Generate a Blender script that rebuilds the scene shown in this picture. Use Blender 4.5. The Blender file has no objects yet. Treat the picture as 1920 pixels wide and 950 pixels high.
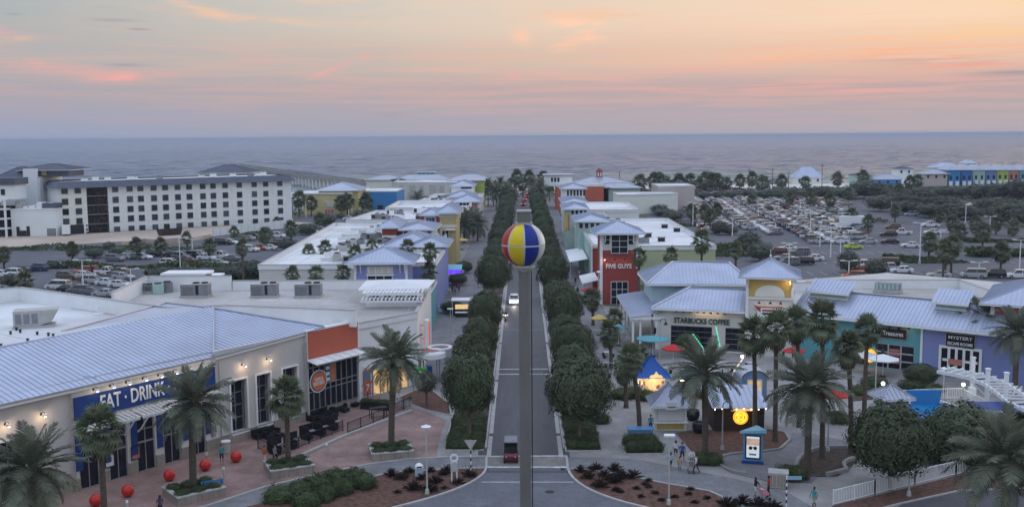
import bpy, bmesh, math, random
from mathutils import Vector, Matrix
R = math.radians
rnd = random.Random(7)
sc = bpy.context.scene
C = sc.collection
PI = math.pi

# ------------------------------------------------------------------ camera
FPX, CAMH = 1900.0, 29.0
ROLL, PITCH, YAW = R(0.42), math.atan(220/1900.0), R(0.6)
cd = bpy.data.cameras.new('camera'); cam = bpy.data.objects.new('camera', cd); C.objects.link(cam)
cd.sensor_width = 36; cd.lens = 36*FPX/1920; cd.clip_start = 0.5; cd.clip_end = 90000
cam.matrix_world = (Matrix.Translation((0, 0, CAMH)) @ Matrix.Rotation(YAW, 4, 'Z')
                    @ Matrix.Rotation(PI/2-PITCH, 4, 'X') @ Matrix.Rotation(-ROLL, 4, 'Z'))
sc.camera = cam
sc.view_settings.view_transform = 'Standard'; sc.view_settings.look = 'None'
sc.view_settings.exposure = 0.0; sc.view_settings.gamma = 1
sc.view_settings.use_curve_mapping = False
sc.cycles.use_denoising = True
sc.cycles.max_bounces = 6; sc.cycles.diffuse_bounces = 3; sc.cycles.glossy_bounces = 3
sc.cycles.transparent_max_bounces = 8; sc.cycles.caustics_reflective = False; sc.cycles.caustics_refractive = False

# survey helpers: a sight line of the camera cut with the ground, an upright plane or a depth gives a world point
def ray(u, v):
    x = (u-960)/FPX; y = (475-v)/FPX
    c, s = math.cos(ROLL), math.sin(ROLL); x, y = x*c+y*s, -x*s+y*c
    dx, dy, dz = x, math.cos(PITCH)+y*math.sin(PITCH), -math.sin(PITCH)+y*math.cos(PITCH)
    c, s = math.cos(YAW), math.sin(YAW)
    return dx*c-dy*s, dx*s+dy*c, dz
def G(u, v, z=0.0):
    d = ray(u, v); t = (z-CAMH)/d[2]; return Vector((d[0]*t, d[1]*t, z))
def at(u, v, Y):
    d = ray(u, v); t = Y/d[1]; return Vector((d[0]*t, Y, CAMH+d[2]*t))
def onwall(u, v, A, ang):
    """(distance along the wall, height) where the sight line meets the wall through A"""
    d = ray(u, v); ex, ey = math.cos(ang), math.sin(ang); nx, ny = ey, -ex
    t = (A[0]*nx+A[1]*ny)/(d[0]*nx+d[1]*ny)
    return (d[0]*t-A[0])*ex+(d[1]*t-A[1])*ey, CAMH+d[2]*t

# ------------------------------------------------------------------ sky, sun
def srgb(r, g, b):
    f = lambda c: (c/255/12.92) if c <= 10 else ((c/255+0.055)/1.055)**2.4
    return (f(r), f(g), f(b), 1)
SUN_AZ, SUN_EL = 40.0, 6.0
HAZE = 0.00015
W = bpy.data.worlds.new('World'); sc.world = W; W.use_nodes = True
nt = W.node_tree; nt.nodes.clear(); NL = nt.links
def N(t, **k):
    n = nt.nodes.new(t)
    for a, b in k.items(): setattr(n, a, b)
    return n
def lk(a, b): NL.new(a, b)
def M(op, a, b=None, c=None, clamp=False):
    n = N('ShaderNodeMath', operation=op); n.use_clamp = clamp
    for i, x in enumerate((a, b, c)):
        if x is None: continue
        if isinstance(x, (int, float)): n.inputs[i].default_value = x
        else: lk(x, n.inputs[i])
    return n.outputs[0]
def MIX(f, a, b, bt='MIX'):
    n = N('ShaderNodeMix', data_type='RGBA', blend_type=bt)
    for i, x in ((0, f), (6, a), (7, b)):
        if isinstance(x, (int, float)): n.inputs[i].default_value = x
        elif isinstance(x, tuple): n.inputs[i].default_value = x
        else: lk(x, n.inputs[i])
    return n.outputs[2]
def RAMP(f, stops):
    n = N('ShaderNodeValToRGB'); e = n.color_ramp.elements; n.color_ramp.interpolation = 'B_SPLINE' if False else 'EASE'
    while len(e) < len(stops): e.new(0.5)
    for el, (p, c) in zip(e, stops): el.position = p; el.color = c
    lk(f, n.inputs[0]); return n.outputs[0]
tc = N('ShaderNodeTexCoord'); sx = N('ShaderNodeSeparateXYZ'); lk(tc.outputs['Generated'], sx.inputs[0])
X_, Y_, Z_ = sx.outputs
el = M('MULTIPLY', M('ARCSINE', Z_), 180/PI)
az = M('MULTIPLY', M('ARCTAN2', X_, Y_), 180/PI)
# how near a direction's azimuth lies to the sun's
cosd = M('COSINE', M('MULTIPLY', M('SUBTRACT', az, SUN_AZ), PI/180))
side = M('MULTIPLY', M('SUBTRACT', cosd, 0.33), 1/0.62, clamp=True)
e01 = M('MULTIPLY', el, 1/40.0, clamp=True)
ZEN = (1.08, 1.30, 1.74, 1)
def st(l): return [(d/40.0, c) for d, c in l]
left = RAMP(e01, st([(0, srgb(150, 162, 192)), (1.0, srgb(158, 164, 186)), (2.4, srgb(172, 168, 176)), (4.2, srgb(174, 176, 180)), (6.2, srgb(164, 175, 181)), (9.5, srgb(172, 188, 202)), (20, srgb(222, 236, 254)), (40, ZEN)]))
mid_ = RAMP(e01, st([(0, srgb(164, 166, 182)), (1.0, srgb(172, 168, 180)), (2.4, srgb(184, 171, 174)), (4.2, srgb(203, 187, 177)), (6.2, srgb(214, 204, 190)), (9.5, srgb(210, 212, 208)), (20, srgb(228, 238, 252)), (40, ZEN)]))
right = RAMP(e01, st([(0, srgb(180, 172, 180)), (1.0, srgb(180, 170, 176)), (2.4, srgb(196, 171, 170)), (4.2, srgb(238, 200, 174)), (6.2, srgb(250, 217, 188)), (9.5, srgb(246, 224, 198)), (20, srgb(240, 238, 240)), (40, ZEN)]))
f1 = M('MULTIPLY', side, 1.7, clamp=True)
f2 = M('MULTIPLY', M('SUBTRACT', side, 0.55), 2.3, clamp=True)
base = MIX(f2, MIX(f1, left, mid_), right)
# evening clouds: streaked noise gathered in soft patches
cv = N('ShaderNodeCombineXYZ'); lk(M('MULTIPLY', az, 0.22), cv.inputs[0]); lk(M('MULTIPLY', el, 1.05), cv.inputs[1])
nz = N('ShaderNodeTexNoise'); nz.inputs['Scale'].default_value = 1.25; nz.inputs['Detail'].default_value = 7; nz.inputs['Distortion'].default_value = 0.9
nz.inputs['Roughness'].default_value = 0.58
lk(cv.outputs[0], nz.inputs['Vector']); wis = nz.outputs[0]
cv2 = N('ShaderNodeCombineXYZ'); lk(M('MULTIPLY', az, 0.16), cv2.inputs[0]); lk(M('MULTIPLY', el, 3.4), cv2.inputs[1]); cv2.inputs[2].default_value = 4.2
nz2 = N('ShaderNodeTexNoise'); nz2.inputs['Scale'].default_value = 1.0; nz2.inputs['Detail'].default_value = 6; nz2.inputs['Distortion'].default_value = 0.5
lk(cv2.outputs[0], nz2.inputs['Vector']); lay = nz2.outputs[0]
w1 = M('MULTIPLY', M('SUBTRACT', wis, 0.42), 5.5, clamp=True)
w2 = M('MULTIPLY', M('SUBTRACT', lay, 0.43), 6.0, clamp=True)
w3 = M('ADD', M('MULTIPLY', w1, .72), .22)
w4 = M('ADD', M('MULTIPLY', w2, .75), .18)
def patch(u, v, su, sv, slope=0.0):
    a0, e0 = (u-980)*0.0302, (255-v)*0.0302
    da = M('SUBTRACT', az, a0)
    q1 = M('MULTIPLY', da, 1/(su*0.0302)); q2 = M('MULTIPLY', M('SUBTRACT', M('SUBTRACT', el, e0), M('MULTIPLY', da, slope)), 1/(sv*0.0302))
    r2 = M('ADD', M('MULTIPLY', q1, q1), M('MULTIPLY', q2, q2))
    return M('EXPONENT', M('MULTIPLY', r2, -1.0))
def add(col, m, amt, c):
    return MIX(M('MULTIPLY', m, amt, clamp=True), col, c)
PINK, PEACH, GOLD = srgb(240, 174, 166), srgb(250, 200, 168), srgb(255, 212, 150)
sky = base
# broad thin layers that go all the way round, stronger towards the sun
band = M('EXPONENT', M('MULTIPLY', M('POWER', M('MULTIPLY', M('SUBTRACT', el, 3.6), 0.42), 2.0), -1.0))
sky = MIX(M('MULTIPLY', M('MULTIPLY', band, w2), M('ADD', 0.10, M('MULTIPLY', side, 0.25))), sky, srgb(250, 184, 160))
sky = MIX(M('MULTIPLY', M('MULTIPLY', w1, M('MULTIPLY', M('SUBTRACT', el, 4.5), 0.25, clamp=True)), M('ADD', .06, M('MULTIPLY', side, .22))), sky, srgb(250, 212, 186))
for (u, v, su, sv, sl, amt, col, ww) in [
    (55, 84, 80, 13, .03, .75, PINK, w3), (8, 120, 40, 9, 0, .95, PINK, w3), (130, 131, 58, 7, -.03, 1.0, PINK, w3), (100, 90, 40, 6, .1, .6, PEACH, w3),
    (275, 150, 56, 9, .05, 1.0, PINK, w3), (340, 142, 40, 4, 0, .7, PINK, w3), (210, 140, 130, 10, -.04, .4, PINK, w3),
    (400, 26, 70, 9, -.30, .8, PEACH, w3), (560, 6, 150, 9, -.02, .9, PEACH, w3), (640, 50, 90, 6, 0, .55, PEACH, w3), (480, 44, 130, 6, -.06, .5, PEACH, w3),
    (510, 118, 44, 8, -.06, .8, PINK, w3), (580, 124, 40, 4, -.05, .5, PINK, w3), (640, 130, 50, 5, .40, .8, PINK, w3), (695, 112, 10, 10, 0, .6, PINK, w3),
    (1085, 52, 48, 14, -.12, 1.4, srgb(255, 210, 182), w1), (1110, 74, 56, 12, .28, 1.3, srgb(255, 204, 176), w1), (980, 74, 18, 15, -.35, 1.0, srgb(255, 204, 176), w3), (966, 143, 12, 6, 0, 1.0, PINK, w3), (1060, 92, 20, 6, .3, .8, PEACH, w3),
    (1060, 30, 180, 12, -.08, .7, PEACH, w4), (1200, 44, 120, 7, -.04, .6, PEACH, w4),
    (1450, 112, 120, 7, .02, .9, PEACH, w4), (1560, 92, 130, 6, -.02, .9, PEACH, w4), (1640, 116, 200, 10, 0, 1.1, srgb(255, 186, 150), w4), (1730, 126, 60, 4, .05, 1.0, srgb(255, 176, 140), w4), (1750, 142, 90, 4, 0, .9, srgb(255, 170, 146), w4), (1850, 88, 180, 18, 0, .75, GOLD, w4), (1300, 140, 110, 6, .03, .6, PINK, w4),
    (1400, 172, 200, 8, 0, .45, PINK, w2), (1600, 182, 60, 5, 0, .6, PINK, w2), (1890, 150, 50, 5, 0, 1.0, PINK, w4)]:
    sky = add(sky, M('MULTIPLY', patch(u, v, su, sv, sl), ww), amt, col)
GREY = srgb(150, 150, 162)
for (u, v, su, sv, amt) in [(265, 54, 40, 3, .45), (305, 68, 18, 2, .6), (280, 129, 30, 3, .5), (110, 50, 10, 2, .4), (1830, 158, 70, 5, .9), (1905, 167, 40, 4, .7), (1750, 10, 140, 10, .4), (1700, 132, 150, 12, .35), (740, 214, 22, 6, .25), (200, 195, 120, 8, .12)]:
    sky = add(sky, M('MULTIPLY', patch(u, v, su, sv), w2 if su > 60 else 1.0), amt, GREY)
glow = patch(1990, -20, 190, 62)
sky = add(sky, glow, .95, (1.05, .70, .22, 1))
nish = N('ShaderNodeTexSky', sky_type='NISHITA'); nish.sun_disc = False
nish.sun_elevation = R(SUN_EL); nish.sun_rotation = R(SUN_AZ); nish.air_density = 1.0; nish.dust_density = 2.0
hi = M('MULTIPLY', M('SUBTRACT', el, 12), 1/30.0, clamp=True)
SKYS = 0.08
mul = MIX(1.0, sky, (1/SKYS, 1/SKYS, 1/SKYS, 1), 'MULTIPLY')
final = MIX(M('MULTIPLY', hi, 0.25), mul, nish.outputs[0])
bg = N('ShaderNodeBackground'); bg.inputs[1].default_value = SKYS; lk(final, bg.inputs[0])
wo = N('ShaderNodeOutputWorld'); lk(bg.outputs[0], wo.inputs[0])
sl = bpy.data.lights.new('sun', 'SUN'); so = bpy.data.objects.new('sun', sl); C.objects.link(so)
sl.energy = 0.5; sl.angle = R(14); sl.color = (1.0, .72, .45)
so.rotation_euler = (R(90-SUN_EL), 0, R(180-SUN_AZ)); so.location = (0, 0, 200)

# ------------------------------------------------------------------ materials
MATS = {}
def pm(name, col, rough=0.75, metal=0.0, var=0.12, scale=0.6, bump=0.0, bscale=8.0, rand=0.0, dirt=0.0, emit=0.0, spec=0.3, stretch=None):
    """procedural surface: colour broken by two noises, optional dirt streaks, bump and per-object variation"""
    if name in MATS: return MATS[name]
    m = bpy.data.materials.new(name); m.use_nodes = True; t = m.node_tree; L = t.links; nd = t.nodes; b = nd['Principled BSDF']
    b.inputs['Roughness'].default_value = rough; b.inputs['Metallic'].default_value = metal
    b.inputs['Specular IOR Level'].default_value = spec
    g = nd.new('ShaderNodeNewGeometry'); vec = g.outputs['Position']
    if stretch:
        mp = nd.new('ShaderNodeMapping'); mp.inputs['Scale'].default_value = stretch; L.new(vec, mp.inputs[0]); vec = mp.outputs[0]
    def noise(s, d=4):
        n = nd.new('ShaderNodeTexNoise'); n.inputs['Scale'].default_value = s; n.inputs['Detail'].default_value = d; L.new(vec, n.inputs['Vector']); return n.outputs[0]
    def mx(f, a, c, bt='MIX'):
        n = nd.new('ShaderNodeMix'); n.data_type = 'RGBA'; n.blend_type = bt
        for i, x in ((0, f), (6, a), (7, c)):
            if isinstance(x, (int, float)): n.inputs[i].default_value = x
            elif isinstance(x, tuple): n.inputs[i].default_value = x
            else: L.new(x, n.inputs[i])
        return n.outputs[2]
    def rng(x, a, c, lo, hi):
        n = nd.new('ShaderNodeMapRange'); n.inputs[1].default_value = a; n.inputs[2].default_value = c; n.inputs[3].default_value = lo; n.inputs[4].default_value = hi; L.new(x, n.inputs[0]); return n.outputs[0]
    def sc_(k): return tuple(min(1.5, c*k) for c in col[:3])+(1,)
    c0 = mx(rng(noise(scale), .3, .7, 0, 1), sc_(1-var), sc_(1+var))
    c0 = mx(rng(noise(scale*9, 3), .3, .7, 0, .5), c0, sc_(1-var*1.4))
    if dirt > 0:
        c0 = mx(rng(noise(scale*.33, 5), .48, .75, 0, dirt), c0, (col[0]*.45, col[1]*.43, col[2]*.40, 1))
    if rand > 0:
        oi = nd.new('ShaderNodeObjectInfo'); hs = nd.new('ShaderNodeHueSaturation')
        L.new(rng(oi.outputs['Random'], 0, 1, 1-rand, 1+rand), hs.inputs['Value']); L.new(rng(oi.outputs['Random'], 0, 1, .5-rand*.05, .5+rand*.05), hs.inputs['Hue'])
        L.new(c0, hs.inputs['Color']); c0 = hs.outputs[0]
    L.new(c0, b.inputs['Base Color'])
    if bump > 0:
        bn = nd.new('ShaderNodeBump'); bn.inputs['Strength'].default_value = bump; bn.inputs['Distance'].default_value = .05
        L.new(noise(bscale, 3), bn.inputs['Height']); L.new(bn.outputs[0], b.inputs['Normal'])
    if emit > 0:
        b.inputs['Emission Color'].default_value = tuple(col[:3])+(1,); b.inputs['Emission Strength'].default_value = emit
    MATS[name] = m; return m
def paver(name, c1, c2, cm, w, h, rot=0.0, rough=.85, var=.2, mortar=.012):
    """pavers or boards: brick pattern of fine joints far below the size one can tell apart"""
    m = pm(name, c1, rough, var=var, scale=.35); t = m.node_tree; L = t.links; nd = t.nodes; b = nd['Principled BSDF']
    src = b.inputs['Base Color'].links[0].from_socket
    g = nd.new('ShaderNodeNewGeometry'); mp = nd.new('ShaderNodeMapping'); mp.inputs['Rotation'].default_value = (0, 0, rot); L.new(g.outputs['Position'], mp.inputs[0])
    br = nd.new('ShaderNodeTexBrick'); br.inputs['Scale'].default_value = 1; br.inputs['Brick Width'].default_value = w; br.inputs['Row Height'].default_value = h
    br.inputs['Mortar Size'].default_value = mortar; br.inputs['Color1'].default_value = (1, 1, 1, 1); br.inputs['Color2'].default_value = (.78, .78, .78, 1); br.inputs['Mortar'].default_value = cm
    L.new(mp.outputs[0], br.inputs['Vector'])
    mx = nd.new('ShaderNodeMix'); mx.data_type = 'RGBA'; mx.blend_type = 'MULTIPLY'; mx.inputs[0].default_value = .8
    L.new(src, mx.inputs[6]); L.new(br.outputs[0], mx.inputs[7]); L.new(mx.outputs[2], b.inputs['Base Color'])
    return m
m_asph = pm('asphalt', (.098, .094, .105), .8, var=.22, scale=.12, dirt=.25, bump=.3, bscale=30, spec=.4)
m_asph2 = pm('street_asphalt', (.078, .076, .09), .62, var=.32, scale=.3, dirt=.35, bump=.25, bscale=25, spec=.5, stretch=(1, .12, 1))
m_lot = pm('lot_asphalt', (.122, .122, .138), .85, var=.2, scale=.05, dirt=.2)
m_brick = paver('street_pavers', (.165, .165, .185), (0, 0, 0), (.45, .45, .45, 1), .42, .21, .0)
m_cross = paver('crossing_tiles', (.27, .245, .225), (0, 0, 0), (.6, .6, .6, 1), .6, .6)
m_walk = paver('concrete_paving', (.34, .325, .31), (0, 0, 0), (.72, .72, .72, 1), 1.5, 1.5, .3)
m_walk2 = paver('grey_paving', (.23, .225, .23), (0, 0, 0), (.7, .7, .7, 1), .8, .8, .1)
m_red = paver('red_paving', (.36, .235, .205), (0, 0, 0), (.7, .7, .7, 1), .9, .9, .85, var=.28)
m_kerb = pm('kerb_concrete', (.44, .43, .41), .9, var=.15, scale=2, dirt=.3)
m_mulch = pm('mulch', (.15, .078, .058), .95, var=.45, scale=2.5, bump=1, bscale=10)
m_soil = pm('soil', (.085, .062, .045), .95, var=.4, scale=2, bump=1, bscale=8)
m_grass = pm('grass', (.075, .085, .042), .95, var=.4, scale=.4, bump=.8, bscale=6)
m_land = pm('scrub_ground', (.12, .115, .08), .95, var=.45, scale=.03, bump=.6, bscale=1.5)
m_sand = pm('sand', (.52, .42, .34), .95, var=.2, scale=.06, dirt=.25, bump=.4, bscale=1.0)
m_beach = pm('beach_sand', (.66, .62, .56), .95, var=.1, scale=.05)
m_line = pm('white_marking', (.55, .55, .55), .8, var=.3, scale=1.5)
m_roof = pm('seam_metal', (.46, .50, .62), .36, .45, var=.10, scale=.35, dirt=.28, spec=.5)
m_roof2 = pm('weathered_metal', (.42, .44, .52), .42, .35, var=.1, scale=.5, dirt=.2, spec=.5)
m_white = pm('white_paint', (.80, .80, .80), .7, var=.04, scale=.8, dirt=.10)
m_white2 = pm('white_membrane', (.74, .74, .74), .85, var=.10, scale=.25, dirt=.6, bump=.15, bscale=1.5)
m_flat = pm('roof_gravel', (.56, .53, .50), .95, var=.2, scale=.16, dirt=.75, bump=.3, bscale=4)
m_stucco = pm('grey_stucco', (.56, .53, .51), .9, var=.06, scale=.5, dirt=.15, bump=.2, bscale=20)
m_stone = paver('base_stone', (.36, .31, .26), (0, 0, 0), (.55, .55, .55, 1), .6, .3)
m_cream = pm('cream_wall', (.62, .60, .56), .85, var=.05, scale=.6, dirt=.15)
m_blue = pm('sign_blue', (.022, .055, .21), .5, var=.08, scale=.7)
m_orange = pm('orange_wall', (.50, .125, .075), .8, var=.08, scale=.4, dirt=.12)
m_brickred = pm('red_wall', (.33, .065, .055), .8, var=.1, scale=.5, dirt=.15)
m_purple = pm('periwinkle_wall', (.24, .28, .54), .8, var=.07, scale=.4, dirt=.1)
m_teal = pm('teal_wall', (.12, .34, .38), .8, var=.08, scale=.4)
m_mint = pm('mint_wall', (.38, .52, .47), .8, var=.08, scale=.4)
m_yel = pm('yellow_wall', (.58, .40, .13), .8, var=.08, scale=.4)
m_lime = pm('lime_wall', (.42, .50, .11), .8, var=.08, scale=.4)
m_sky = pm('bright_blue_wall', (.04, .22, .50), .7, var=.08, scale=.4)
m_coral = pm('coral_wall', (.50, .20, .16), .8, var=.08, scale=.4)
m_glass = pm('dark_glass', (.018, .020, .032), .16, 0, var=.3, scale=.5, spec=.28)
m_hglass = pm('hotel_glass', (.04, .055, .06), .12, 0, var=.4, scale=.2, rand=.9, spec=.6)
m_black = pm('black_fabric', (.014, .014, .018), .7, var=.3, scale=3)
m_dark = pm('dark_metal', (.03, .03, .034), .5, .3, var=.2, scale=3)
m_steel = pm('grey_steel', (.42, .42, .44), .5, .5, var=.12, scale=2, dirt=.2)
m_hvac = pm('unit_grey', (.26, .265, .28), .7, .2, var=.15, scale=2, dirt=.3)
m_hvac2 = pm('unit_pale', (.48, .47, .45), .7, .1, var=.12, scale=2, dirt=.3)
m_slate = pm('slate_roof', (.105, .115, .15), .75, var=.2, scale=1.2)
m_conc = pm('column_concrete', (.195, .182, .168), .85, var=.16, scale=1.1, dirt=.35, bump=.35, bscale=12, stretch=(1, 1, .25))
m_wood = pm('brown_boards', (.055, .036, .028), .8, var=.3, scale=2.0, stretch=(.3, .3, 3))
m_bulb = pm('lit_bulb', (1.0, .80, .48), .5, emit=7, var=0)
m_bulbw = pm('lit_white', (1.0, .92, .75), .5, emit=9, var=0)
m_red_b = pm('red_gloss', (.55, .02, .015), .25, var=.05, scale=2, spec=.5)
m_trunk = pm('palm_bark', (.135, .105, .08), .95, var=.35, scale=3, bump=1, bscale=14, stretch=(1, 1, 3))
m_bark = pm('bark', (.16, .13, .11), .95, var=.3, scale=4, bump=.8, bscale=12)
def leafm(name, col, rand=.22, tr=.25, var=.4):
    m = pm(name, col, .62, var=var, scale=.9, rand=rand, spec=.25); t = m.node_tree; b = t.nodes['Principled BSDF']
    tl = t.nodes.new('ShaderNodeBsdfTranslucent'); ms = t.nodes.new('ShaderNodeMixShader'); ms.inputs[0].default_value = tr
    t.links.new(b.inputs['Base Color'].links[0].from_socket, tl.inputs[0]); o = t.nodes['Material Output']
    t.links.new(b.outputs[0], ms.inputs[1]); t.links.new(tl.outputs[0], ms.inputs[2]); t.links.new(ms.outputs[0], o.inputs[0]); return m
m_leaf = leafm('oak_leaves', (.076, .096, .048), .16, .0, .2)
m_leaf2 = leafm('dusky_leaves', (.14, .155, .115))
m_palm = leafm('date_frond', (.165, .18, .125), .18)
m_fan = leafm('fan_frond', (.155, .18, .105), .18)
m_dead = leafm('dead_frond', (.17, .12, .075), .15)
m_hedge = leafm('hedge_leaves', (.085, .115, .045), .15)
m_tuft = leafm('burgundy_leaves', (.060, .042, .036), .2)

# ------------------------------------------------------------------ mesh building
class MB:
    def __init__(s, T=None): s.v = []; s.f = []; s.mi = []; s.mats = []; s.T = T
    def m(s, mat):
        if mat not in s.mats: s.mats.append(mat)
        return s.mats.index(mat)
    def add(s, vs, fs, mat):
        o = len(s.v); k = s.m(mat)
        s.v += [tuple(s.T @ Vector(p)) if s.T else tuple(p) for p in vs]
        for f in fs: s.f.append(tuple(i+o for i in f)); s.mi.append(k)
        return s
    def poly(s, vs, mat): return s.add(vs, [tuple(range(len(vs)))], mat)
    def box(s, x0, y0, z0, x1, y1, z1, mat):
        v = [(x, y, z) for z in (z0, z1) for y in (y0, y1) for x in (x0, x1)]
        return s.add(v, [(0, 2, 3, 1), (4, 5, 7, 6), (0, 1, 5, 4), (2, 6, 7, 3), (0, 4, 6, 2), (1, 3, 7, 5)], mat)
    def prism(s, pts, z0, z1, mat, cap=True, bottom=False):
        n = len(pts); v = [(p[0], p[1], z0) for p in pts]+[(p[0], p[1], z1) for p in pts]
        f = [(i, (i+1) % n, n+(i+1) % n, n+i) for i in range(n)]
        if cap: f.append(tuple(range(n, 2*n)))
        if bottom: f.append(tuple(range(n-1, -1, -1)))
        return s.add(v, f, mat)
    def tube(s, p, q, r0, r1, mat, n=6, cap=True):
        p, q = Vector(p), Vector(q); d = (q-p).normalized(); a = d.orthogonal().normalized(); b = d.cross(a)
        v = []
        for c, r in ((p, r0), (q, r1)):
            for i in range(n):
                t = 2*PI*i/n; v.append(c+a*(r*math.cos(t))+b*(r*math.sin(t)))
        f = [(i, (i+1) % n, n+(i+1) % n, n+i) for i in range(n)]
        if cap: f += [tuple(range(n-1, -1, -1)), tuple(range(n, 2*n))]
        return s.add(v, f, mat)
    def path(s, pts, rs, mat, n=6):
        for i in range(len(pts)-1): s.tube(pts[i], pts[i+1], rs[i], rs[i+1], mat, n)
        return s
    def lathe(s, prof, mat, n=16, c=(0, 0, 0), a0=0.0, a1=2*PI):
        full = abs(a1-a0-2*PI) < 1e-6; k = n if full else n+1; v = []
        for r, z in prof:
            for i in range(k):
                t = a0+(a1-a0)*i/n; v.append((c[0]+r*math.cos(t), c[1]+r*math.sin(t), c[2]+z))
        f = []
        for j in range(len(prof)-1):
            for i in range(n):
                i2 = (i+1) % k; f.append((j*k+i, j*k+i2, (j+1)*k+i2, (j+1)*k+i))
        return s.add(v, f, mat)
    def beam(s, p, q, w, h, mat):
        """a bar of width w (horizontal) and height h from p to q"""
        p, q = Vector(p), Vector(q); d = (q-p).normalized(); u = d.cross(Vector((0, 0, 1)))
        u = u.normalized() if u.length > 1e-4 else Vector((1, 0, 0)); n = u.cross(d); u *= w/2; n *= h/2
        v = [c+a*u+b*n for c in (p, q) for b in (-1, 1) for a in (-1, 1)]
        return s.add(v, [(0, 1, 3, 2), (4, 6, 7, 5), (0, 4, 5, 1), (2, 3, 7, 6), (0, 2, 6, 4), (1, 5, 7, 3)], mat)
    def mesh(s, name='mesh', smooth=False):
        me = bpy.data.meshes.new(name); me.from_pydata([tuple(p) for p in s.v], [], s.f)
        for m in s.mats: me.materials.append(m)
        me.polygons.foreach_set('material_index', s.mi)
        if smooth: me.polygons.foreach_set('use_smooth', [True]*len(s.f))
        me.update(); return me
    def build(s, name, parent=None, loc=(0, 0, 0), rz=0.0, smooth=False):
        return ob(name, s.mesh(name, smooth), parent, loc, rz)
def ob(name, me, parent=None, loc=(0, 0, 0), rz=0.0, scale=None, rot=None):
    o = bpy.data.objects.new(name, me); C.objects.link(o); o.location = loc
    o.rotation_euler = rot if rot else (0, 0, rz)
    if scale is not None: o.scale = (scale,)*3 if isinstance(scale, (int, float)) else scale
    if parent: o.parent = parent
    return o
def tag(o, label=None, cat=None, group=None, kind=None):
    if label: o['label'] = label
    if cat: o['category'] = cat
    if group: o['group'] = group
    if kind: o['kind'] = kind
    return o
def thing(name, label, cat, loc=(0, 0, 0), rz=0.0, group=None):
    return tag(ob(name, None, None, loc, rz), label, cat, group)
def copy_tree(o, parent=None):
    c = o.copy(); C.objects.link(c)
    if parent: c.parent = parent
    for ch in list(o.children): copy_tree(ch, c)
    return c
def struct(name, mb, smooth=False): return tag(mb.build(name, smooth=smooth), kind='structure')
CUBE = {}
def cube(mat):
    if mat.name not in CUBE: CUBE[mat.name] = MB().box(-.5, -.5, -.5, .5, .5, .5, mat).mesh('block_'+mat.name)
    return CUBE[mat.name]
def block(name, parent, c, size, mat, rz=0.0): return ob(name, cube(mat), parent, c, rz, size)
def lamp(loc, watt, col=(1, .72, .42), r=.12, parent=None, spot=None):
    l = bpy.data.lights.new('lamp_light', 'POINT'); l.energy = watt; l.color = col; l.shadow_soft_size = r
    o = bpy.data.objects.new('lamp_light', l); C.objects.link(o); o.location = loc
    if parent: o.parent = parent
    return o
def text(name, s, parent, loc, size, mat, rot=(PI/2, 0, 0), ext=.03, sx=1.0, align='CENTER', bold=0.0, fit=None):
    """flat cut letters as a mesh, optionally fitted to a width"""
    c = bpy.data.curves.new(name, 'FONT'); c.body = s; c.size = size; c.align_x = align; c.align_y = 'CENTER'; c.extrude = ext; c.offset = bold; c.resolution_u = 3
    t = bpy.data.objects.new(name, c); C.objects.link(t); bpy.context.view_layer.update()
    me = bpy.data.meshes.new_from_object(t.evaluated_get(bpy.context.evaluated_depsgraph_get())); bpy.data.objects.remove(t); bpy.data.curves.remove(c)
    me.materials.clear(); me.materials.append(mat); me.polygons.foreach_set('material_index', [0]*len(me.polygons))
    if fit:
        xs_ = [v.co.x for v in me.vertices]; sx = fit/(max(xs_)-min(xs_))
    o = bpy.data.objects.new(name, me); C.objects.link(o); o.location = loc; o.rotation_euler = rot; o.scale = (sx, 1, 1)
    if parent: o.parent = parent
    return o
# a glazed opening seen from its -y side: frame, bars and one pane object per light
WIN = {}
def window(parent, x, z, w, h, cols=1, rows=1, y=0.0, rz=0.0, fm=None, gm=None, bar=.07, fr=.10, name='window', panes=True, deep=.12):
    fm = fm or m_white; gm = gm or m_glass
    key = (round(w, 2), round(h, 2), cols, rows, fm.name, bar, fr)
    if key not in WIN:
        b = MB()
        b.box(-w/2-fr, -.06, -fr, -w/2, deep, h+fr, fm); b.box(w/2, -.06, -fr, w/2+fr, deep, h+fr, fm)
        b.box(-w/2, -.06, h, w/2, deep, h+fr, fm); b.box(-w/2, -.08, -fr, w/2, deep, 0, fm)
        for i in range(1, cols): b.box(-w/2+w*i/cols-bar/2, -.04, 0, -w/2+w*i/cols+bar/2, deep, h, fm)
        for j in range(1, rows):
            for i in range(cols):
                b.box(-w/2+w*i/cols+bar/2, -.035, h*j/rows-bar/2, -w/2+w*(i+1)/cols-bar/2, deep, h*j/rows+bar/2, fm)
        WIN[key] = b.mesh('window')
    o = ob(name, WIN[key], parent, (x, y, z), rz)
    pw, ph = w/cols, h/rows
    if panes:
        for i in range(cols):
            for j in range(rows):
                block('pane', o, (-w/2+pw*(i+.5), .05, ph*(j+.5)), (pw-.01, .03, ph-.01), gm)
    else: block('pane', o, (0, .05, h/2), (w-.01, .03, h-.01), gm)
    return o
def clip(poly, a, b, c):
    """keep the part of a 2D polygon where a*x+b*y<=c"""
    out = []
    for i in range(len(poly)):
        p, q = poly[i], poly[(i+1) % len(poly)]; dp, dq = a*p[0]+b*p[1]-c, a*q[0]+b*q[1]-c
        if dp <= 0: out.append(p)
        if dp*dq < 0:
            t = dp/(dp-dq); out.append((p[0]+(q[0]-p[0])*t, p[1]+(q[1]-p[1])*t))
    return out
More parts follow.
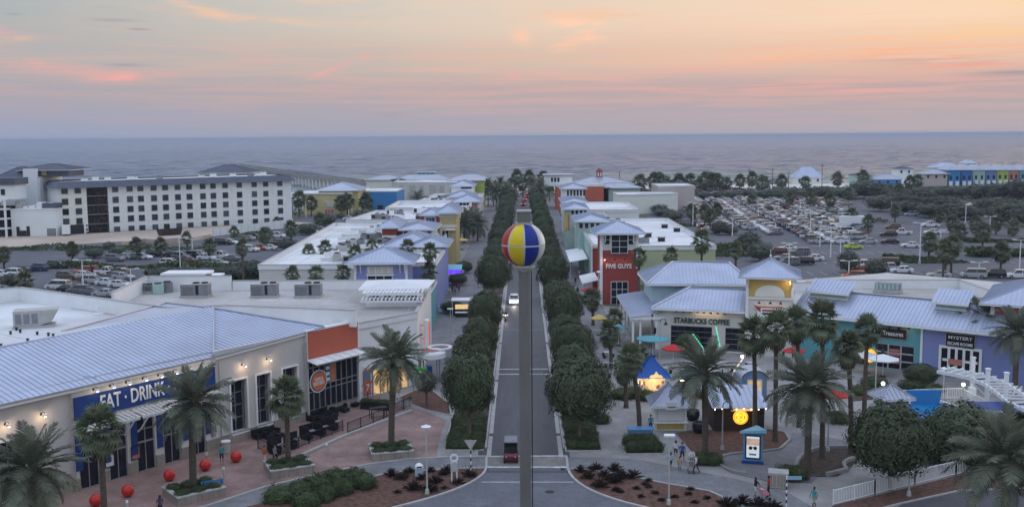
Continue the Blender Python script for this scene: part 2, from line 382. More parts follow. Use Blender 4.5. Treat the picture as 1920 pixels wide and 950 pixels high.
def seam_roof(parent, verts, e0, e1, mat, pitch=.5, single=True, rib=.05, thick=.06, name='roof_panel'):
    """a standing seam slope: panels run up from the eave e0-e1; single panels as parts, else one joined part"""
    P0 = Vector(e0); ex = (Vector(e1)-P0).normalized(); V = [Vector(p) for p in verts]
    nrm = Vector((0, 0, 0))
    for i in range(len(V)): nrm += (V[i]-P0).cross(V[(i+1) % len(V)]-P0)
    nrm.normalize()
    if nrm.z < 0: nrm = -nrm
    ey = nrm.cross(ex)
    p2 = [((p-P0).dot(ex), (p-P0).dot(ey)) for p in V]
    xs = [p[0] for p in p2]; x = min(xs); xe = max(xs); allb = MB()
    n = max(1, round((xe-x)/pitch)); dx = (xe-x)/n
    for i in range(n):
        q = clip(clip(p2, -1, 0, -(x+i*dx)), 1, 0, x+(i+1)*dx)
        if len(q) < 3: continue
        b = MB() if single else allb
        top = [P0+ex*a+ey*c for a, c in q]; k = len(q)
        v = top+[p-nrm*thick for p in top]
        b.add(v, [tuple(range(k))]+[(j, (j+1) % k, k+(j+1) % k, k+j)[::-1] for j in range(k)]+[tuple(range(2*k-1, k-1, -1))], mat)
        # the upstanding rib on the panel's first edge
        lo = [c for a, c in q if a < x+i*dx+1e-4]
        if len(lo) >= 2 and i > 0:
            c0, c1 = min(lo), max(lo); a0 = x+i*dx
            pr = [P0+ex*(a0+s*.025)+ey*c+nrm*h for c in (c0, c1) for h in (0.0, rib) for s in (0, 1)]
            b.add(pr, [(0, 1, 3, 2), (4, 6, 7, 5), (2, 3, 7, 6), (0, 2, 6, 4), (1, 5, 7, 3)], mat)
        if single: b.build(name, parent)
    if not single: tag(allb.build('roof_seams' if name == 'roof_panel' else name, parent), kind='stuff')
def hip(parent, x0, y0, x1, y1, z, rise, ov=.6, mat=None, pitch=.55, single=False, trim=None, ridge=None, fascia=.22):
    """a hipped seam roof over the rectangle, with ridge caps and a white fascia"""
    mat = mat or m_roof; X0, X1, Y0, Y1 = x0-ov, x1+ov, y0-ov, y1+ov; w, d = X1-X0, Y1-Y0
    if w >= d: a, b = (X0+d/2, (Y0+Y1)/2), (X1-d/2, (Y0+Y1)/2)
    else: a, b = ((X0+X1)/2, Y0+w/2), ((X0+X1)/2, Y1-w/2)
    if ridge is not None:
        cx, cy = (a[0]+b[0])/2, (a[1]+b[1])/2
        a, b = ((cx-ridge/2, cy), (cx+ridge/2, cy)) if w >= d else ((cx, cy-ridge/2), (cx, cy+ridge/2))
    A, B = (a[0], a[1], z+rise), (b[0], b[1], z+rise)
    c = [(X0, Y0, z), (X1, Y0, z), (X1, Y1, z), (X0, Y1, z)]
    one = abs(a[0]-b[0])+abs(a[1]-b[1]) < 1e-3
    if w >= d: S = [(c[0], c[1], B, A), (c[1], c[2], B), (c[2], c[3], A, B), (c[3], c[0], A)]
    else: S = [(c[0], c[1], A), (c[1], c[2], B, A), (c[2], c[3], B), (c[3], c[0], A, B)]
    for s in S:
        s = s[:3] if one and len(s) == 4 else s
        seam_roof(parent, s, s[0], s[1], mat, pitch, single)
    t = MB(); tm = trim or m_white
    t.box(X0, Y0, z-fascia, X1, Y0+.1, z-.065, tm); t.box(X0, Y1-.1, z-fascia, X1, Y1, z-.065, tm)
    t.box(X0, Y0+.1, z-fascia, X0+.1, Y1-.1, z-.065, tm); t.box(X1-.1, Y0+.1, z-fascia, X1, Y1-.1, z-.065, tm)
    t.box(X0+.1, Y0+.1, z-.13, X1-.1, Y1-.1, z-.08, tm)
    t.build('fascia', parent)
    r = MB(); U = Vector((0, 0, .06))
    for p, q in (((c[0], A), (c[3], A), (c[1], B), (c[2], B)) if w >= d else ((c[0], A), (c[1], A), (c[2], B), (c[3], B))):
        r.tube(Vector(p)+U*.5, Vector(q)+U, .07, .07, mat, 5)
    if not one: r.tube(Vector(A)+U, Vector(B)+U, .07, .07, mat, 5)
    r.build('ridge_cap', parent)
    return A, B

ORD = ['nearest', 'second', 'third', 'fourth', 'fifth', 'sixth', 'seventh', 'eighth', 'ninth', 'tenth', 'eleventh', 'twelfth', 'thirteenth', 'fourteenth', 'fifteenth', 'sixteenth', 'seventeenth', 'eighteenth', 'nineteenth', 'twentieth', 'twenty-first', 'twenty-second', 'twenty-third', 'twenty-fourth', 'twenty-fifth', 'twenty-sixth', 'twenty-seventh', 'twenty-eighth', 'twenty-ninth', 'thirtieth', 'thirty-first', 'thirty-second', 'thirty-third', 'thirty-fourth', 'thirty-fifth', 'thirty-sixth', 'thirty-seventh', 'thirty-eighth', 'thirty-ninth', 'fortieth']
def ordn(i): return ORD[i] if i < len(ORD) else '%dth' % (i+1)
# ------------------------------------------------------------------ the ground, streets, water
def coast(x): return 565+0.17*x+6*math.sin(x/90.0)+3*math.sin(x/31.0)
xs = [-3000, -1500, -900]+list(range(-600, 1001, 25))+[1500, 3000]
b = MB()
gv = []
for x in xs: gv += [(x, -400, 0), (x, coast(x)-45, 0), (x, coast(x)-12, .35), (x, coast(x)+6, -1.2), (x, coast(x)+60, -3.2)]
gf = []
for i in range(len(xs)-1):
    for j in range(4): gf.append((i*5+j, (i+1)*5+j, (i+1)*5+j+1, i*5+j+1))
b.add(gv, [f for k, f in enumerate(gf) if k % 4 == 0], m_land); b.add(gv, [f for k, f in enumerate(gf) if k % 4 > 0], m_beach)
struct('ground', b)
# the sea: one sheet from the beach to the horizon
m_sea = bpy.data.materials.new('sea_water'); m_sea.use_nodes = True; t = m_sea.node_tree; bs = t.nodes['Principled BSDF']
bs.inputs['Base Color'].default_value = (.035, .075, .10, 1); bs.inputs['Roughness'].default_value = .25; bs.inputs['IOR'].default_value = 1.333; bs.inputs['Specular IOR Level'].default_value = .42
g = t.nodes.new('ShaderNodeNewGeometry')
def wave(sx_, sy_, d, det=5, rot=0.0):
    mp = t.nodes.new('ShaderNodeMapping'); mp.inputs['Scale'].default_value = (sx_, sy_, 1); mp.inputs['Rotation'].default_value = (0, 0, rot); t.links.new(g.outputs['Position'], mp.inputs[0])
    n = t.nodes.new('ShaderNodeTexNoise'); n.inputs['Scale'].default_value = 1; n.inputs['Detail'].default_value = det; n.inputs['Roughness'].default_value = .6; t.links.new(mp.outputs[0], n.inputs['Vector']); return n.outputs[0]
h1, h2 = wave(.022, .075, 1), wave(.005, .016, 1, 4, .3)
a1 = t.nodes.new('ShaderNodeMath'); a1.operation = 'MULTIPLY_ADD'; a1.inputs[1].default_value = 2.5; t.links.new(h2, a1.inputs[0]); t.links.new(h1, a1.inputs[2])
bp = t.nodes.new('ShaderNodeBump'); bp.inputs['Strength'].default_value = 1.0; bp.inputs['Distance'].default_value = 9.0; t.links.new(a1.outputs[0], bp.inputs['Height']); t.links.new(bp.outputs[0], bs.inputs['Normal'])
# shallow green water and foam lines near the shore, from the distance to the coast
sp = t.nodes.new('ShaderNodeSeparateXYZ'); t.links.new(g.outputs['Position'], sp.inputs[0])
q = t.nodes.new('ShaderNodeMath'); q.operation = 'MULTIPLY_ADD'; q.inputs[1].default_value = -.17; t.links.new(sp.outputs[0], q.inputs[0]); t.links.new(sp.outputs[1], q.inputs[2])
rp = t.nodes.new('ShaderNodeMapRange'); rp.inputs[1].default_value = 560; rp.inputs[2].default_value = 900; t.links.new(q.outputs[0], rp.inputs[0])
cm = t.nodes.new('ShaderNodeMix'); cm.data_type = 'RGBA'; cm.inputs[6].default_value = (.20, .27, .26, 1); cm.inputs[7].default_value = (.092, .14, .225, 1); t.links.new(rp.outputs[0], cm.inputs[0])  # offshore blue also has the average sky reflection painted into it
wv = t.nodes.new('ShaderNodeMath'); wv.operation = 'SINE'; q2 = t.nodes.new('ShaderNodeMath'); q2.operation = 'MULTIPLY'; q2.inputs[1].default_value = .16; t.links.new(q.outputs[0], q2.inputs[0])
q3 = t.nodes.new('ShaderNodeMath'); q3.operation = 'MULTIPLY_ADD'; q3.inputs[1].default_value = 7; t.links.new(wave(.02, .03, 1, 4), q3.inputs[0]); t.links.new(q2.outputs[0], q3.inputs[2]); t.links.new(q3.outputs[0], wv.inputs[0])
fm_ = t.nodes.new('ShaderNodeMapRange'); fm_.inputs[1].default_value = .82; fm_.inputs[2].default_value = 1.0; t.links.new(wv.outputs[0], fm_.inputs[0])
fr_ = t.nodes.new('ShaderNodeMapRange'); fr_.inputs[1].default_value = 640; fr_.inputs[2].default_value = 560; t.links.new(q.outputs[0], fr_.inputs[0])
fx = t.nodes.new('ShaderNodeMath'); fx.operation = 'MULTIPLY'; t.links.new(fm_.outputs[0], fx.inputs[0]); t.links.new(fr_.outputs[0], fx.inputs[1])
cm2 = t.nodes.new('ShaderNodeMix'); cm2.data_type = 'RGBA'; cm2.inputs[7].default_value = (.75, .78, .78, 1); t.links.new(fx.outputs[0], cm2.inputs[0]); t.links.new(cm.outputs[2], cm2.inputs[6]); t.links.new(cm2.outputs[2], bs.inputs['Base Color'])
MATS['sea_water'] = m_sea
b = MB(); sv = []; from mathutils import noise as wn
rows = []; y = 520.0
while y < 3600: rows.append(y); y *= 1.0065
rows += [4500, 7000, 14000, 60000]
NX = 210
for y in rows:
    w = y*.62+260; amp = 1.15*max(0.0, min(1, (3600-y)/1500))
    for i in range(NX+1):
        x = -w+2*w*i/NX
        if i == 0: x = -w
        yy = y+.17*max(-600, min(1000, x))-.0*x if y < 1200 else y+.17*max(-600, min(1000, x))*max(0, (2400-y)/1200)
        h = amp*(wn.noise(Vector((x*.045, y*.08, 1)))*1.0+wn.noise(Vector((x*.1, y*.17, 5)))*.6+wn.noise(Vector((x*.012, y*.02, 9)))*.5) if amp > 0 else 0
        sv.append((x, yy, -.75+h*min(1, max(.15, (y-540)/120))))
nr = len(rows)
b.add(sv, [(j*(NX+1)+i, j*(NX+1)+i+1, (j+1)*(NX+1)+i+1, (j+1)*(NX+1)+i) for j in range(nr-1) for i in range(NX)], m_sea)
struct('sea', b, True)

def sheet(name, pts, z, mat, px=True, th=0.0):
    """a flat patch of ground; px: points are photo sight lines brought down to the ground"""
    P = [G(u, v) for u, v in pts] if px else [Vector((p[0], p[1], 0)) for p in pts]
    b = MB()
    a = sum(P[i].x*P[(i+1) % len(P)].y-P[(i+1) % len(P)].x*P[i].y for i in range(len(P)))
    if a < 0: P = P[::-1]
    if th > 0: b.prism([(p.x, p.y) for p in P], z-th, z, mat)
    else: b.poly([(p.x, p.y, z) for p in P], mat)
    return tag(b.build(name), kind='structure')
def kerbs(name, lines, z0=.0, z1=.14, w=.18, mat=None, px=True, closed=False):
    b = MB()
    for pts in lines:
        P = [G(u, v) if px else Vector((u, v, 0)) for u, v in pts]
        if closed: P = P+[P[0]]
        for i in range(len(P)-1):
            b.beam((P[i].x, P[i].y, (z0+z1)/2), (P[i+1].x, P[i+1].y, (z0+z1)/2), w, z1-z0, mat or m_kerb)
    return tag(b.build(name), kind='structure')
def curve(p0, p1, p2, n=8): return [((1-t)**2*p0[0]+2*t*(1-t)*p1[0]+t*t*p2[0], (1-t)**2*p0[1]+2*t*(1-t)*p1[1]+t*t*p2[1]) for t in [i/n for i in range(n+1)]]

# plazas first, then what lies on them, each sheet a little above the last
sheet('plaza', [(-70, 40), (-4.2, 40), (-4.2, 130), (-14, 130), (-14, 460), (-60, 460), (-60, 130), (-70, 130)], .02, m_walk, px=False)
sheet('plaza', [(4.2, 40), (75, 40), (75, 118), (30, 160), (13.9, 172), (13.9, 460), (4.2, 460)], .02, m_walk, px=False)
sheet('street', [(-4.2, 84.6), (4.2, 84.6), (4.2, 520), (-4.2, 520)], .03, m_asph2, px=False)
# sidewalks along the shop fronts of the street
sheet('sidewalk', [(-14.2, 118), (-7.6, 112), (-7.6, 460), (-14.2, 460)], .05, m_walk2, px=False)
sheet('sidewalk', [(7.4, 118), (13.6, 128), (13.6, 460), (7.4, 460)], .05, m_walk2, px=False)
Lk = curve((912, 876), (912, 912), (730, 955), 10); Rk = curve((1065, 880), (1075, 925), (1230, 957), 10)
# the brick paved roundabout lies in front of the crossing
sheet('roundabout', [(912, 876), (1064, 876)]+[(u, v) for u, v in Rk[1:]]+[(1330, 1100), (560, 1100)]+[(u, v) for u, v in Lk[::-1]][:-1], .045, m_brick)
sheet('crossing', [(912, 857), (1064, 857), (1064, 874), (912, 874)], .05, m_cross)
sheet('roundabout', [(.6+20*math.cos(k*PI/24), 62+20*math.sin(k*PI/24)) for k in range(48)], .0425, m_brick, px=False)
sheet('road', [(-5, -300), (6, -300), (6, 44), (-5, 44)], .04, m_asph, px=False)
b = MB()
for (ua, va, ub, vb, w) in [(912, 856, 1063, 855, .35), (912, 876, 1064, 876, .4), (914, 884, 1066, 884, .5), (903, 904, 1075, 904, .14)]:
    p, q = G(ua, va), G(ub, vb); b.beam((p.x, p.y, .058), (q.x, q.y, .058), w, .01, m_line if w != .5 else m_asph)
struct('crossing_border', b)
b = MB()
for y in (121.5, 124.2): b.box(-4.0, y, .035, 4.0, y+.35, .045, m_line)
for y in (150, 182, 230): b.box(-4.0, y, .035, 4.0, y+.5, .044, m_cross)
struct('stop_line', b)
o = MB().lathe([(0, .062), (.36, .062), (.38, .05)], m_dark, 16, (0, 0, 0)).build('manhole_cover', None, tuple(G(1031, 922))); tag(o, 'round dark iron manhole cover in the grey pavers right of the pole', 'manhole cover')
# left plaza, red
sheet('red_plaza', [(-200, 1010), (140, 1010), (390, 948), (500, 912), (600, 889), (690, 871), (765, 861), (818, 857), (823, 830), (829, 806), (838, 789), (770, 763), (700, 740), (640, 700), (430, 780), (0, 900)], .035, m_red)
# walk that curves round it
sheet('path', [(140, 1010), (390, 948), (500, 912), (600, 889), (690, 871), (765, 861), (841, 857), (914, 856), (914, 877), (858, 877), (727, 886), (679, 900), (560, 925), (480, 950), (300, 1010)], .06, m_walk2)
sheet('path', [(818, 857), (823, 830), (829, 806), (838, 789), (806, 776), (770, 763), (775, 750), (820, 770), (842, 782), (870, 793), (858, 812), (852, 857)], .055, m_walk)
kerbs('kerb', [[(140, 1010), (390, 948), (500, 912), (600, 889), (690, 871), (765, 861), (841, 857), (912, 856)]], .04, .12, .22)
# left mulch bed of the roundabout
sheet('mulch_bed', [(912, 879)]+Lk[1:]+[(420, 960), (490, 944), (560, 925), (679, 900), (727, 887), (858, 879)], .07, m_mulch)
kerbs('kerb', [Lk, Rk], .02, .17, .22)
kerbs('kerb', [[(-3.55, 92.0), (-3.55, 460)], [(3.75, 92.0), (3.75, 460)]], 0, .15, .18, px=False)
kerbs('gutter', [[(-3.2, 85.5), (-3.2, 460)], [(3.4, 85.5), (3.4, 460)]], .02, .045, .4, px=False)
kerbs('kerb', [[(912, 857), (912, 876)], [(1062, 855), (1065, 880)]], .02, .09, .2)
kerbs('kerb', [[(679, 900), (727, 887), (858, 879), (912, 878)]], .02, .12, .18)
# tree lawns either side of the street
for X0, X1, Y0 in ((-7.4, -3.7, 91.4), (3.9, 7.2, 91.0)):
    sheet('planting_strip', [(X0, Y0), (X1, Y0), (X1, 150), (X0, 150)], .09, m_soil, px=False, th=.1)
    sheet('planting_strip', [(X0, 153), (X1, 153), (X1, 182), (X0, 182)], .09, m_soil, px=False, th=.1)
    sheet('planting_strip', [(X0, 186), (X1, 186), (X1, 450), (X0, 450)], .09, m_soil, px=False, th=.1)
    kerbs('kerb', [[(X0, 150), (X0, Y0), (X1, Y0)], [(X0, 182), (X0, 153)]], .0, .13, .15, px=False)
# bed between the red plaza and the store
sheet('mulch_bed', [(744, 748), (770, 736), (800, 724), (842, 757), (846, 779), (800, 770)], .08, m_mulch)
kerbs('kerb', [[(744, 748), (770, 736), (800, 724), (842, 757), (846, 779), (800, 770), (744, 748)]], .02, .13, .15)
# right side: red mulch of the roundabout, walk, beds
sheet('mulch_bed', [(1069, 880)]+[(u, v) for u, v in Rk[1:]]+[(1395, 957), (1330, 921), (1244, 906), (1159, 889), (1110, 882)], .07, m_mulch)
kerbs('kerb', [[(1069, 880), (1110, 882), (1159, 889), (1244, 906), (1330, 921), (1395, 950)]], .02, .12, .18)
sheet('path', [(1064, 857), (1130, 858), (1200, 862), (1300, 882), (1380, 898), (1480, 925), (1540, 960), (1400, 960), (1330, 920), (1244, 904), (1159, 887), (1066, 877)], .05, m_walk2)
sheet('planting_bed', [(1168, 826), (1228, 824), (1246, 851), (1173, 852)], .10, m_soil, th=.1)
kerbs('kerb', [[(1168, 826), (1228, 824), (1246, 851), (1173, 852), (1168, 826)]], .02, .12, .12)
sheet('mulch_bed', [(1268, 812), (1300, 806), (1440, 806), (1472, 812), (1480, 826), (1462, 842), (1420, 848), (1382, 850), (1350, 858), (1340, 874), (1306, 874), (1300, 850)], .07, m_mulch)
kerbs('kerb', [[(1440, 806), (1472, 812), (1481, 826), (1462, 843), (1420, 849)], curve((1420, 849), (1330, 850), (1350, 872), 8)+curve((1350, 872), (1365, 885), (1400, 889), 5)], .02, .2, .25, m_walk)
sheet('path', curve((1380, 850), (1320, 862), (1370, 886), 8)+[(1440, 902), (1520, 905), (1550, 880), (1510, 850), (1450, 846)], .06, m_walk2)
sheet('path', [(1440, 848), (1480, 830), (1485, 812), (1520, 812), (1600, 830), (1600, 845), (1520, 850), (1500, 880), (1480, 900)], .065, m_walk2)
sheet('mulch_bed', [(1498, 880), (1502, 858), (1530, 844), (1600, 842), (1622, 850), (1592, 880), (1570, 893), (1520, 894)], .08, m_soil)
kerbs('kerb', [curve((1492, 882), (1492, 850), (1545, 842), 8)+[(1610, 841)], curve((1606, 862), (1570, 868), (1588, 884), 6)+[(1550, 893)]], .02, .38, .3, m_walk)
sheet('mulch_bed', [(1560, 948), (1640, 930), (1790, 893), (1960, 870), (1960, 915), (1800, 920), (1690, 944), (1640, 960), (1565, 960)], .07, m_mulch)
sheet('driveway', [(1690, 946), (1800, 922), (1960, 917), (1960, 1010), (1600, 1010)], .06, m_asph)
kerbs('kerb', [[(1640, 958), (1690, 945), (1800, 921), (1960, 916)]], .02, .16, .18)
# planting in front of the right-hand shops
sheet('planting_bed', [(1585, 735), (1640, 728), (1700, 728), (1770, 730), (1770, 742), (1690, 744), (1600, 752)], .09, m_soil, th=.1)
kerbs('kerb', [[(1585, 735), (1640, 744), (1690, 746), (1770, 744)]], .02, .25, .3, m_walk)
# car parks and sand
sheet('car_park', [(-148, 170), (-56, 170), (-52, 205), (-50, 345), (-72, 345), (-84, 318), (-150, 262)], .05, m_lot, px=False)
sheet('car_park', [(34, 190), (118, 160), (150, 200), (178, 330), (172, 500), (60, 500), (40, 320)], .05, m_lot, px=False)
sheet('car_park', [(-84, 345), (-50, 345), (-50, 396), (-78, 396)], .045, m_lot, px=False)
sheet('sand_lot', [(-190, 230), (-150, 262), (-92, 300), (-84, 318), (-72, 345), (-80, 350), (-140, 306), (-200, 300)], .06, m_sand, px=False)
sheet('sand', [(160, 400), (215, 380), (235, 400), (190, 425)], .05, m_beach, px=False)
sheet('sand', [(175, 335), (215, 330), (226, 352), (190, 360)], .05, m_beach, px=False)
sheet('beach_road', [(60, 520), (240, 505), (240, 515), (60, 530)], .06, m_lot, px=False)
sheet('beach_road', [(100, 505), (150, 470), (160, 474), (112, 512)], .055, m_lot, px=False)
# bay lines painted on the car parks
b = MB()
for y in (208, 226, 244, 262): 
    for k in range(22): b.box(60+k*2.8+(y-208)*.3, y, .06, 60.12+k*2.8+(y-208)*.3, y+5, .066, m_line)
struct('bay_marking', b)

for i, (x, y, w, l) in enumerate([(-1.9, 103, 1.2, 3.2), (1.6, 128, 1.5, 4.5), (-1.2, 146, 1.0, 6), (2.3, 98, .8, 2.2), (1.0, 170, 1.8, 8)]):
    sheet('asphalt_patch', [(x-w/2, y), (x+w/2, y+.1), (x+w/2, y+l), (x-w/2, y+l-.1)], .036, m_asph if i % 2 else m_lot, px=False)
b = MB()
for s_ in (-3.15, 3.35):
    for y in (96, 118, 140, 165): b.box(s_-.2, y, .047, s_+.2, y+.7, .056, m_dark)
struct('storm_drain', b)
# ------------------------------------------------------------------ the big restaurant on the left
A0 = G(153.5, 918); A1 = G(578, 789); ANG = math.atan2(A1.y-A0.y, A1.x-A0.x)
db = thing('restaurant_building', 'long pale restaurant with blue metal hip roof and blue sign reading EAT DRINK', 'restaurant', (A0.x, A0.y, 0), ANG)
DM = Matrix.Translation((A0.x, A0.y, 0)) @ Matrix.Rotation(ANG, 4, 'Z'); DI = DM.inverted()
def L(p): return DI @ Vector(p)
def ow(u, v): return onwall(u, v, A0, ANG)
b = MB(DI)
foot = [DM @ Vector((-45, 1.0, 0)), DM @ Vector((25.0, 1.0, 0)), DM @ Vector((32.4, .8, 0)), Vector((-30.4, 107.0, 0)), Vector((-38.4, 108.4, 0)), Vector((-62.8, 124.4, 0)), Vector((-95, 104, 0))]
b.prism([(p.x, p.y) for p in foot], 0, 9.1, m_stucco, cap=False)
b.build('wall', db)
b = MB(DI); b.poly([(p.x, p.y, 9.0) for p in foot], m_white2); b.build('flat_roof', db)
def wall_with(name, x0, x1, y, z0, z1, holes, mat, th=.35, parent=None):
    """a wall slab with rectangular openings (x0,x1,z0,z1), cut into strips"""
    b = MB(); xs_ = x0
    for a, c, lo, hi in sorted(holes):
        if a > xs_: b.box(xs_, y, z0, a, y+th, z1, mat)
        if lo > z0: b.box(a, y, z0, c, y+th, lo, mat)
        if hi < z1: b.box(a, y, hi, c, y+th, z1, mat)
        xs_ = c
    if xs_ < x1: b.box(xs_, y, z0, x1, y+th, z1, mat)
    return b.build(name, parent or db)
bays = [(ow(u0, v0)[0], ow(u1, v1)[0]) for u0, v0, u1, v1 in [(151, 920, 189, 909), (207, 906, 242, 895), (259, 885, 293, 875), (309, 870, 340, 858), (359, 850, 387, 842)]]
wall_with('bay_wall', -.4, 13.9, 0, 0, 8.7, [(a, c, 0, 4.9) for a, c in bays], m_cream)
wr = [(15.6, 17.5, .9, 6.0), (18.7, 20.4, .9, 6.0), (22.0, 23.9, .9, 6.0)]
wall_with('side_wall', 13.9, 25.0, .25, 0, 9.2, wr, m_stucco)
wl = [(-6.6, -4.5, .9, 5.6), (-14, -12, .9, 5.6)]
wall_with('side_wall', -45, -.4, .25, 0, 8.7, wl, m_stucco)
for a, c in bays:
    window(db, (a+c)/2, 2.7, c-a-.2, 2.1, 2, 2, y=.12, fm=m_steel)
    window(db, (a+c)/2, .06, c-a-.2, 2.5, 2, 1, y=.12, fm=m_steel, name='door')
for a, c, lo, hi in wr+wl:
    w = window(db, (a+c)/2, lo+.1, c-a-.2, hi-lo-.2, 2, 4, y=.85, fm=m_steel, bar=.06)
    b = MB(); b.box(a-.16, .1, lo-.1, a, .24, hi+.16, m_white); b.box(c, .1, lo-.1, c+.16, .24, hi+.16, m_white); b.box(a, .1, hi, c, .24, hi+.16, m_white); b.box(a-.05, .06, lo-.14, c+.05, .24, lo, m_white)
    b.box(a, .6, lo, c, .84, lo+.05, m_white); b.box(a, .6, lo+.05, a+.03, .84, hi, m_stucco); b.build('window_surround', db)
b = MB()   # stone base, broken by the doors
xs_ = -.45
for a, c in bays+[(13.95, 13.95)]:
    if a-xs_ > .05: b.box(xs_, -.12, 0, a, -.003, 1.05, m_stone); b.box(xs_, -.15, 1.05, a, -.003, 1.13, m_kerb)
    xs_ = c
b.box(13.95, .1, 0, 25, .245, 1.0, m_stone); b.box(13.95, .06, 1.0, 25, .245, 1.08, m_kerb); b.box(-45, .1, 0, -.45, .245, 1.0, m_stone)
b.build('stone_base', db)
b = MB(); b.box(-.32, -.12, 6.0, 13.7, -.004, 7.9, m_blue); sgn = b.build('sign_board', db)
t1 = text('lettering', 'EAT \u00b7 DRINK \u00b7 PLAY', sgn, (1.95, -.16, 6.95), 1.75, m_white, ext=.05, align='LEFT', bold=.018, fit=9.6)
for xx in (-.1, 2.45, 5.05, 7.6, 10.3, 12.75): b = MB(); b.box(xx-.3, -.09, 1.7, xx+.3, -.004, 4.7, m_blue); b.build('pilaster_banner', db)
for xx in (2.6, 5.1): window(db, xx, 1.35, .8, 1.1, 1, 1, y=-.1, fm=m_dark, gm=m_white if xx < 4 else m_coral, name='poster_case', fr=.06, deep=.02)
for x0, x1 in ((-.2, 4.6), (4.9, 9.6), (9.9, 13.6)):      # slatted white sun canopies on brackets
    b = MB(); b.beam((x0, -1.75, 5.35), (x1, -1.75, 5.35), .12, .22, m_white); b.beam((x0, -.1, 5.55), (x1, -.1, 5.55), .12, .22, m_white); can = b.build('sun_canopy', db)
    n = 11
    for i in range(n):
        xx = x0+.15+(x1-x0-.3)*i/(n-1); MB().beam((0, -2.0, 5.49), (0, 0, 5.72), .09, .16, m_white).build('slat', can, (xx, 0, 0))
    for xx in (x0+.5, x1-.5):
        MB().path([(xx, -.12, 3.7), (xx, -.75, 4.2), (xx, -1.7, 5.24)], [.08, .08, .08], m_white, 5).build('bracket', can)
for xx in (-.55, 14.1, 24.9): MB().tube((xx, -.14, .1), (xx, -.14, 8.3), .07, .07, m_steel, 6).build('downpipe', db)
# goose-neck wall lamps: a plate, an arm, a shade and a lit bulb
def goose():
    a = MB().path([(0, 0, 0), (0, -.2, .22), (0, -.55, .25), (0, -.62, .08)], [.025]*4, m_dark, 5).box(-.07, -.03, -.1, .07, .02, .1, m_dark).mesh('arm')
    s = MB().lathe([(.04, .12), (.1, .07), (.24, -.06), (.22, -.06), (.08, .05)], m_white, 10).mesh('lamp_shade', True)
    u = MB().lathe([(.0, .02), (.1, -.02), (.13, -.1), (.0, -.16)], m_bulbw, 8).mesh('bulb', True)
    return a, s, u
GOOSE = goose()
GDARK = MB().lathe([(.04, .12), (.1, .07), (.24, -.10), (.22, -.10), (.08, .05)], m_dark, 10).mesh('lamp_shade', True)
def wall_lamp(parent, x, y, z, rz=0.0, watt=14, M4=None, col=(1, .70, .40), dark=False):
    if dark:
        a = ob('wall_lamp', GOOSE[0], parent, (x, y, z), rz); ob('lamp_shade', GDARK, a, (0, -.62, .02))
        if watt: lamp((0, -.55, -.12), watt, col, .06, a)
        return
    a = ob('wall_lamp', GOOSE[0], parent, (x, y, z), rz); ob('lamp_shade', GOOSE[1], a, (0, -.62, .02)); ob('bulb', GOOSE[2], a, (0, -.62, .02))
    if watt: lamp((0, -.62, -.22), watt, col, .08, a)
for u, v in [(175, 733), (206, 725), (236, 718), (267, 710), (296, 702), (324, 697), (351, 689), (376, 682)]:
    s, z = ow(u, v); wall_lamp(db, s, -.02, 8.25, watt=5)
for u, v in [(12, 798), (80, 779), (456, 684), (503, 673)]:
    s, z = ow(u, v); wall_lamp(db, s, .22, min(z, 7.3)+.1, watt=22)
# the glazed end with the round logo
b = MB(); b.box(25.0, .3, 0, 32.5, .6, 1.0, m_stone); b.box(25.0, -.15, .0, 25.15, .29, 9.35, m_stucco); b.box(32.35, -.15, 0, 32.5, .29, 9.35, m_white); b.box(25.16, -.1, 9.25, 32.34, .6, 9.4, m_white); b.build('end_frame', db)
b = MB(); b.box(25.16, -.05, 6.45, 32.34, .6, 9.22, m_orange); b.build('orange_panel', db)
aw = MB(); aw.add([(25.0, 0, 6.4), (32.6, 0, 6.4), (32.6, -1.6, 6.15), (25.0, -1.6, 6.15), (25.0, 0, 6.3), (32.6, 0, 6.3), (32.6, -1.6, 6.05), (25.0, -1.6, 6.05)], [(3, 2, 1, 0), (4, 5, 6, 7), (2, 3, 7, 6), (0, 3, 7, 4), (1, 2, 6, 5)], m_white)
for i in range(7): aw.beam((25.3+i*1.16, 0, 6.44), (25.3+i*1.16, -1.6, 6.19), .05, .05, m_white)
aw.build('awning', db)
cw = MB(); rows_ = [(1.0, 2.9), (2.9, 3.45), (3.45, 5.45), (5.45, 6.05)]; nc = 9
for i in range(nc+1): x = 25.2+i*7.1/nc; cw.box(x-.035, .06, 1.0, x+.035, .3, 6.05, m_steel)
for lo, hi in rows_:
    for i in range(nc): x = 25.2+i*7.1/nc; cw.box(x+.04, .08, hi-.04, x+7.1/nc-.04, .3, hi+.03, m_steel)
cwo = cw.build('window', db)
for lo, hi in rows_:
    for i in range(nc): block('pane', cwo, (25.2+(i+.5)*7.1/nc, .2, (lo+hi)/2), (7.1/nc-.06, .04, hi-lo-.06), m_glass)
m_lgo = pm('logo_orange', (.62, .19, .07), .6, var=.05); m_pblue = pm('poster_blue', (.05, .10, .28), .6, var=.5, scale=1.6); m_pora = pm('poster_orange', (.60, .28, .10), .6, var=.3, scale=1.5)
lg = MB(); lg.lathe([(0, .0), (1.2, 0), (1.2, .05), (0, .05)], m_white, 28); lg.lathe([(0, .07), (1.08, .07), (1.08, .055), (0, .055)], m_pblue, 28); lg.lathe([(0, .09), (.98, .09), (.98, .075), (0, .075)], m_lgo, 28)
lgo = ob('logo_sign', lg.mesh('logo'), db, (26.6, .04, 3.9), rot=(PI/2, 0, 0))
for k, s_ in enumerate(('DAVE &', "BUSTER'S")):
    tt = text('lettering', s_, lgo, (0, .22-.45*k, .10), .5, m_white, rot=(0, 0, 0), ext=.01, bold=.012, fit=1.15+.35*k)
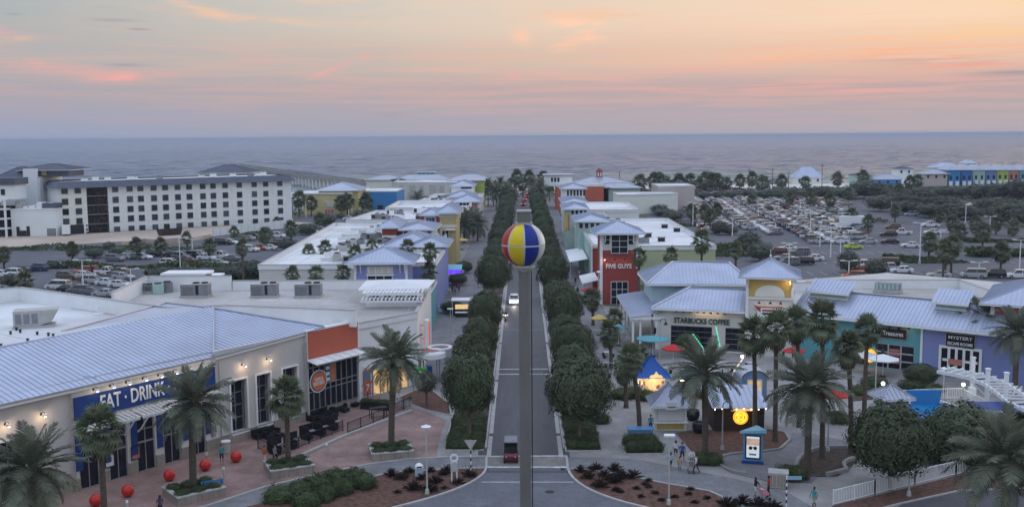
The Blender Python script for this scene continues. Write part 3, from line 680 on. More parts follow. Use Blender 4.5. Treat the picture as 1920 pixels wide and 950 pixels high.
block('poster', db, (28.05, .14, 4.4), (.72, .03, 2.0), m_pblue); block('poster', db, (28.85, .14, 4.4), (.72, .03, 2.0), m_pora)
for k in range(3): block('poster_print', db, (28.05, .12, 3.8+.6*k), (.5, .02, .35), m_white); block('poster_print', db, (28.85, .12, 3.75+.6*k), (.5, .02, .28), m_coral)
# roof slopes
E1 = G(400, 668, 8.8); EL0 = G(0, 757, 8.8); E2 = G(607, 612, 9.45); R1 = G(400, 578, 11); RL0 = G(0, 652, 11)
EL = EL0+(EL0-E1)*1.5; RL = RL0+(RL0-R1)*1.4
seam_roof(db, [L(EL), L(E1), L(R1), L(RL)], L(EL), L(E1), m_roof, .52)
seam_roof(db, [L(E1), L(E2), L(R1)], L(E1), L(E2), m_roof, .52)
b = MB(DI); b.poly([G(116, 621, 10.97), G(400, 578, 10.97), G(312, 568, 10.5)], m_roof); b.poly([R1-Vector((0, 0, .02)), E2, E2-Vector((0, 0, 2)), G(400, 578, 8.5)], m_stucco)
b.build('back_slope', db)
b = MB(DI); U = Vector((0, 0, .07))
for p, q, r in ((RL, R1, .1), (R1, E1, .16), (R1, E2, .08), (G(116, 621, 11.0), G(312, 568, 10.53), .08), (G(312, 568, 10.53), R1, .08), (G(0, 683, 10.05), G(180, 709, 8.95), .07)): b.tube(p+U, q+U, r, r, m_roof2, 6)
b.build('ridge_cap', db)
b = MB(DI); D_ = Vector((0, 0, .2)); n_ = Vector((math.sin(ANG), -math.cos(ANG), 0))*.06
for p, q in ((EL, E1), (E1, E2)): b.beam(p-D_+n_, q-D_+n_, .14, .3, m_white); b.beam(p-D_*.2+n_*2.6, q-D_*.2+n_*2.6, .14, .12, m_steel)
b.build('gutter', db)
b = MB(DI)   # soffit under the eaves
for p, q in ((EL, E1), (E1, E2)):
    i_ = Vector((-math.sin(ANG), math.cos(ANG), 0))*1.2; b.poly([p-D_*1.6, q-D_*1.6, q+i_-D_*1.6, p+i_-D_*1.6], m_cream)
b.build('soffit', db)
def parapet(parent, pts, z0, z1, mat, T=None, w=.35, name='parapet', cap=None):
    b = MB(T)
    for p, q in zip(pts[:-1], pts[1:]):
        p, q = Vector((p[0], p[1], 0)), Vector((q[0], q[1], 0)); b.beam((p.x, p.y, (z0+z1)/2), (q.x, q.y, (z0+z1)/2), w, z1-z0, mat)
        b.beam((p.x, p.y, z1+.03), (q.x, q.y, z1+.03), w+.12, .06, cap or m_steel)
    return b.build(name, parent)
parapet(db, [(-95, 102), G(0, 540, 10.8), G(37, 537, 10.8), G(320, 575, 10.8), G(430, 577, 10.4), G(668, 602, 9.5)], 8.9, 10.7, m_white, DI)
# plant on its roof
def hvac_unit(name, label, loc, rz, l, w, h, fans=2, m=None, group=None):
    m = m or m_hvac; r = thing(name, label, 'air conditioner', loc, rz, group)
    MB().box(-l/2, -w/2, .25, l/2, w/2, h, m).box(-l/2-.04, -w/2-.04, h, l/2+.04, w/2+.04, h+.06, m_hvac2).build('casing', r)
    MB().box(-l/2-.15, -w/2-.1, 0, l/2+.15, w/2+.1, .25, m_hvac2).build('curb', r)
    g = MB()
    for k in range(4): g.box(-l*.45, -w/2-.03, .45+k*(h-.6)/4, -l*.05, -w/2-.005, .5+k*(h-.6)/4, m_dark)
    g.box(l*.05, -w/2-.025, .4, l*.16, -w/2-.004, h-.1, m_dark); g.build('louvre', r)
    for k in range(fans): MB().lathe([(.0, .07), (.38, .07), (.42, .2), (.48, .2), (.48, .0)], m_dark, 12).build('fan', r, (l/2-.6-k*1.15, 0, h))
    return r
u0 = G(68, 612, 9.0); r = thing('rooftop_air_handler', 'boxy pale air handler with dark slanted intake grille on the restaurant roof', 'air conditioner', tuple(u0), .35)
MB().box(-2.1, -1, .3, .5, 1, 1.9, m_hvac2).box(-2.2, -1.1, 0, 1.9, 1.1, .28, m_hvac2).build('casing', r)
MB().add([(.5, -1, .3), (1.6, -1, .6), (2.3, -1, 1.9), (.5, -1, 1.9), (.5, 1, .3), (1.6, 1, .6), (2.3, 1, 1.9), (.5, 1, 1.9)], [(0, 1, 2, 3), (7, 6, 5, 4), (0, 4, 5, 1), (1, 5, 6, 2), (2, 6, 7, 3)], m_hvac2).build('hood', r)
g = MB()
for k in range(7): g.beam((1.62+k*.1, -.9, .7+k*.18), (1.62+k*.1, .9, .7+k*.18), .08, .08, m_dark)
for k in range(3): g.box(-1.9+k*.8, -1.02, .5, -1.3+k*.8, -1.003, 1.6, m_hvac)
g.build('intake_grille', r)
for i, (u, v, lb) in enumerate([(185, 588, 'short white vent pipe with a flat base on the restaurant roof'), (198, 585, 'taller white vent pipe beside a shorter one on the restaurant roof')]):
    p = G(u, v, 9.02); r = thing('vent_pipe', lb, 'pipe', tuple(p)); MB().tube((0, 0, 0), (0, 0, .9+.5*i), .12, .12, m_white, 8).build('pipe', r); MB().lathe([(.0, .12), (.6, .1), (.7, 0)], m_white, 12).build('flashing', r)
for k, (u, v) in enumerate(sorted([(20, 626), (31, 619), (38, 623), (70, 627), (91, 629), (100, 631), (52, 640), (2, 650)])):
    p = G(u, v, 9.02); o = MB().tube((0, 0, 0), (0, 0, .25), .13, .1, m_dark, 7).tube((0, 0, .25), (0, 0, .32), .17, .17, m_dark, 7).build('roof_drain', None, tuple(p)); tag(o, '%s small black vent cap from the left on the restaurant roof' % ['first', 'second', 'third', 'fourth', 'fifth', 'sixth', 'seventh', 'eighth'][k], 'vent', 'black vent caps on the restaurant roof')

# ------------------------------------------------------------------ white store behind it
ws = thing('white_store', 'white flat roofed store with slatted corner tower beside the street', 'store', (-30, 125, 0))
WI = Matrix.Translation((30, -125, 0))
foot = [(-18.3, 110.2), (-12.4, 117.0), (-12.75, 139.2), (-52.5, 139.6), (-51.4, 125), (-40, 113.5), (-30, 109.2)]
MB(WI).prism(foot, 0, 8.1, m_white, cap=False).build('wall', ws)
b = MB(WI); b.poly([(x, y, 8.0) for x, y in foot], m_flat); b.build('flat_roof', ws)
parapet(ws, [(-51.2, 124.6), (-52.3, 139.4), (-40.5, 139.1)], 7.9, 10.0, m_white, WI); parapet(ws, [(-40.3, 139.1), (-12.9, 139.0)], 7.9, 9.3, m_white, WI)
parapet(ws, [(-18.3, 110.2), (-12.5, 117.0), (-12.85, 138.8)], 7.9, 8.6, m_white, WI); parapet(ws, [(-40, 113.6), (-51.2, 124.6)], 7.9, 8.7, m_cream, WI)
MB(WI).box(-19.6, 124.2, 8.02, -13.1, 134, 9.7, m_white).box(-19.9, 124.0, 9.7, -12.9, 134.2, 9.85, m_white).build('tower', ws)
b = MB(WI)
for k in range(4): b.box(-18.9+k*1.55, 124.12, 8.9, -17.8+k*1.55, 124.19, 9.45, m_dark)
b.build('tower_louvre', ws)
def slats(parent, x0, x1, y0, y1, z, n, T, tilt=0.0, along='x', name='slat_canopy'):
    b = MB(T); b.beam((x0, y0, z-.14), (x1, y0, z-.14), .14, .2, m_white); b.beam((x0, y1, z-.14+tilt), (x1, y1, z-.14+tilt), .14, .2, m_white); c = b.build(name, parent)
    for i in range(n):
        x = x0+(x1-x0)*(i+.5)/n; MB(T).beam((x, y0-.2, z+.05), (x, y1+.2, z+.05+tilt), .1, .16, m_white).build('slat', c)
    for x in (x0+.4, x1-.4): MB(T).tube((x, y0+.1, z-.1), (x, y1, z-1.0), .07, .07, m_white, 5).build('bracket', c)
    return c
slats(ws, -19.9, -12.2, 122.0, 124.1, 9.2, 16, WI, .1); slats(ws, -19.3, -12.2, 123.2, 125.8, 9.85, 15, WI, .12)
b = MB(WI); c_ = [(-20.6, 125.6, 10.0), (-12.0, 126.0, 10.1), (-11.6, 131.6, 10.35), (-20.4, 131.4, 10.35)]; ap = (-16.6, 129.4, 10.75)
for i in range(4): b.poly([c_[i], c_[(i+1) % 4], ap], m_white2)
b.poly([(x, y, z-.15) for x, y, z in c_[::-1]], m_white)
for i in range(4): b.beam(Vector(c_[i])-Vector((0, 0, .08)), Vector(c_[(i+1) % 4])-Vector((0, 0, .08)), .14, .18, m_white)
b.build('tower_roof', ws)
for x, y in ((-19.4, 124.4), (-13.2, 124.4), (-13.2, 131), (-19.4, 131)): MB(WI).tube((x, y, 9.86), (x, y, 10.1), .12, .12, m_white, 6).build('tower_post', ws)
# entrance side of the store
SA = math.atan2(117.0-110.2, -12.4+18.3); SP = WI @ Vector((-18.3, 110.2, 0))
ent = ob('entrance', MB().box(.7, -.1, 3.3, 7.6, -.004, 3.6, m_white).mesh('entrance_header'), ws, tuple(SP), SA)
m_lit = pm('lit_interior', (1.0, .62, .28), .5, emit=.45, var=.6, scale=1.3)
window(ent, 4.6, .1, 5.2, 3.0, 5, 2, y=-.1, fm=m_steel, gm=m_lit)
block('poster', ent, (1.1, -.12, 1.7), (1.0, .05, 2.9), m_orange); text('lettering', '7', ent, (1.1, -.16, 1.1), 1.1, m_white); block('poster_print', ent, (1.1, -.15, 2.5), (.8, .02, .9), m_sky)
bs_ = thing('blade_sign', 'tall rounded orange blade sign standing out from the white store wall', 'sign', (-11.7, 121.5, 0))
MB().box(-.25, -.6, 3.4, .25, .6, 6.9, m_white).build('panel', bs_); MB().box(-.31, -.45, 3.6, .31, .45, 6.7, pm('sign_orange', (.85, .13, .03), .5, emit=.35, var=.05)).build('face', bs_); MB().tube((-.9, 0, 4.6), (-.25, 0, 4.6), .06, .06, m_steel).tube((-.9, 0, 6.2), (-.25, 0, 6.2), .06, .06, m_steel).build('bracket', bs_)
rc = thing('round_canopy', 'round white and red entrance canopy on posts beside the white store', 'canopy', (-11.2, 119.5, 0))
MB().lathe([(0, 3.5), (1.75, 3.5), (1.9, 3.3), (1.9, 2.75), (1.7, 2.75)], m_white, 24).build('rim', rc); MB().lathe([(0, 3.56), (1.1, 3.56), (1.1, 3.51)], m_coral, 20).build('disc', rc)
MB().lathe([(1.15, 3.6), (1.55, 3.6), (1.55, 3.75), (1.15, 3.75), (1.15, 3.6)], m_white, 20, (1.1, 1.1, 0)).build('ring', rc)
for a in range(4): MB().tube((1.4*math.cos(a*1.57+.7), 1.4*math.sin(a*1.57+.7), 0), (1.4*math.cos(a*1.57+.7), 1.4*math.sin(a*1.57+.7), 2.8), .09, .09, m_steel).build('post', rc)
gk = thing('vending_kiosk', 'bright green and navy vending kiosk under the round white canopy', 'kiosk', (-11.9, 116.4, 0), .2)
MB().box(-.6, -.45, 0, .6, .45, 2.1, pm('bright_green', (.05, .42, .08), .5, var=.2)).build('cabinet', gk); MB().box(.62, -.4, 0, 1.2, .4, 2.3, m_blue).build('side_cabinet', gk); MB().box(-.45, -.5, 1.1, .45, -.46, 1.8, m_white).build('panel', gk)
# plant on the white store
for i, (u, v, l, lb) in enumerate([(368, 556, 3.6, 'dark grey rooftop unit on the white store, leftmost of three'), (497, 556, 3.4, 'dark grey rooftop unit on the white store, middle of three'), (579, 556, 3.4, 'dark grey rooftop unit nearest the slatted tower')]):
    hvac_unit('rooftop_unit', lb, tuple(G(u, v, 8.03)), .05, l, 1.9, 1.75, 2, group='grey units on the white store roof')
for i, (u, v, lb) in enumerate([(268, 549, 'left of two low dark condensers at the roof edge'), (282, 549, 'right of two low dark condensers at the roof edge')]):
    hvac_unit('condenser', lb, tuple(G(u, v, 8.03)), .05, .95, .9, 1.1, 1)
for u, v, mm, lb in [(297, 550, m_mint, 'pale green round condenser on the white store roof'), (314, 547, m_hvac, 'grey round condenser with dark top on the white store roof')]:
    p = G(u, v, 8.03); r = thing('condenser', lb, 'air conditioner', tuple(p)); MB().lathe([(.75, 0), (.75, 1.35), (0, 1.35)], mm, 14).build('drum', r); MB().lathe([(.5, 1.36), (.5, 1.5), (.0, 1.5)], m_dark, 12).build('fan', r)
r = thing('stair_housing', 'beige stair housing with a rounded white roof on the white store', 'roof hut', tuple(G(350, 540, 8.02)))
MB().box(-3.3, 0, 0, 3.0, 3, 1.9, m_cream).build('wall', r); MB().box(-3.5, -.4, 1.9, 3.0, 3.2, 2.15, m_white).box(3.0, 0, 1.5, 4.6, 3, 1.75, m_white).build('roof', r); MB().box(.5, -.05, .3, 1.1, -.005, 1.6, m_dark).build('louvre', r)
r = thing('cooling_tower', 'two black cylinder fans behind the grey rooftop unit', 'fan', tuple(G(392, 540, 8.02)))
MB().lathe([(.45, 0), (.45, 2.0), (0, 2.0)], m_dark, 12).build('drum', r); MB().lathe([(.6, 0), (.6, 1.1), (0, 1.1)], m_dark, 12).build('drum', r, (-3.6, 0, 0))
b = MB(); b.beam((-31, 120.8, 8.15), (-22.5, 119.8, 8.15), .15, .15, m_dark); tag(b.build('roof_pipe'), 'long thin dark pipe lying across the white store roof', 'pipe')

# ------------------------------------------------------------------ helpers for the shop rows
def px_rect(root, Y, u0, v0, u1, v1, mat=None, cols=0, rows=1, y=-.06, name=None, fm=None, gm=None):
    """something flat on a front wall at depth Y, given by its corners"""
    p, q = at(u0, v1, Y), at(u1, v0, Y); x = (p.x+q.x)/2-root.location.x; dy = Y-root.location.y
    if cols: return window(root, x, p.z, q.x-p.x, q.z-p.z, cols, rows, y=dy+y, gm=gm or mat or m_glass, fm=fm, fr=.08)
    b = MB(); b.box(p.x-root.location.x, dy+y, p.z, q.x-root.location.x, dy-.004, q.z, mat); return b.build(name or 'panel', root)
def pavilion(name, label, cat, Y, D, uL, uR, ve, va, wm, inset=.9, z0=0.0, mat=None, single=False, pitch=.7, rise=None, ridge=None, fascia=.25):
    a, c = at(uL, ve, Y), at(uR, ve, Y); z = (a.z+c.z)/2
    r = thing(name, label, cat, ((a.x+c.x)/2, Y+inset, z0)); w = c.x-a.x
    top = at((uL+uR)/2, va, Y+D/2).z if rise is None else z+rise
    x0, x1, y1 = -w/2+inset, w/2-inset, D-2*inset
    MB().prism([(x0, 0), (x1, 0), (x1, y1), (x0, y1)], 0, z-z0-.1, wm, cap=False).build('wall', r)
    hip(r, x0, 0, x1, y1, z-z0, top-z, inset, mat, pitch, single, ridge=ridge, fascia=fascia)
    r['dims'] = (x0, x1, y1, z-z0)
    return r
def flat_block(name, label, cat, pts, h, wm, ph=.8, z0=0, roofm=None, pm_=None, xform=None):
    x, y = pts[0]; T = Matrix.Translation((-x, -y, 0)); r = thing(name, label, cat, (x, y, 0))
    MB(T).prism(pts, z0, h, wm, cap=False).build('wall', r)
    b = MB(T); b.poly([(p[0], p[1], h-.05) for p in pts], roofm or m_white2); b.build('flat_roof', r)
    parapet(r, list(pts)+[pts[0]], h-.1, h+ph, pm_ or m_white, T)
    return r
def brackets(root, xs_, y, z, dx=0, dy=-1, mat=None):
    for x in xs_:
        MB().tube((x, y-.05, z-1.6), (x+dx*.8, y+dy*.8, z-.25), .09, .09, mat or m_white, 5).tube((x, y-.06, z-1.7), (x, y-.06, z-.3), .07, .07, mat or m_white, 5).build('bracket', root)

def roof_seams(parent, T, x0, x1, y0, y1, z, step=3.0):
    """lapped joints of a membrane roof"""
    b = MB(T); x = x0
    while x < x1: b.box(x, y0, z, x+.12, y1, z+.012, m_hvac2); x += step
    y = y0
    while y < y1: b.box(x0, y, z+.001, x1, y+.10, z+.014, m_hvac2); y += step*3.3
    tag(b.build('roof_seam', parent), kind='stuff')
roof_seams(ws, WI, -38, -13.3, 118.5, 138.5, 8.0); roof_seams(db, None, -30, 10, 9.5, 30, 9.0, 3.4)
# ------------------------------------------------------------------ left-hand shop row along the street
T0 = lambda x, y: Matrix.Translation((-x, -y, 0))
lb = flat_block('long_flat_store', 'long low store with white flat roof and beige end wall behind tall fan palms', 'store', [(-45, 171), (-17, 171), (-17, 250), (-47.5, 256)], 6.8, m_cream, .7)
lb2 = flat_block('flat_store', 'white flat roofed store with a stepped parapet in front of the blue building', 'store', [(-45, 258), (-17, 258), (-17, 292), (-42, 292)], 7.2, m_cream, .8)
lb3 = flat_block('flat_store', 'farthest white flat roofed store of the left row, beside the date palm', 'store', [(-40, 296), (-16, 296), (-16, 332), (-40, 330)], 7.4, m_cream, 1.0)
lb4 = flat_block('flat_store', 'low pale building with cluttered white roof behind the far pavilions', 'store', [(-37, 342), (-15, 342), (-15, 398), (-34, 398)], 6.0, m_cream, .8)
sh1 = flat_block('purple_store', 'periwinkle blue store walls with a white band behind the purple pavilion', 'store', [(-27, 163), (-14.2, 163), (-14.2, 183), (-27, 183)], 8.2, m_purple, .5)
MB(T0(-27, 163)).box(-18.6, 162.9, 0, -18.3, 162.99, 8.4, m_white).box(-14.6, 162.88, 0, -14.1, 162.98, 8.6, m_white).build('corner_trim', sh1)
tw = flat_block('teal_store', 'narrow teal store front beside the white posts', 'store', [(-17.4, 150), (-14.0, 150), (-14.0, 162), (-17.4, 162)], 5.6, m_teal, .4)
MB(T0(-17.4, 150)).box(-14.25, 149.9, 0, -13.95, 149.99, 6.2, m_white).build('corner_trim', tw)
pv = pavilion('purple_pavilion', 'periwinkle pavilion with steep blue metal hip roof and white brackets', 'pavilion', 150, 10.5, 645, 777, 493, 463, m_purple, 1.3, single=True, pitch=.55)
x0, x1, y1, hz = pv['dims']
brackets(pv, (x0+.3, x0+1.0, x1-1.0, x1-.3), 0, hz, 0, -1)
px_rect(pv, 151.3, 688, 499, 737, 513, m_cream, name='shutter_panel'); px_rect(pv, 151.3, 690, 517, 735, 535, cols=3, rows=1)
px_rect(pv, 151.3, 686, 513.5, 739, 516, m_white, y=-.12, name='sill')
for i in range(4): px_rect(pv, 151.3, 691+i*12.5, 500, 692+i*12.5, 512, m_white, y=-.09, name='batten')
MB().box(x0-.06, -.06, 0, x0+.25, .2, hz-.3, m_white).box(x1-.25, -.06, 0, x1+.06, .2, hz-.3, m_white).build('corner_trim', pv)
p = pavilion('grey_roof_pavilion', 'wide pavilion with a tall grey hip roof behind the purple pavilion', 'pavilion', 188, 16, 716, 822, 462, 434.5, m_purple, 1.0, pitch=.8)
p2_ = pavilion('purple_pavilion', 'pavilion with low grey hip roof at the street end of the periwinkle store', 'pavilion', 182, 12, 770, 842, 461, 443, m_purple, 1.0, pitch=.7)
px_rect(p2_, 183, 776, 464, 800, 475, cols=3); px_rect(p2_, 183, 790, 466, 793, 530, m_white, name='post')
p = pavilion('red_pavilion', 'grey roofed pavilion with a red wall under its eaves on the left row', 'pavilion', 212, 14, 706, 752, 426.5, 408, m_brickred, 1.0, pitch=.9)
px_rect(p, 213, 716, 441, 744, 446, m_white, name='trim_band')
p = pavilion('beige_pavilion', 'beige pavilion with pink panels under a grey hip roof', 'pavilion', 206, 14, 746, 818, 430, 415.5, m_cream, .9, pitch=.9)
for i, mm in enumerate((m_glass, m_yel, m_coral, m_coral, m_glass)): px_rect(p, 206.9, 757+i*11, 433, 764+i*11, 443, mm, name='wall_panel')
px_rect(p, 206.9, 800, 436, 822, 449, m_white, name='sign_panel')
p = pavilion('red_window_pavilion', 'pavilion with red wall bays and a blue glazed centre', 'pavilion', 236, 13, 785, 830, 403, 390, m_cream, .8, pitch=.9)
px_rect(p, 236.8, 788, 405, 795, 421, m_brickred, name='wall_panel'); px_rect(p, 236.8, 818, 405, 825, 421, m_brickred, name='wall_panel'); px_rect(p, 236.8, 799, 408, 815, 423, cols=3, gm=m_blue)
p = pavilion('yellow_store', 'mustard yellow two storey store with grey hip roof on the left row', 'store', 224, 15, 816, 862, 399, 381, pm('pale_mustard', (.48, .38, .19), .85, var=.08), .9, pitch=.9)
px_rect(p, 224.9, 826, 421, 857, 426, m_cream, name='trim_band'); px_rect(p, 224.9, 829, 432, 841, 446, cols=2); px_rect(p, 224.9, 822, 402, 858, 407, m_cream, name='trim_band'); px_rect(p, 224.9, 836, 429, 854, 431, m_white, y=-1.2, name='awning')
p = pavilion('glass_front_store', 'distant store with tall glazed bays and an orange wall panel', 'store', 318, 18, 846, 904, 378, 364, m_cream, .9, pitch=1.0)
for i in range(4): px_rect(p, 318.9, 862+i*6.5, 380, 866.5+i*6.5, 396, m_glass, name='window')
px_rect(p, 318.9, 888, 381, 895, 399, m_coral, name='wall_panel'); px_rect(p, 318.9, 895.5, 386, 900, 396, m_white, name='sign_panel')
p = pavilion('grey_roof_store', 'distant low store under a grey hip roof, above the glass front store', 'store', 345, 20, 838, 890, 369, 357, m_cream, .9, pitch=1.0)
p = pavilion('white_shop', 'farthest white shop of the left row with dark eaves band', 'store', 392, 22, 842, 890, 349, 337.5, m_white, .8, pitch=1.2)
px_rect(p, 392.8, 864, 350, 884, 354, m_dark, name='window')
p = flat_block('lime_store', 'lime green walled store beside the palms at the end of the street', 'store', [(-20.5, 415), (-15.5, 415), (-15.5, 426), (-20.5, 426)], 10.6, m_lime, .3)
b = MB(T0(-20.5, 415)).box(-31, 414, 10.9, -15, 427, 11.2, m_roof2); b.build('roof', p)
# plant on the white roofs of the left row: many small units
k = 0
for (xa, xb, ya, yb, n, z, where) in [(-36, -20, 178, 246, 26, 6.78, 'on the long white roof'), (-40, -20, 260, 290, 12, 7.2, 'on the stepped white roof'), (-33, -18, 345, 394, 12, 6.0, 'on the far cluttered roof')]:
    sp_ = []
    for i in range(n): sp_.append((rnd.uniform(xa, xb), ya+(yb-ya)*(i+.5)/n))
    for i, (x, y) in enumerate(sp_):
        l = rnd.choice((1.2, 1.8, 2.4, 3.6)); h = rnd.uniform(.9, 1.7); mm = rnd.choice((m_hvac, m_hvac2, m_hvac, m_white))
        r = thing('rooftop_unit', '%s boxy rooftop unit from the camera %s of the left row' % (ordn(i), where), 'air conditioner', (x, y, z), 0, 'boxy units '+where)
        MB().box(-l/2, -.9, .2, l/2, .9, h, mm).box(-l/2-.1, -1, 0, l/2+.1, 1, .2, m_hvac2).build('casing', r)
        MB().lathe([(.5, .02), (.5, .18), (0, .18)], m_dark, 10).build('fan', r, (l/2-.6, 0, h))
        if l > 2: MB().box(-l/2+.2, -.93, .4, -l/2+1.1, -.905, h-.2, m_dark).build('louvre', r)

# ------------------------------------------------------------------ hotel and the buildings by the beach, left
HA = G(118, 440); HB = G(545, 415); HANG = math.atan2(HB.y-HA.y, HB.x-HA.x); HL = (HB-HA).length
ht = thing('hotel', 'long white five storey hotel under repair with dark slate roof edge', 'hotel', (HA.x, HA.y, 0), HANG)
def hw(u, v): return onwall(u, v, HA, HANG)
ucol = [122, 147, 217, 244, 264.5, 289, 310.7, 334, 355.6, 381, 400.5, 423, 449.6, 477.5, 499, 525.5]
scol = [hw(u, 380)[0] for u in ucol]; zr = [hw(300, v)[1]-.9 for v in (425.5, 406.5, 389, 371, 351.5)]
g0, g1 = hw(163, 380)[0], hw(203, 380)[0]
m_hw = pm('hotel_stucco', (.78, .80, .79), .9, var=.04, scale=.3, dirt=.12); m_hw2 = pm('hotel_stucco_cream', (.78, .78, .70), .9, var=.04, scale=.3)
wall_with('wall', -.8, g0, 0, 2.9, 14.2, [(s-.95, s+.95, z, z+1.75) for s in scol[:2] for z in ()], m_hw2, parent=ht)
wall_with('wall', g1, HL+.6, 0, 0, 14.2, [], m_hw, parent=ht)
MB().box(-.8, .36, 0, g0, 17, 14.2, m_hw).box(g1, .36, 0, HL+.6, 17, 14.2, m_hw).box(g0+.01, 2.01, 0, g1-.01, 16.9, 14.1, m_hw).build('wall', ht)
MB().box(-.6, -.05, 0, -.1, .35, 2.9, m_hw).box(6.2, -.05, 0, 6.8, .35, 2.9, m_hw).box(0, .2, 0, 6.2, .352, 2.8, m_dark).box(6.9, .25, 0, g0, .355, 2.9, m_slate).build('carport', ht)
for c_, s in enumerate(scol):
    for j, z in enumerate(zr):
        if c_ < 2 and j == 0: continue
        window(ht, s, z, 1.75, 1.8, 1, 1, y=-.11, fm=m_hvac, gm=m_hglass, fr=.06, deep=.03)
for c_ in range(2, len(scol)-1):      # faint pilaster joints between the bays
    xm = (scol[c_]+scol[c_+1])/2; MB().box(xm-.12, -.05, .3, xm+.12, -.003, 14.0, m_hw2).build('pilaster', ht)
for z in (3.2, 6.1, 9.0, 11.85): MB().box(g1+.8, -.025, z-.04, HL+.5, -.002, z+.04, m_hw2).build('band', ht)
# the open, stripped bay
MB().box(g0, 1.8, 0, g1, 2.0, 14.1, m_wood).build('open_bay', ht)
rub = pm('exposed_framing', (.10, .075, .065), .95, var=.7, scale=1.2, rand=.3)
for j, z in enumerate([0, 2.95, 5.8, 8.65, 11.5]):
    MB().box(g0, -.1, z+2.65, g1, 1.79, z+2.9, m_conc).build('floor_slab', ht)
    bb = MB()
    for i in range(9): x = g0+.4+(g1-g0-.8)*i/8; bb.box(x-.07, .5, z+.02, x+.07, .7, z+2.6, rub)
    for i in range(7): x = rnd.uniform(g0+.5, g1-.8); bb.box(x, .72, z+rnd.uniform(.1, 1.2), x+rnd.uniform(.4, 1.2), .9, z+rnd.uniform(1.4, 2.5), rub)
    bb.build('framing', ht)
bb = MB()
for side_ in (g0, g1):      # broken edges of the cladding
    for k in range(26): z = .5+k*.55; w = rnd.uniform(.1, .9); bb.box(side_-w if side_ == g0 else side_, -.06, z, side_ if side_ == g0 else side_+w, -.003, z+rnd.uniform(.2, .5), m_white)
tag(bb.build('torn_cladding', ht), kind='stuff')
bb = MB(); X0, X1, Y0, Y1, zt = -2.0, HL+2.0, -1.6, 19, 14.15
bb.add([(X0, Y0, zt), (X1, Y0, zt), (X1, Y1, zt), (X0, Y1, zt), (X0+2.4, Y0+2.4, zt+2.0), (X1-2.4, Y0+2.4, zt+2.0), (X1-2.4, Y1-2.4, zt+2.0), (X0+2.4, Y1-2.4, zt+2.0)], [(0, 1, 5, 4), (1, 2, 6, 5), (2, 3, 7, 6), (3, 0, 4, 7)], m_slate)
bb.poly([(X0, Y0, zt-.01), (X0, Y1, zt-.01), (X1, Y1, zt-.01), (X1, Y0, zt-.01)], m_white); bb.build('roof_edge', ht)
bb = MB().poly([(X0+2.3, Y0+2.3, zt+1.7), (X1-2.3, Y0+2.3, zt+1.7), (X1-2.3, Y1-2.3, zt+1.7), (X0+2.3, Y1-2.3, zt+1.7)], m_white2); bb.build('flat_roof', ht)
for k, s in enumerate((8, 12, 16.5, 22, 24, 33, 45, 50, 58, 62, 66, 69)):
    r = thing('rooftop_vent', '%s small vent box from the left on the hotel roof' % ordn(k).replace('nearest', 'first'), 'vent', tuple(Vector((HA.x, HA.y, zt+1.7))+Matrix.Rotation(HANG, 3, 'Z') @ Vector((s, 4+3*(k % 3), 0))), HANG, 'vent boxes on the hotel roof')
    MB().box(-.9, -.6, 0, .9, .6, .9+.3*(k % 2), m_hvac if k in (5, 9) else m_white).build('casing', r); MB().box(-1.0, -.7, .9+.3*(k % 2), 1.0, .7, 1.0+.3*(k % 2), m_hvac2).build('cap', r)
def hip_at(root, x0, y0, x1, y1, z, rise, ov, mat): hip(root, x0, y0, x1, y1, z, rise, ov, mat, 1.2, False)
pz = at(420, 335, 372); r = thing('slate_roof_house', 'dark slate hip roof showing behind the hotel roof line', 'building', (pz.x, 372, 0)); MB().prism([(-9, 0), (9, 0), (9, 14), (-9, 14)], 0, 16.4, m_white, cap=False).build('wall', r); hip_at(r, -9, 0, 9, 14, 16.4, 2.6, .8, m_slate)
# taller west wing
wa = at(24, 440, 322); wb = at(112, 440, 322)
wgx = wa.x; ww = thing('hotel_wing', 'taller blank white hotel wing with layered slate roofs at far left', 'hotel wing', (wgx, 316, 0), 0)
wid = at(100, 400, 316).x-at(26, 400, 316).x; tz = at(60, 332, 316).z
MB().box(0, 0, 0, wid, 16, tz, m_hw).build('wall', ww)
MB().box(wid*.63, -.8, 0, wid*.98, -.004, tz+2.6, m_hw).build('stair_tower', ww)
hip_at(ww, -.5, 0, wid*.66, 14, tz, 3.0, .8, m_slate)
MB().box(wid*.6, 2, tz, wid+8.5, 13, tz+2.2, m_slate).box(wid*.99, 1.9, tz+.5, wid*1.12, 1.99, tz+2.1, m_yel).build('penthouse', ww); hip_at(ww, wid*.5, 1.6, wid+9, 14, tz+2.2, 1.7, 1.2, m_slate)
for u, v in ((21.5/3.96, 495/3.96), (218/3.96, 492/3.96)):
    q = at(u, 240+v, 316); window(ww, q.x-wgx, q.z-.6, 1.2, 1.6, 1, 2, y=-.11, fm=m_hvac, gm=m_hglass, fr=.05)
ab = thing('hotel_annex', 'low blank white annex with loading doors beside the torn hotel bay', 'building', (at(14, 400, 305).x, 303, 0))
x_a = at(14, 400, 303).x; ax = at(111, 400, 303).x-x_a; azp = at(60, 393, 303).z
MB().box(0, 0, 0, ax, 8, azp, m_hw).build('wall', ab); MB().box(-.2, -.2, azp, ax+.2, 8.2, azp+.3, m_white).build('parapet', ab)
for i, (u0_, u1_, v0_, v1_) in enumerate([(38, 43, 425, 440), (57, 62, 424, 440), (44, 56, 432, 440), (95, 111, 428, 441)]):
    q, q2_ = at(u0_, v1_, 303), at(u1_, v0_, 303); MB().box(q.x-x_a, -.1, .05, q2_.x-x_a, -.004, q2_.z, m_dark if i < 3 else m_hvac).build('door', ab)
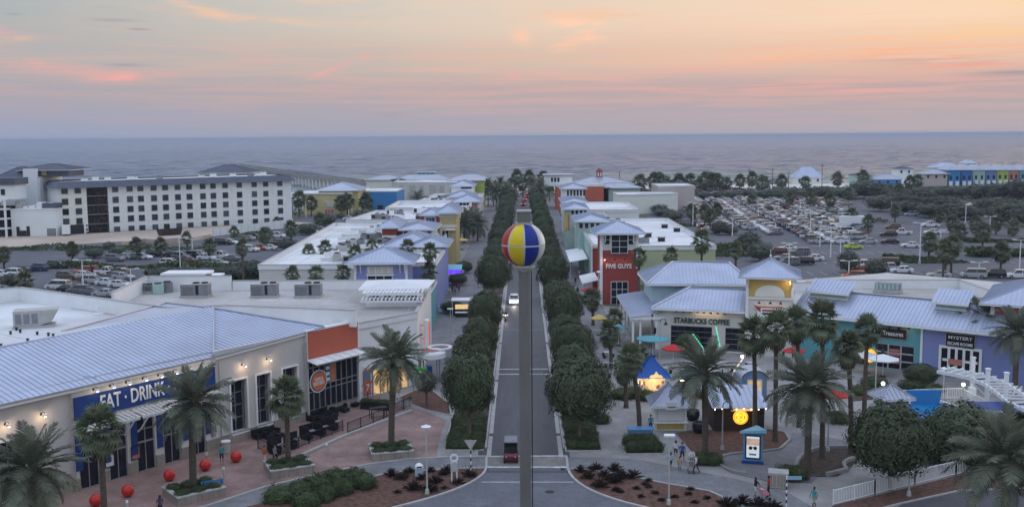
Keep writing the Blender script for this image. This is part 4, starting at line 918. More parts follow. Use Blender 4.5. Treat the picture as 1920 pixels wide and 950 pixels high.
for i in range(9):
    x = rnd.uniform(2, ax-2); MB().box(x, rnd.uniform(1, 5), azp, x+rnd.uniform(.6, 1.8), 6, azp+rnd.uniform(.8, 2.4), rnd.choice((m_hvac, m_hvac2, m_white))).build('roof_plant', ab)
MB().box(ax*.72, 1, azp+.3, ax*1.0, 6, azp+1.8, m_slate).build('roof_hut', ab)
ac = thing('parking_deck', 'dark open levels of a parking deck at the far left edge', 'parking deck', (at(-40, 440, 300).x, 300, 0))
aw_ = at(13, 440, 300).x-at(-40, 440, 300).x
for j in range(4): MB().box(0, 0, 2.9+2.9*j-.5, aw_, 9, 3.3+2.9*j-.5, m_white).build('slab', ac)
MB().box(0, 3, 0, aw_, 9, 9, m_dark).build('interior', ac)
for i in range(4): MB().box(i*aw_/3.2, .1, 0, i*aw_/3.2+.5, .6, 11, m_white).build('column', ac)
MB().box(-4, 2, 11.2, aw_+2.2, 9, 15.6, m_hw).build('wall', ac); MB().box(-4.4, 1.4, 15.6, aw_+2.8, 9.4, 17.6, m_slate).build('roof', ac)
window(ac, aw_-1.4, 12.6, 1.2, 1.7, 1, 1, y=1.95, fm=m_hvac, gm=m_hglass, fr=.05)
# construction yard: van, trailers, mesh fence, tanks
tr = thing('site_fence', 'white sheeted fence along the sand in front of the hotel', 'fence', tuple(G(400, 444)))
pa, pb = G(398, 444), G(548, 428); Tf = Matrix.Translation(-pa)
for i in range(12):
    q, q2_ = pa.lerp(pb, i/12), pa.lerp(pb, (i+1)/12); MB(Tf).beam((q.x, q.y, 1.3+i*.03), (q2_.x, q2_.y, 1.33+i*.03), .06, 2.2+i*.05, m_white).build('panel', tr); MB(Tf).tube((q.x, q.y, 0), (q.x, q.y, 2.5+i*.05), .06, .06, m_steel, 5).build('post', tr)
for i, (u, v, l, lb_) in enumerate([(125, 441, 2.6, 'white box van parked at the hotel carport'), (318, 441, 4.2, 'dark steel skip standing on the sand'), (455, 436, 5.5, 'pale blue site container by the sheeted fence')]):
    p = G(u, v); r = thing(('box_van', 'steel_skip', 'site_container')[i], lb_, ('van', 'skip', 'container')[i], (p.x, p.y, .06), HANG if i else HANG+1.3)
    if i == 0:
        MB().box(-3, -1.1, .5, 1.2, 1.1, 3.1, m_white).build('box', r); MB().add([(1.25, -1, .5), (3, -1, .5), (3, -1, 1.3), (2.3, -1, 2.2), (1.25, -1, 2.3), (1.25, 1, .5), (3, 1, .5), (3, 1, 1.3), (2.3, 1, 2.2), (1.25, 1, 2.3)], [(0, 1, 2, 3, 4), (9, 8, 7, 6, 5), (1, 6, 7, 2), (2, 7, 8, 3), (3, 8, 9, 4)], m_white).build('cab', r)
        for x in (-2, 2.2):
            for y in (-1, 1): MB().tube((x, y-.1, .45), (x, y+.1, .45), .45, .45, m_dark, 10).build('wheel', r)
    elif i == 1:
        MB().add([(-3, -1.2, .1), (3, -1.2, .1), (3.6, -1.2, 1.9), (-3.6, -1.2, 1.9), (-3, 1.2, .1), (3, 1.2, .1), (3.6, 1.2, 1.9), (-3.6, 1.2, 1.9)], [(0, 1, 2, 3), (7, 6, 5, 4), (1, 5, 6, 2), (0, 3, 7, 4), (4, 5, 1, 0)], m_wood).build('bin', r)
        for x in (-2, 0, 2): MB().beam((x, -1.25, .1), (x, -1.25, 1.9), .12, .12, m_dark).build('rib', r)
    else:
        MB().box(-3, -1.2, .1, 3, 1.2, 2.7, m_mint).build('body', r)
        for k in range(12): MB().box(-2.9+k*.5, -1.26, .2, -2.7+k*.5, -1.203, 2.6, m_white).build('corrugation', r)
        MB().box(3.004, -1.1, .2, 3.06, 1.1, 2.6, m_white).build('door', r)
sb = thing('sand_bank', 'low sand wall along the edge of the hotel building site', 'wall', tuple(G(330, 465)))
pts_ = [G(228, 462), G(270, 455), G(330, 458), G(395, 447)]
for q, q2_ in zip(pts_[:-1], pts_[1:]): MB(Matrix.Translation(-G(330, 465))).beam((q.x, q.y, .6), (q2_.x, q2_.y, .6), .4, 1.2, m_sand).build('segment', sb)
# yellow, blue and beige buildings
p = pavilion('yellow_building', 'pale yellow building with a broad grey hip roof and arched entrance', 'building', 385, 22, 590, 676, 357, 341.5, pm('pale_yellow_wall', (.60, .52, .24), .8, var=.08), 1.2, pitch=1.2)
MB().box(p['dims'][0]-5, -4, 0, p['dims'][1]-2, -.02, 7.6, pm('pale_yellow_wall', (.60, .52, .24), .8, var=.08)).box(p['dims'][0]-5.3, -4.3, 7.6, p['dims'][1]-1.7, -.02, 8.0, m_cream).build('front_block', p)
px_rect(p, 382, 609, 392, 626, 401, cols=3, gm=m_coral); px_rect(p, 382, 612, 379, 625, 388, m_cream, name='sign_panel')
px_rect(p, 382, 607, 377, 629, 378.5, m_white, name='trim_band')
p = flat_block('blue_building', 'bright sky blue walled building with a flat white roof', 'building', [(-66.5, 399), (-49.5, 399), (-49.5, 425), (-66.5, 425)], 7.6, m_sky, .15)
MB(T0(-66.5, 399)).box(-57, 398.8, 0, -55, 398.99, 2.3, m_dark).build('door', p)
p = flat_block('annex_building', 'low grey green annex joining the yellow and blue buildings', 'building', [(-90, 396), (-67, 404), (-67, 425), (-90, 420)], 7.0, m_hw2, .2)
p = flat_block('beige_building', 'long beige windowless building with stained walls near the pier', 'building', [(-58, 455), (-22, 448), (-18, 470), (-58, 480)], 8.6, m_cream, .3)
b = MB(T0(-58, 455))
for k in range(7): x = -55+k*4.6; b.box(x, 454.2-(x+58)*.19, 1, x+1.6+k % 2, 454.5-(x+58)*.19, 7.5, m_hvac2)
b.build('wall_stain_panel', p)
for i, (u, v, w_) in enumerate([(690, 344, 9), (760, 345, 14), (850, 343, 10)]):
    q = at(u+30, 342, 474); r = thing('grey_roof_house', ('left', 'middle', 'right')[i]+' one of three low grey roofed beach buildings by the pier', 'building', (q.x, 478, 0)); MB().prism([(-w_, 0), (w_, 0), (w_, 14), (-w_, 14)], 0, 9.0, m_hw2, cap=False).build('wall', r); hip(r, -w_, 0, w_, 14, 9.0, 2.0, .8, m_roof2, 1.4)
# flared tower house on the beach
q = at(800, 336, 500); r = thing('flared_tower', 'dark glass tower room flaring outward on the beach beyond the beige building', 'tower', (q.x, 500, 0))
zb, zt_ = at(800, 336, 500).z, at(800, 323.5, 500).z
MB().prism([(-3.4, -3), (3.4, -3), (3.4, 3), (-3.4, 3)], 0, zb, m_hw, cap=True).build('base', r)
MB().add([(-3.3, -3, zb), (3.3, -3, zb), (3.3, 3, zb), (-3.3, 3, zb), (-4.4, -4, zt_), (4.4, -4, zt_), (4.4, 4, zt_), (-4.4, 4, zt_)], [(0, 1, 5, 4), (1, 2, 6, 5), (2, 3, 7, 6), (3, 0, 4, 7)], m_teal).build('glazing', r)
MB().box(-4.8, -4.4, zt_, 4.8, 4.4, zt_+.35, m_roof2).build('roof', r)
for k in range(5): MB().beam((-3.2+k*1.6, -3.05, zb), (-4.2+k*2.1, -4.06, zt_), .25, .12, m_white).build('mullion', r)
# pier on its rows of piles
PA, PB = G(702, 346, 6), G(440, 309.5, 6); pr = thing('fishing_pier', 'long concrete fishing pier on pale piles running out to sea', 'pier', (PA.x, PA.y, 0)); d = PB-PA; Lp = d.length; u_ = d.normalized(); n_ = Vector((-u_.y, u_.x, 0))
Tp = Matrix.Translation((-PA.x, -PA.y, 0))
MB(Tp).beam(PA-Vector((0, 0, .5)), PB-Vector((0, 0, .5)), 8.0, .9, pm('pier_concrete', (.25, .24, .23), .9, var=.2, scale=.3)).build('deck', pr)
for s in (-3.9, 3.9):
    MB(Tp).beam(PA+n_*s+Vector((0, 0, 1.0)), PB+n_*s+Vector((0, 0, 1.0)), .15, .12, m_wood).build('rail', pr); MB(Tp).beam(PA+n_*s+Vector((0, 0, .5)), PB+n_*s+Vector((0, 0, .5)), .08, .35, m_wood).build('rail', pr)
pile = MB().tube((0, 0, -5), (0, 0, 5.2), .6, .6, m_white, 7).mesh('pile'); cap = MB().box(-.7, -4, 4.9, .7, 4, 5.5, m_hw2).mesh('pile_cap')
nb = int(Lp/9); pa_ = math.atan2(u_.y, u_.x)
for i in range(nb):
    q = PA+u_*(i+.5)*Lp/nb; c_ = ob('pile_cap', cap, pr, (q.x-PA.x, q.y-PA.y, 0), pa_)
    for s in (-3.1, 0, 3.1): ob('pile', pile, c_, (0, s, 0))

for k in range(9):      # low walls that divide the long white roof
    y = 182+k*7.5; x0 = -42+rnd.uniform(0, 6); MB(T0(-45, 171)).box(x0, y, 6.76, x0+rnd.uniform(6, 16), y+.3, 7.1+rnd.uniform(0, .5), m_white2).build('roof_divider', lb)
roof_seams(lb, T0(-45, 171), -44, -18, 172, 249, 6.75, 4.0)
# ------------------------------------------------------------------ right-hand shop row
FY = 172
fg = pavilion('red_burger_tower', 'red corner tower with FIVE GUYS lettering under a blue pyramid roof', 'restaurant', FY, 9.5, 1113, 1212, 437.5, 413, m_brickred, 1.3, single=True, pitch=.55)
x0, x1, y1, hz = fg['dims']; fy = FY+1.3
MB().box(x0-.12, -.12, 0, x0+.35, .3, hz-.3, m_white).box(x1-.3, -.12, 6.2, x1+.12, .3, hz-.3, m_white).build('corner_trim', fg)
MB().box(x0+.36, -.1, hz-3.0, x1-.31, -.003, hz-.35, m_cream).build('clerestory_band', fg)
px_rect(fg, fy, 1133, 441, 1143, 458, cols=1, rows=2, y=-.16); px_rect(fg, fy, 1178, 441, 1188, 458, cols=1, rows=2, y=-.16)
px_rect(fg, fy, 1146.5, 440, 1176.5, 474, cols=2, rows=3, y=-.2)
px_rect(fg, fy, 1146, 528, 1177, 570, cols=3, rows=3)
for u in (1133, 1152, 1171):
    q = at(u, 485.5, fy); wall_lamp(fg, q.x-fg.location.x, -.01, q.z, watt=7, dark=u > 1140)
q = at(1160, 498, fy); text('lettering', 'FIVE GUYS', fg, (q.x-fg.location.x, -.08, q.z-.1), 1.05, m_white, ext=.07, bold=.03, fit=4.4)
brackets(fg, (x0+.3, x0+.8, x1-.8, x1-.3), -.12, hz, 0, -.9)
for y in (1.2, 4.6): window(fg, x0-.05, 1.0, 1.6, 3.0, 2, 2, y=y, rz=-PI/2)
# street awnings of the row
def side_awning(label, x0, x1, y0, y1, z):
    r = thing('street_awning', label, 'awning', (x1, y0, 0)); w = x1-x0
    MB().add([(-w, 0, z-.35), (0, 0, z+.3), (0, y1-y0, z+.3), (-w, y1-y0, z-.35), (-w, 0, z-.45), (0, 0, z+.2), (0, y1-y0, z+.2), (-w, y1-y0, z-.45)], [(0, 1, 2, 3), (7, 6, 5, 4), (0, 4, 5, 1), (3, 7, 4, 0), (2, 6, 7, 3)], m_white).build('roof', r)
    for k in range(int((y1-y0)/3)+1): MB().tube((-w+.15, k*3.0, 0), (-w+.15, k*3.0, z-.4), .07, .07, m_white, 5).build('post', r)
side_awning('white awning over the pavement beside the red burger tower', 10.4, 13.3, 176, 186, 3.6)
side_awning('long white awning in front of the mint store', 9.6, 13.3, 205, 226, 3.8)
rb = flat_block('long_flat_store', 'long store with white flat roof and pale lime end wall, right of the red tower', 'store', [(22.5, 196), (37.5, 196), (37.5, 262), (16, 262), (16, 205)], 6.9, pm('pale_lime_wall', (.50, .54, .34), .85, var=.06), .7)
mt = flat_block('mint_store', 'mint green store behind the red burger tower', 'store', [(13.6, 190), (22, 190), (22, 228), (13.6, 228)], 7.6, m_mint, .5)
rd = flat_block('red_store', 'narrow dark red store wall beside the mint store', 'store', [(12.9, 186.5), (14.6, 186.5), (14.6, 189.6), (12.9, 189.6)], 8.4, m_brickred, .2)
MB(T0(12.9, 186.5)).box(12.7, 186.3, 0, 12.95, 186.49, 8.6, m_white).build('corner_trim', rd)
p = pavilion('mint_pavilion', 'pavilion with mint glazed walls under a wide blue hip roof behind the red tower', 'pavilion', 222, 15, 1077, 1144, 414.5, 399.5, m_mint, 1.0, pitch=.8)
for i in range(4): px_rect(p, 223, 1086+i*10.5, 418, 1093+i*10.5, 428, cols=1, gm=m_glass)
p = pavilion('blue_roof_pavilion', 'pavilion with low blue hip roof and yellow street wall', 'pavilion', 262, 17, 1054, 1106, 391.5, 379.5, m_mint, 1.0, pitch=.9)
for i in range(4): px_rect(p, 263, 1071+i*8, 394, 1076+i*8, 402, cols=1)
px_rect(p, 263, 1058, 400, 1064, 432, m_yel, name='wall_panel'); px_rect(p, 263, 1064.5, 402, 1068, 432, m_coral, name='wall_panel')
p = pavilion('blue_roof_pavilion', 'broad blue hip roofed pavilion farther up the right row', 'pavilion', 290, 22, 1052, 1104, 379, 369.5, m_cream, 1.0, pitch=1.0)
p = pavilion('glazed_pavilion', 'white pavilion with a row of tall windows and low grey roof', 'pavilion', 362, 20, 1050, 1102, 353.5, 343.5, m_white, 1.0, pitch=1.2)
for i in range(6): px_rect(p, 363, 1063+i*6.1, 356, 1066.8+i*6.1, 367, m_glass, name='window')
p = flat_block('red_gabled_store', 'red walled store with a white roof room at the beach end of the street', 'store', [(13.5, 398), (32, 398), (32, 416), (13.5, 416)], 9.2, m_orange, .6)
qx = at(1044, 340, 404).x; MB(T0(13.5, 398)).box(qx-5, 402, 9.2, qx+6, 412, 13.3, m_white).box(qx-5.6, 401.4, 13.3, qx+6.6, 412.6, 13.7, m_roof2).build('roof_room', p)
for i in range(3): px_rect(p, 402, 1033+i*6, 333, 1037+i*6, 341, m_glass, name='window')
p = flat_block('white_infill_store', 'low white store between the pavilions of the right row', 'store', [(13.6, 232), (24, 232), (24, 300), (13.6, 300)], 5.8, m_cream, .5)
p = flat_block('white_infill_store', 'low white store in front of the glazed pavilion', 'store', [(14, 312), (36, 312), (36, 350), (14, 350)], 5.6, m_white, .6)
q = at(1200, 360, 398); p = flat_block('beige_box_store', 'tall plain beige box building with a dark side right of the street end', 'building', [(52.5, 392), (66.5, 392), (66.5, 412), (52.5, 412)], 9.2, pm('pink_beige_wall', (.52, .45, .42), .85, var=.05), .3)
p = flat_block('beige_box_store', 'long low white building left of the beige box building', 'building', [(35, 372), (58, 378), (58, 391), (35, 391)], 7.0, m_hw2, .3)
q = at(1110, 335, 440); p = thing('cupola_hall', 'wide low hall with grey hip roof and a red cupola at the beach', 'building', (at(1127, 345, 440).x, 440, 0))
MB().prism([(-13, 0), (13, 0), (13, 20), (-13, 20)], 0, 8.3, m_hw2, cap=False).build('wall', p); hip(p, -13, 0, 13, 20, 8.3, 2.6, 1.2, m_roof2, 1.5)
cu = MB().box(-1.2, 9, 10.4, 1.2, 11.4, 13.2, m_brickred).build('cupola', p); MB().add([(-1.7, 8.5, 13.2), (1.7, 8.5, 13.2), (1.7, 11.9, 13.2), (-1.7, 11.9, 13.2), (0, 10.2, 14.8)], [(0, 1, 4), (1, 2, 4), (2, 3, 4), (3, 0, 4), (3, 2, 1, 0)], m_brickred).build('cupola_roof', cu)
for s in (-.55, .55): MB().box(s-.3, 8.93, 11, s+.3, 8.99, 12.9, m_white).build('louvre', cu)
for i, (u, v, w_) in enumerate([(1105, 343, 8), (1160, 341, 9)]):
    q = at(u, 345, 425); r = thing('grey_roof_house', ('left', 'right')[i]+' low grey roofed hall in front of the cupola hall', 'building', (q.x, 424, 0)); MB().prism([(-w_, 0), (w_, 0), (w_, 10), (-w_, 10)], 0, 7.2, m_mint if i else m_coral, cap=False).build('wall', r); hip(r, -w_, 0, w_, 10, 7.2, 1.8, .8, m_roof2, 1.4)
k = 0
for i in range(16):
    t_ = i/15; x = 21.5+3.5*math.sin(i*2.1)-2*t_+ (0 if i % 3 else 1.2); y = 204+t_*54; l = rnd.choice((1.4, 2.0, 2.6, 3.2)); h = rnd.uniform(1.0, 1.7)
    r = thing('rooftop_unit', '%s boxy unit from the camera along the right-hand white roof' % ordn(i), 'air conditioner', (x, y, 6.88), 0, 'boxy units on the right-hand white roof')
    MB().box(-l/2, -.9, .2, l/2, .9, h, rnd.choice((m_hvac, m_hvac2, m_hvac))).box(-l/2-.1, -1, 0, l/2+.1, 1, .2, m_hvac2).build('casing', r); MB().lathe([(.5, .02), (.5, .18), (0, .18)], m_dark, 10).build('fan', r, (l/2-.6, 0, h))
for i, (u, v) in enumerate([(1215, 444), (1240, 452), (1246, 427), (1269, 434)]):
    o = MB().box(-.7, -.5, 0, .7, .5, .8, m_dark).box(-.9, -.7, .8, .9, .7, .95, m_hvac2).build('roof_vent', None, tuple(G(u, v, 6.9))); tag(o, '%s small dark vent box from the left on the right-hand white roof' % ['first', 'second', 'third', 'fourth'][i], 'vent', 'vent boxes on the right-hand white roof')

# ------------------------------------------------------------------ coffee house
SA0 = G(1242, 655); SB0 = G(1483, 668); SANG = math.atan2(SB0.y-SA0.y, SB0.x-SA0.x); SL = (SB0-SA0).length
cf = thing('coffee_house', 'white coffee house with STARBUCKS COFFEE lettering under blue metal roofs', 'cafe', (SA0.x, SA0.y, 0), SANG)
CI = (Matrix.Translation((SA0.x, SA0.y, 0)) @ Matrix.Rotation(SANG, 4, 'Z')).inverted()
def sw(u, v): return onwall(u, v, SA0, SANG)
wa_, wb_ = sw(1258, 620)[0], sw(1335, 620)[0]; wc_, wd_ = sw(1360, 625)[0], sw(1396, 625)[0]; zt_ = sw(1300, 611)[1]; Eh = sw(1300, 578)[1]
wall_with('wall', -.9, SL*.70, 0, 0, Eh, [(wa_, wb_, .3, zt_), (wc_, wd_, .3, zt_)], m_cream, parent=cf)
MB().box(-.9, .36, 0, SL*.70, 11, Eh-.05, m_cream).build('wall', cf)
window(cf, (wa_+wb_)/2, .4, wb_-wa_-.1, zt_-.5, 6, 2, y=.1, fm=m_dark, bar=.05); window(cf, (wc_+wd_)/2, .4, wd_-wc_-.1, zt_-.5, 3, 2, y=.1, fm=m_dark, bar=.05)
b = MB()
for k in range(7): z = .5+k*(Eh-.8)/7; b.box(-.95, -.018, z, SL*.70, -.002, z+.025, m_stucco)
b.build('siding_joint', cf)
MB().box(-1.0, -.06, 0, -.7, .3, Eh-.1, m_white).build('corner_trim', cf)
for i in range(8):
    s, z = sw(1270+i*12.8, 582+i*.6); wall_lamp(cf, s, -.01, z, watt=(9 if 2 < i < 7 else 0), dark=True)
p, q = sw(1264, 598), sw(1368, 602); tt = text('lettering', 'STARBUCKS COFFEE', cf, ((p[0]+q[0])/2, -.09, (p[1]+q[1])/2-.15), 1.0, pm('letter_green', (.035, .075, .05), .6), ext=.05, bold=.022, fit=q[0]-p[0])
MB().box(wa_-2.3, -.2, 2.2, wa_-2.0, -.005, 3.0, m_dark).build('wall_sconce', cf)
def cpt(u, v, z): return CI @ G(u, v, z)
def dpt(u, v, x=None): pass
# lower roof: hip end at the left, ridge behind the front wall
ze = Eh; e0 = Vector((-1.4, -.7, ze)); e1 = Vector((SL*.70, -.7, ze)); zr_ = ze+2.1; r0 = Vector((3.0, 4.6, zr_)); r1 = Vector((SL*.70, 4.6, zr_)); e2 = Vector((-1.4, 10.5, ze))
seam_roof(cf, [e0, e1, r1, r0], e0, e1, m_roof, .5); seam_roof(cf, [e2, e0, r0, Vector((3.0, 8, zr_))], e2, e0, m_roof, .5)
b = MB(); U = Vector((0, 0, .07)); b.tube(e0+U, r0+U, .09, .09, m_white, 5); b.tube(r0+U, r1+U, .08, .08, m_roof2, 5); b.tube(r0+U, Vector((3.0, 8, zr_))+U, .08, .08, m_roof2, 5); b.build('ridge_cap', cf)
b = MB(); b.beam(e0+Vector((0, -.03, -.18)), e1+Vector((0, -.03, -.18)), .12, .26, m_white); b.beam(e0+Vector((-.03, 0, -.18)), e2+Vector((-.03, 0, -.18)), .12, .26, m_white); b.poly([e0-U*2, e1-U*2, e1+Vector((0, .7, -.14)), e0+Vector((0, .7, -.14))], m_cream); b.build('fascia', cf)
# upper storey with its own hip roof, in line with the street
ux0, ux1 = at(1222, 530, 145).x, at(1398, 530, 143).x; uz = at(1300, 530, 143.5).z
up = ob('upper_storey', MB(CI).prism([(ux0, 144), (ux1, 142.6), (ux1, 153), (ux0, 154)], 4, uz-.1, pm('pale_blue_wall', (.44, .56, .60), .8, var=.05), cap=False).mesh('upper_storey'), cf)
b = MB(CI); b.box(ux0+3, 143.9, uz-1.5, ux0+9.5, 143.95, uz-.4, m_glass); b.box(ux0+10, 143.4, uz-1.5, ux1-.8, 143.5, uz-.4, m_glass); b.box(ux0+9.55, 143.3, uz-1.8, ux0+9.95, 143.6, uz-.2, m_white); b.build('clerestory_glass', cf)
def roof4(parent, c, A_, B_, T, single=True, pitch=.52):
    c = [T @ Vector(p) for p in c]; A_, B_ = T @ Vector(A_), T @ Vector(B_)
    for s in ((c[0], c[1], B_, A_), (c[1], c[2], B_), (c[2], c[3], A_, B_), (c[3], c[0], A_)): seam_roof(parent, s, s[0], s[1], m_roof, pitch, single)
    b = MB()
    for p, q in ((c[0], A_), (c[3], A_), (c[1], B_), (c[2], B_), (A_, B_)): b.tube(p+U, q+U, .09, .09, m_white if p is c[0] or p is c[1] else m_roof2, 5)
    b.build('ridge_cap', parent); b = MB()
    for i in range(4): b.beam(c[i]-U*2.6, c[(i+1) % 4]-U*2.6, .12, .24, m_white)
    b.poly([p-U*3 for p in c], m_cream); b.build('fascia', parent)
zA = at(1320, 490, 149).z
roof4(cf, [(ux0-.9, 143.0, uz), (ux1+.9, 141.6, uz), (ux1+.9, 154, uz), (ux0-.9, 155, uz)], (ux0+3.6, 149, zA), (ux1-1.4, 148, zA), CI)
# white porch on columns at the street side
ph = thing('porch', 'white columned porch with a blue metal roof left of the coffee house', 'porch', (15.6, 141, 0))
pz = [(at(1187, 590, 143), ), ]
pa = [G(1187, 592, 4.6), G(1234, 592, 4.6)]; PX0, PX1, PY0, PY1 = pa[0].x, pa[1].x, pa[0].y, pa[0].y+19
TP = Matrix.Translation((-15.6, -141, 0))
seam_roof(ph, [TP @ Vector(p) for p in ((PX0-.4, PY0-.5, 4.55), (PX1+1.5, PY0-.5, 5.3), (PX1+1.5, PY1, 5.3), (PX0-.4, PY1, 4.55))], TP @ Vector((PX0-.4, PY1, 4.55)), TP @ Vector((PX0-.4, PY0-.5, 4.55)), m_roof, .6, single=False)
MB(TP).box(PX0-.3, PY0-.4, 4.15, PX1+1.4, PY0-.2, 4.5, m_white).box(PX0-.4, PY0-.19, 4.15, PX0-.2, PY1, 4.5, m_white).build('beam', ph)
for x, y in [(PX0, PY0), (PX0+1.0, PY0), (PX1, PY0), (PX0, PY0+6), (PX0, PY0+11), (PX0, PY0+17), (PX1, PY0+6)]:
    MB(TP).tube((x, y, 0), (x, y, 4.15), .17, .15, m_white, 8).box(x-.28, y-.28, 0, x+.28, y+.28, .5, m_white).build('column', ph)
for k in range(9): MB(TP).box(PX0+.6+k*.25, PY0+.6, .1, PX0+.65+k*.25, PY0+.7, 1.0, m_dark).build('railing', ph)

# ------------------------------------------------------------------ corner tower beside it
tx0, tx1 = at(1400, 560, 131).x, at(1486, 560, 131).x
tw_ = thing('corner_tower', 'white corner tower with orange arched panels and a pyramid roof with finial', 'tower', ((tx0+tx1)/2, 131, 0), R(-14)); hw_ = (tx1-tx0)/2; tz = at(1440, 519, 131).z
MB().prism([(-hw_, 0), (hw_, 0), (hw_, 6), (-hw_, 6)], 0, tz-.1, m_cream, cap=False).build('wall', tw_)
A_, B_ = hip(tw_, -hw_, 0, hw_, 6, tz, 2.05, 1.0, m_roof, .5, True)
MB().tube((0, 3, tz+1.9), (0, 3, tz+3.3), .05, .03, m_white, 5).lathe([(0, -.3), (.16, 0), (0, .3)], m_white, 8, (0, 3, tz+2.4)).build('finial', tw_)
zb = at(1440, 557, 131).z; b = MB(); b.box(-hw_+.35, -.06, zb, hw_-.35, -.003, tz-.25, m_yel); op = b.build('orange_panel', tw_)
arc = [(-1.9, zb+.05)]+[(2.0*math.cos(PI-k*PI/12)*.95, zb+.05+1.55*math.sin(k*PI/12)**.8) for k in range(13)]+[(1.9, zb+.05)]
MB().add([(x, -.09, z) for x, z in arc], [tuple(range(len(arc)))], m_hw2).add([(x, -.062, z) for x, z in arc], [tuple(range(len(arc)))], m_hw2).build('arch_panel', tw_)
MB().box(hw_+.003, .35, zb, hw_+.06, 5.6, tz-.25, m_cream).build('side_panel', tw_)
MB().box(-hw_-.05, -.12, zb-.3, hw_+.05, -.005, zb-.02, m_white).box(-hw_-.06, -.1, 0, -hw_+.3, -.002, tz-.3, m_white).box(hw_-.3, -.1, zb, hw_+.06, -.002, tz-.3, m_white).build('trim', tw_)
brackets(tw_, (-hw_+.4, hw_-.4), -.05, tz, 0, -.8, m_yel); lamp((hw_-.5, -.7, tz-.7), 22, (1, .72, .40), .1, tw_)
MB().lathe([(0, .06), (.06, 0), (0, -.06)], m_bulb, 8, (hw_-.5, -.7, tz-.5)).build('bulb', tw_)
sg = MB().box(-1.55, -.25, 5.3, 1.75, -.05, 6.5, m_white).box(-1.55, -.26, 6.5, 1.75, -.04, 6.62, m_brickred).add([(-2.0, -.27, 6.9), (-1.1, -.27, 6.5), (-1.1, -.27, 5.9), (-1.5, -.27, 6.2)], [(0, 1, 2, 3)], m_brickred).build('sign_board', tw_)

for k in range(2): MB().box(-.9, -.29, 6.05-.42*k, 1.2, -.255, 6.28-.42*k, m_brickred if k == 0 else m_dark).build('sign_line', sg)
for x in (-1.3, .1, 1.4): wall_lamp(tw_, x, -.02, 7.2, watt=5, dark=True)
# ------------------------------------------------------------------ shops that curve round the plaza on the right
P0 = Vector((36.2, 130.2, 0)); P1 = Vector((55.0, 116.2, 0)); QA = math.atan2(P1.y-P0.y, P1.x-P0.x); QL = (P1-P0).length
rs = thing('plaza_shops', 'row of teal and blue plaza shops under one long blue seamed roof', 'shop row', tuple(P0), QA)
def rw(u, v): return onwall(u, v, P0, QA)
QI = (Matrix.Translation(P0) @ Matrix.Rotation(QA, 4, 'Z')).inverted()
e_z = 6.0; sT0, sT1 = rw(1560, 640)[0], rw(1726, 640)[0]
MB().box(-1, .4, 0, QL+3.2, 14, e_z, m_cream).build('wall', rs)
gx0, gx1 = rw(1640, 680)[0], rw(1713, 680)[0]; gz = rw(1700, 648)[1]
wall_with('teal_front', -1, sT1, 0, 0, e_z, [(gx0, gx1, .1, gz), (gx0-4.2, gx0-.6, .1, gz)], m_teal, parent=rs)
bz = rw(1800, 655); bx0, bx1 = rw(1762, 690)[0], rw(1838, 690)[0]; bzt = rw(1800, 653)[1]
wall_with('blue_front', sT1+.3, QL+3.0, 0, 0, e_z, [(bx0+.1, bx1-.1, .6, bzt)], m_purple, parent=rs)
MB().box(sT1, -.1, 0, sT1+.28, .3, e_z, m_white).box(-1.0, -.1, e_z-.5, QL+3, -.004, e_z-.1, m_white).build('trim', rs)
window(rs, (gx0+gx1)/2, .15, gx1-gx0-.1, gz-.25, 3, 3, y=.1, fm=m_hvac2, bar=.16); window(rs, gx0-2.4, .15, 3.4, gz-.25, 2, 2, y=.1, fm=m_hvac2, bar=.12)
b = MB()
for k in range(4): b.box((gx0+gx1)/2-.6, .02, .8+k*.5, (gx0+gx1)/2+.6, .09, 1.1+k*.5, m_coral)
b.build('goods', rs)
lit_or = pm('sign_yellow_lit', (1.0, .50, .04), .5, emit=1.4, var=.03)
def round_sign(parent, loc, r, rot=(PI/2, 0, 0)):
    b = MB(); b.lathe([(0, 0), (r, 0), (r, .12), (0, .12)], lit_or, 24); s = ob('round_sign', b.mesh('round_sign'), parent, loc, rot=rot)
    c = MB(); mk = pm('sign_mark', (.22, .10, .02), .6)
    for a in (PI/4, -PI/4):
        u = Vector((math.cos(a), math.sin(a), 0)); c.beam(u*-.42*r+Vector((0, 0, .13)), u*.42*r+Vector((0, 0, .13)), .07*r, .03, mk)
    for k in range(4):
        a = k*PI/2; x, y = .52*r*math.cos(a), .52*r*math.sin(a); t_ = a+PI/2
        for d_ in (-.18, .18): c.beam((x, y, .135), (x+r*.22*math.cos(t_)*(1 if d_ > 0 else -1), y+r*.22*math.sin(t_)*(1 if d_ > 0 else -1), .135), .09*r, .03, mk)
    c.build('emblem', s); b = MB(); b.lathe([(r*.86, .125), (r*.92, .125), (r*.92, .14), (r*.86, .14)], mk, 24); b.build('ring', s); return s
s_, z_ = rw(1632, 665); round_sign(rs, (s_, -.35, z_), .85)
def board(parent, s, z, w, h, lines, bm, tm, y=-.06):
    b = MB(); b.box(s-w/2, y-.12, z-h/2, s+w/2, y, z+h/2, bm).box(s-w/2-.06, y-.1, z-h/2-.06, s+w/2+.06, y-.02, z+h/2+.06, m_hvac2); o = b.build('sign_board', parent)
    for k, (t_, fit_, sz) in enumerate(lines): text('lettering', t_, o, (s, y-.16, z+h*(.5-(k+.5)/len(lines))*.9), sz, tm, ext=.02, bold=.01, fit=fit_)
    return o
s_, z_ = rw(1667, 624); board(rs, s_, z_, 4.3, 1.25, [('Gift Treasures', 3.3, .8)] if False else [('Sun Treasures', 3.5, .75)], m_wood, m_white)
for u in (1651, 1670, 1688, 1707): s_, z_ = rw(u, 614); wall_lamp(rs, s_, -.01, z_, watt=6 if u > 1700 else 0, dark=True)
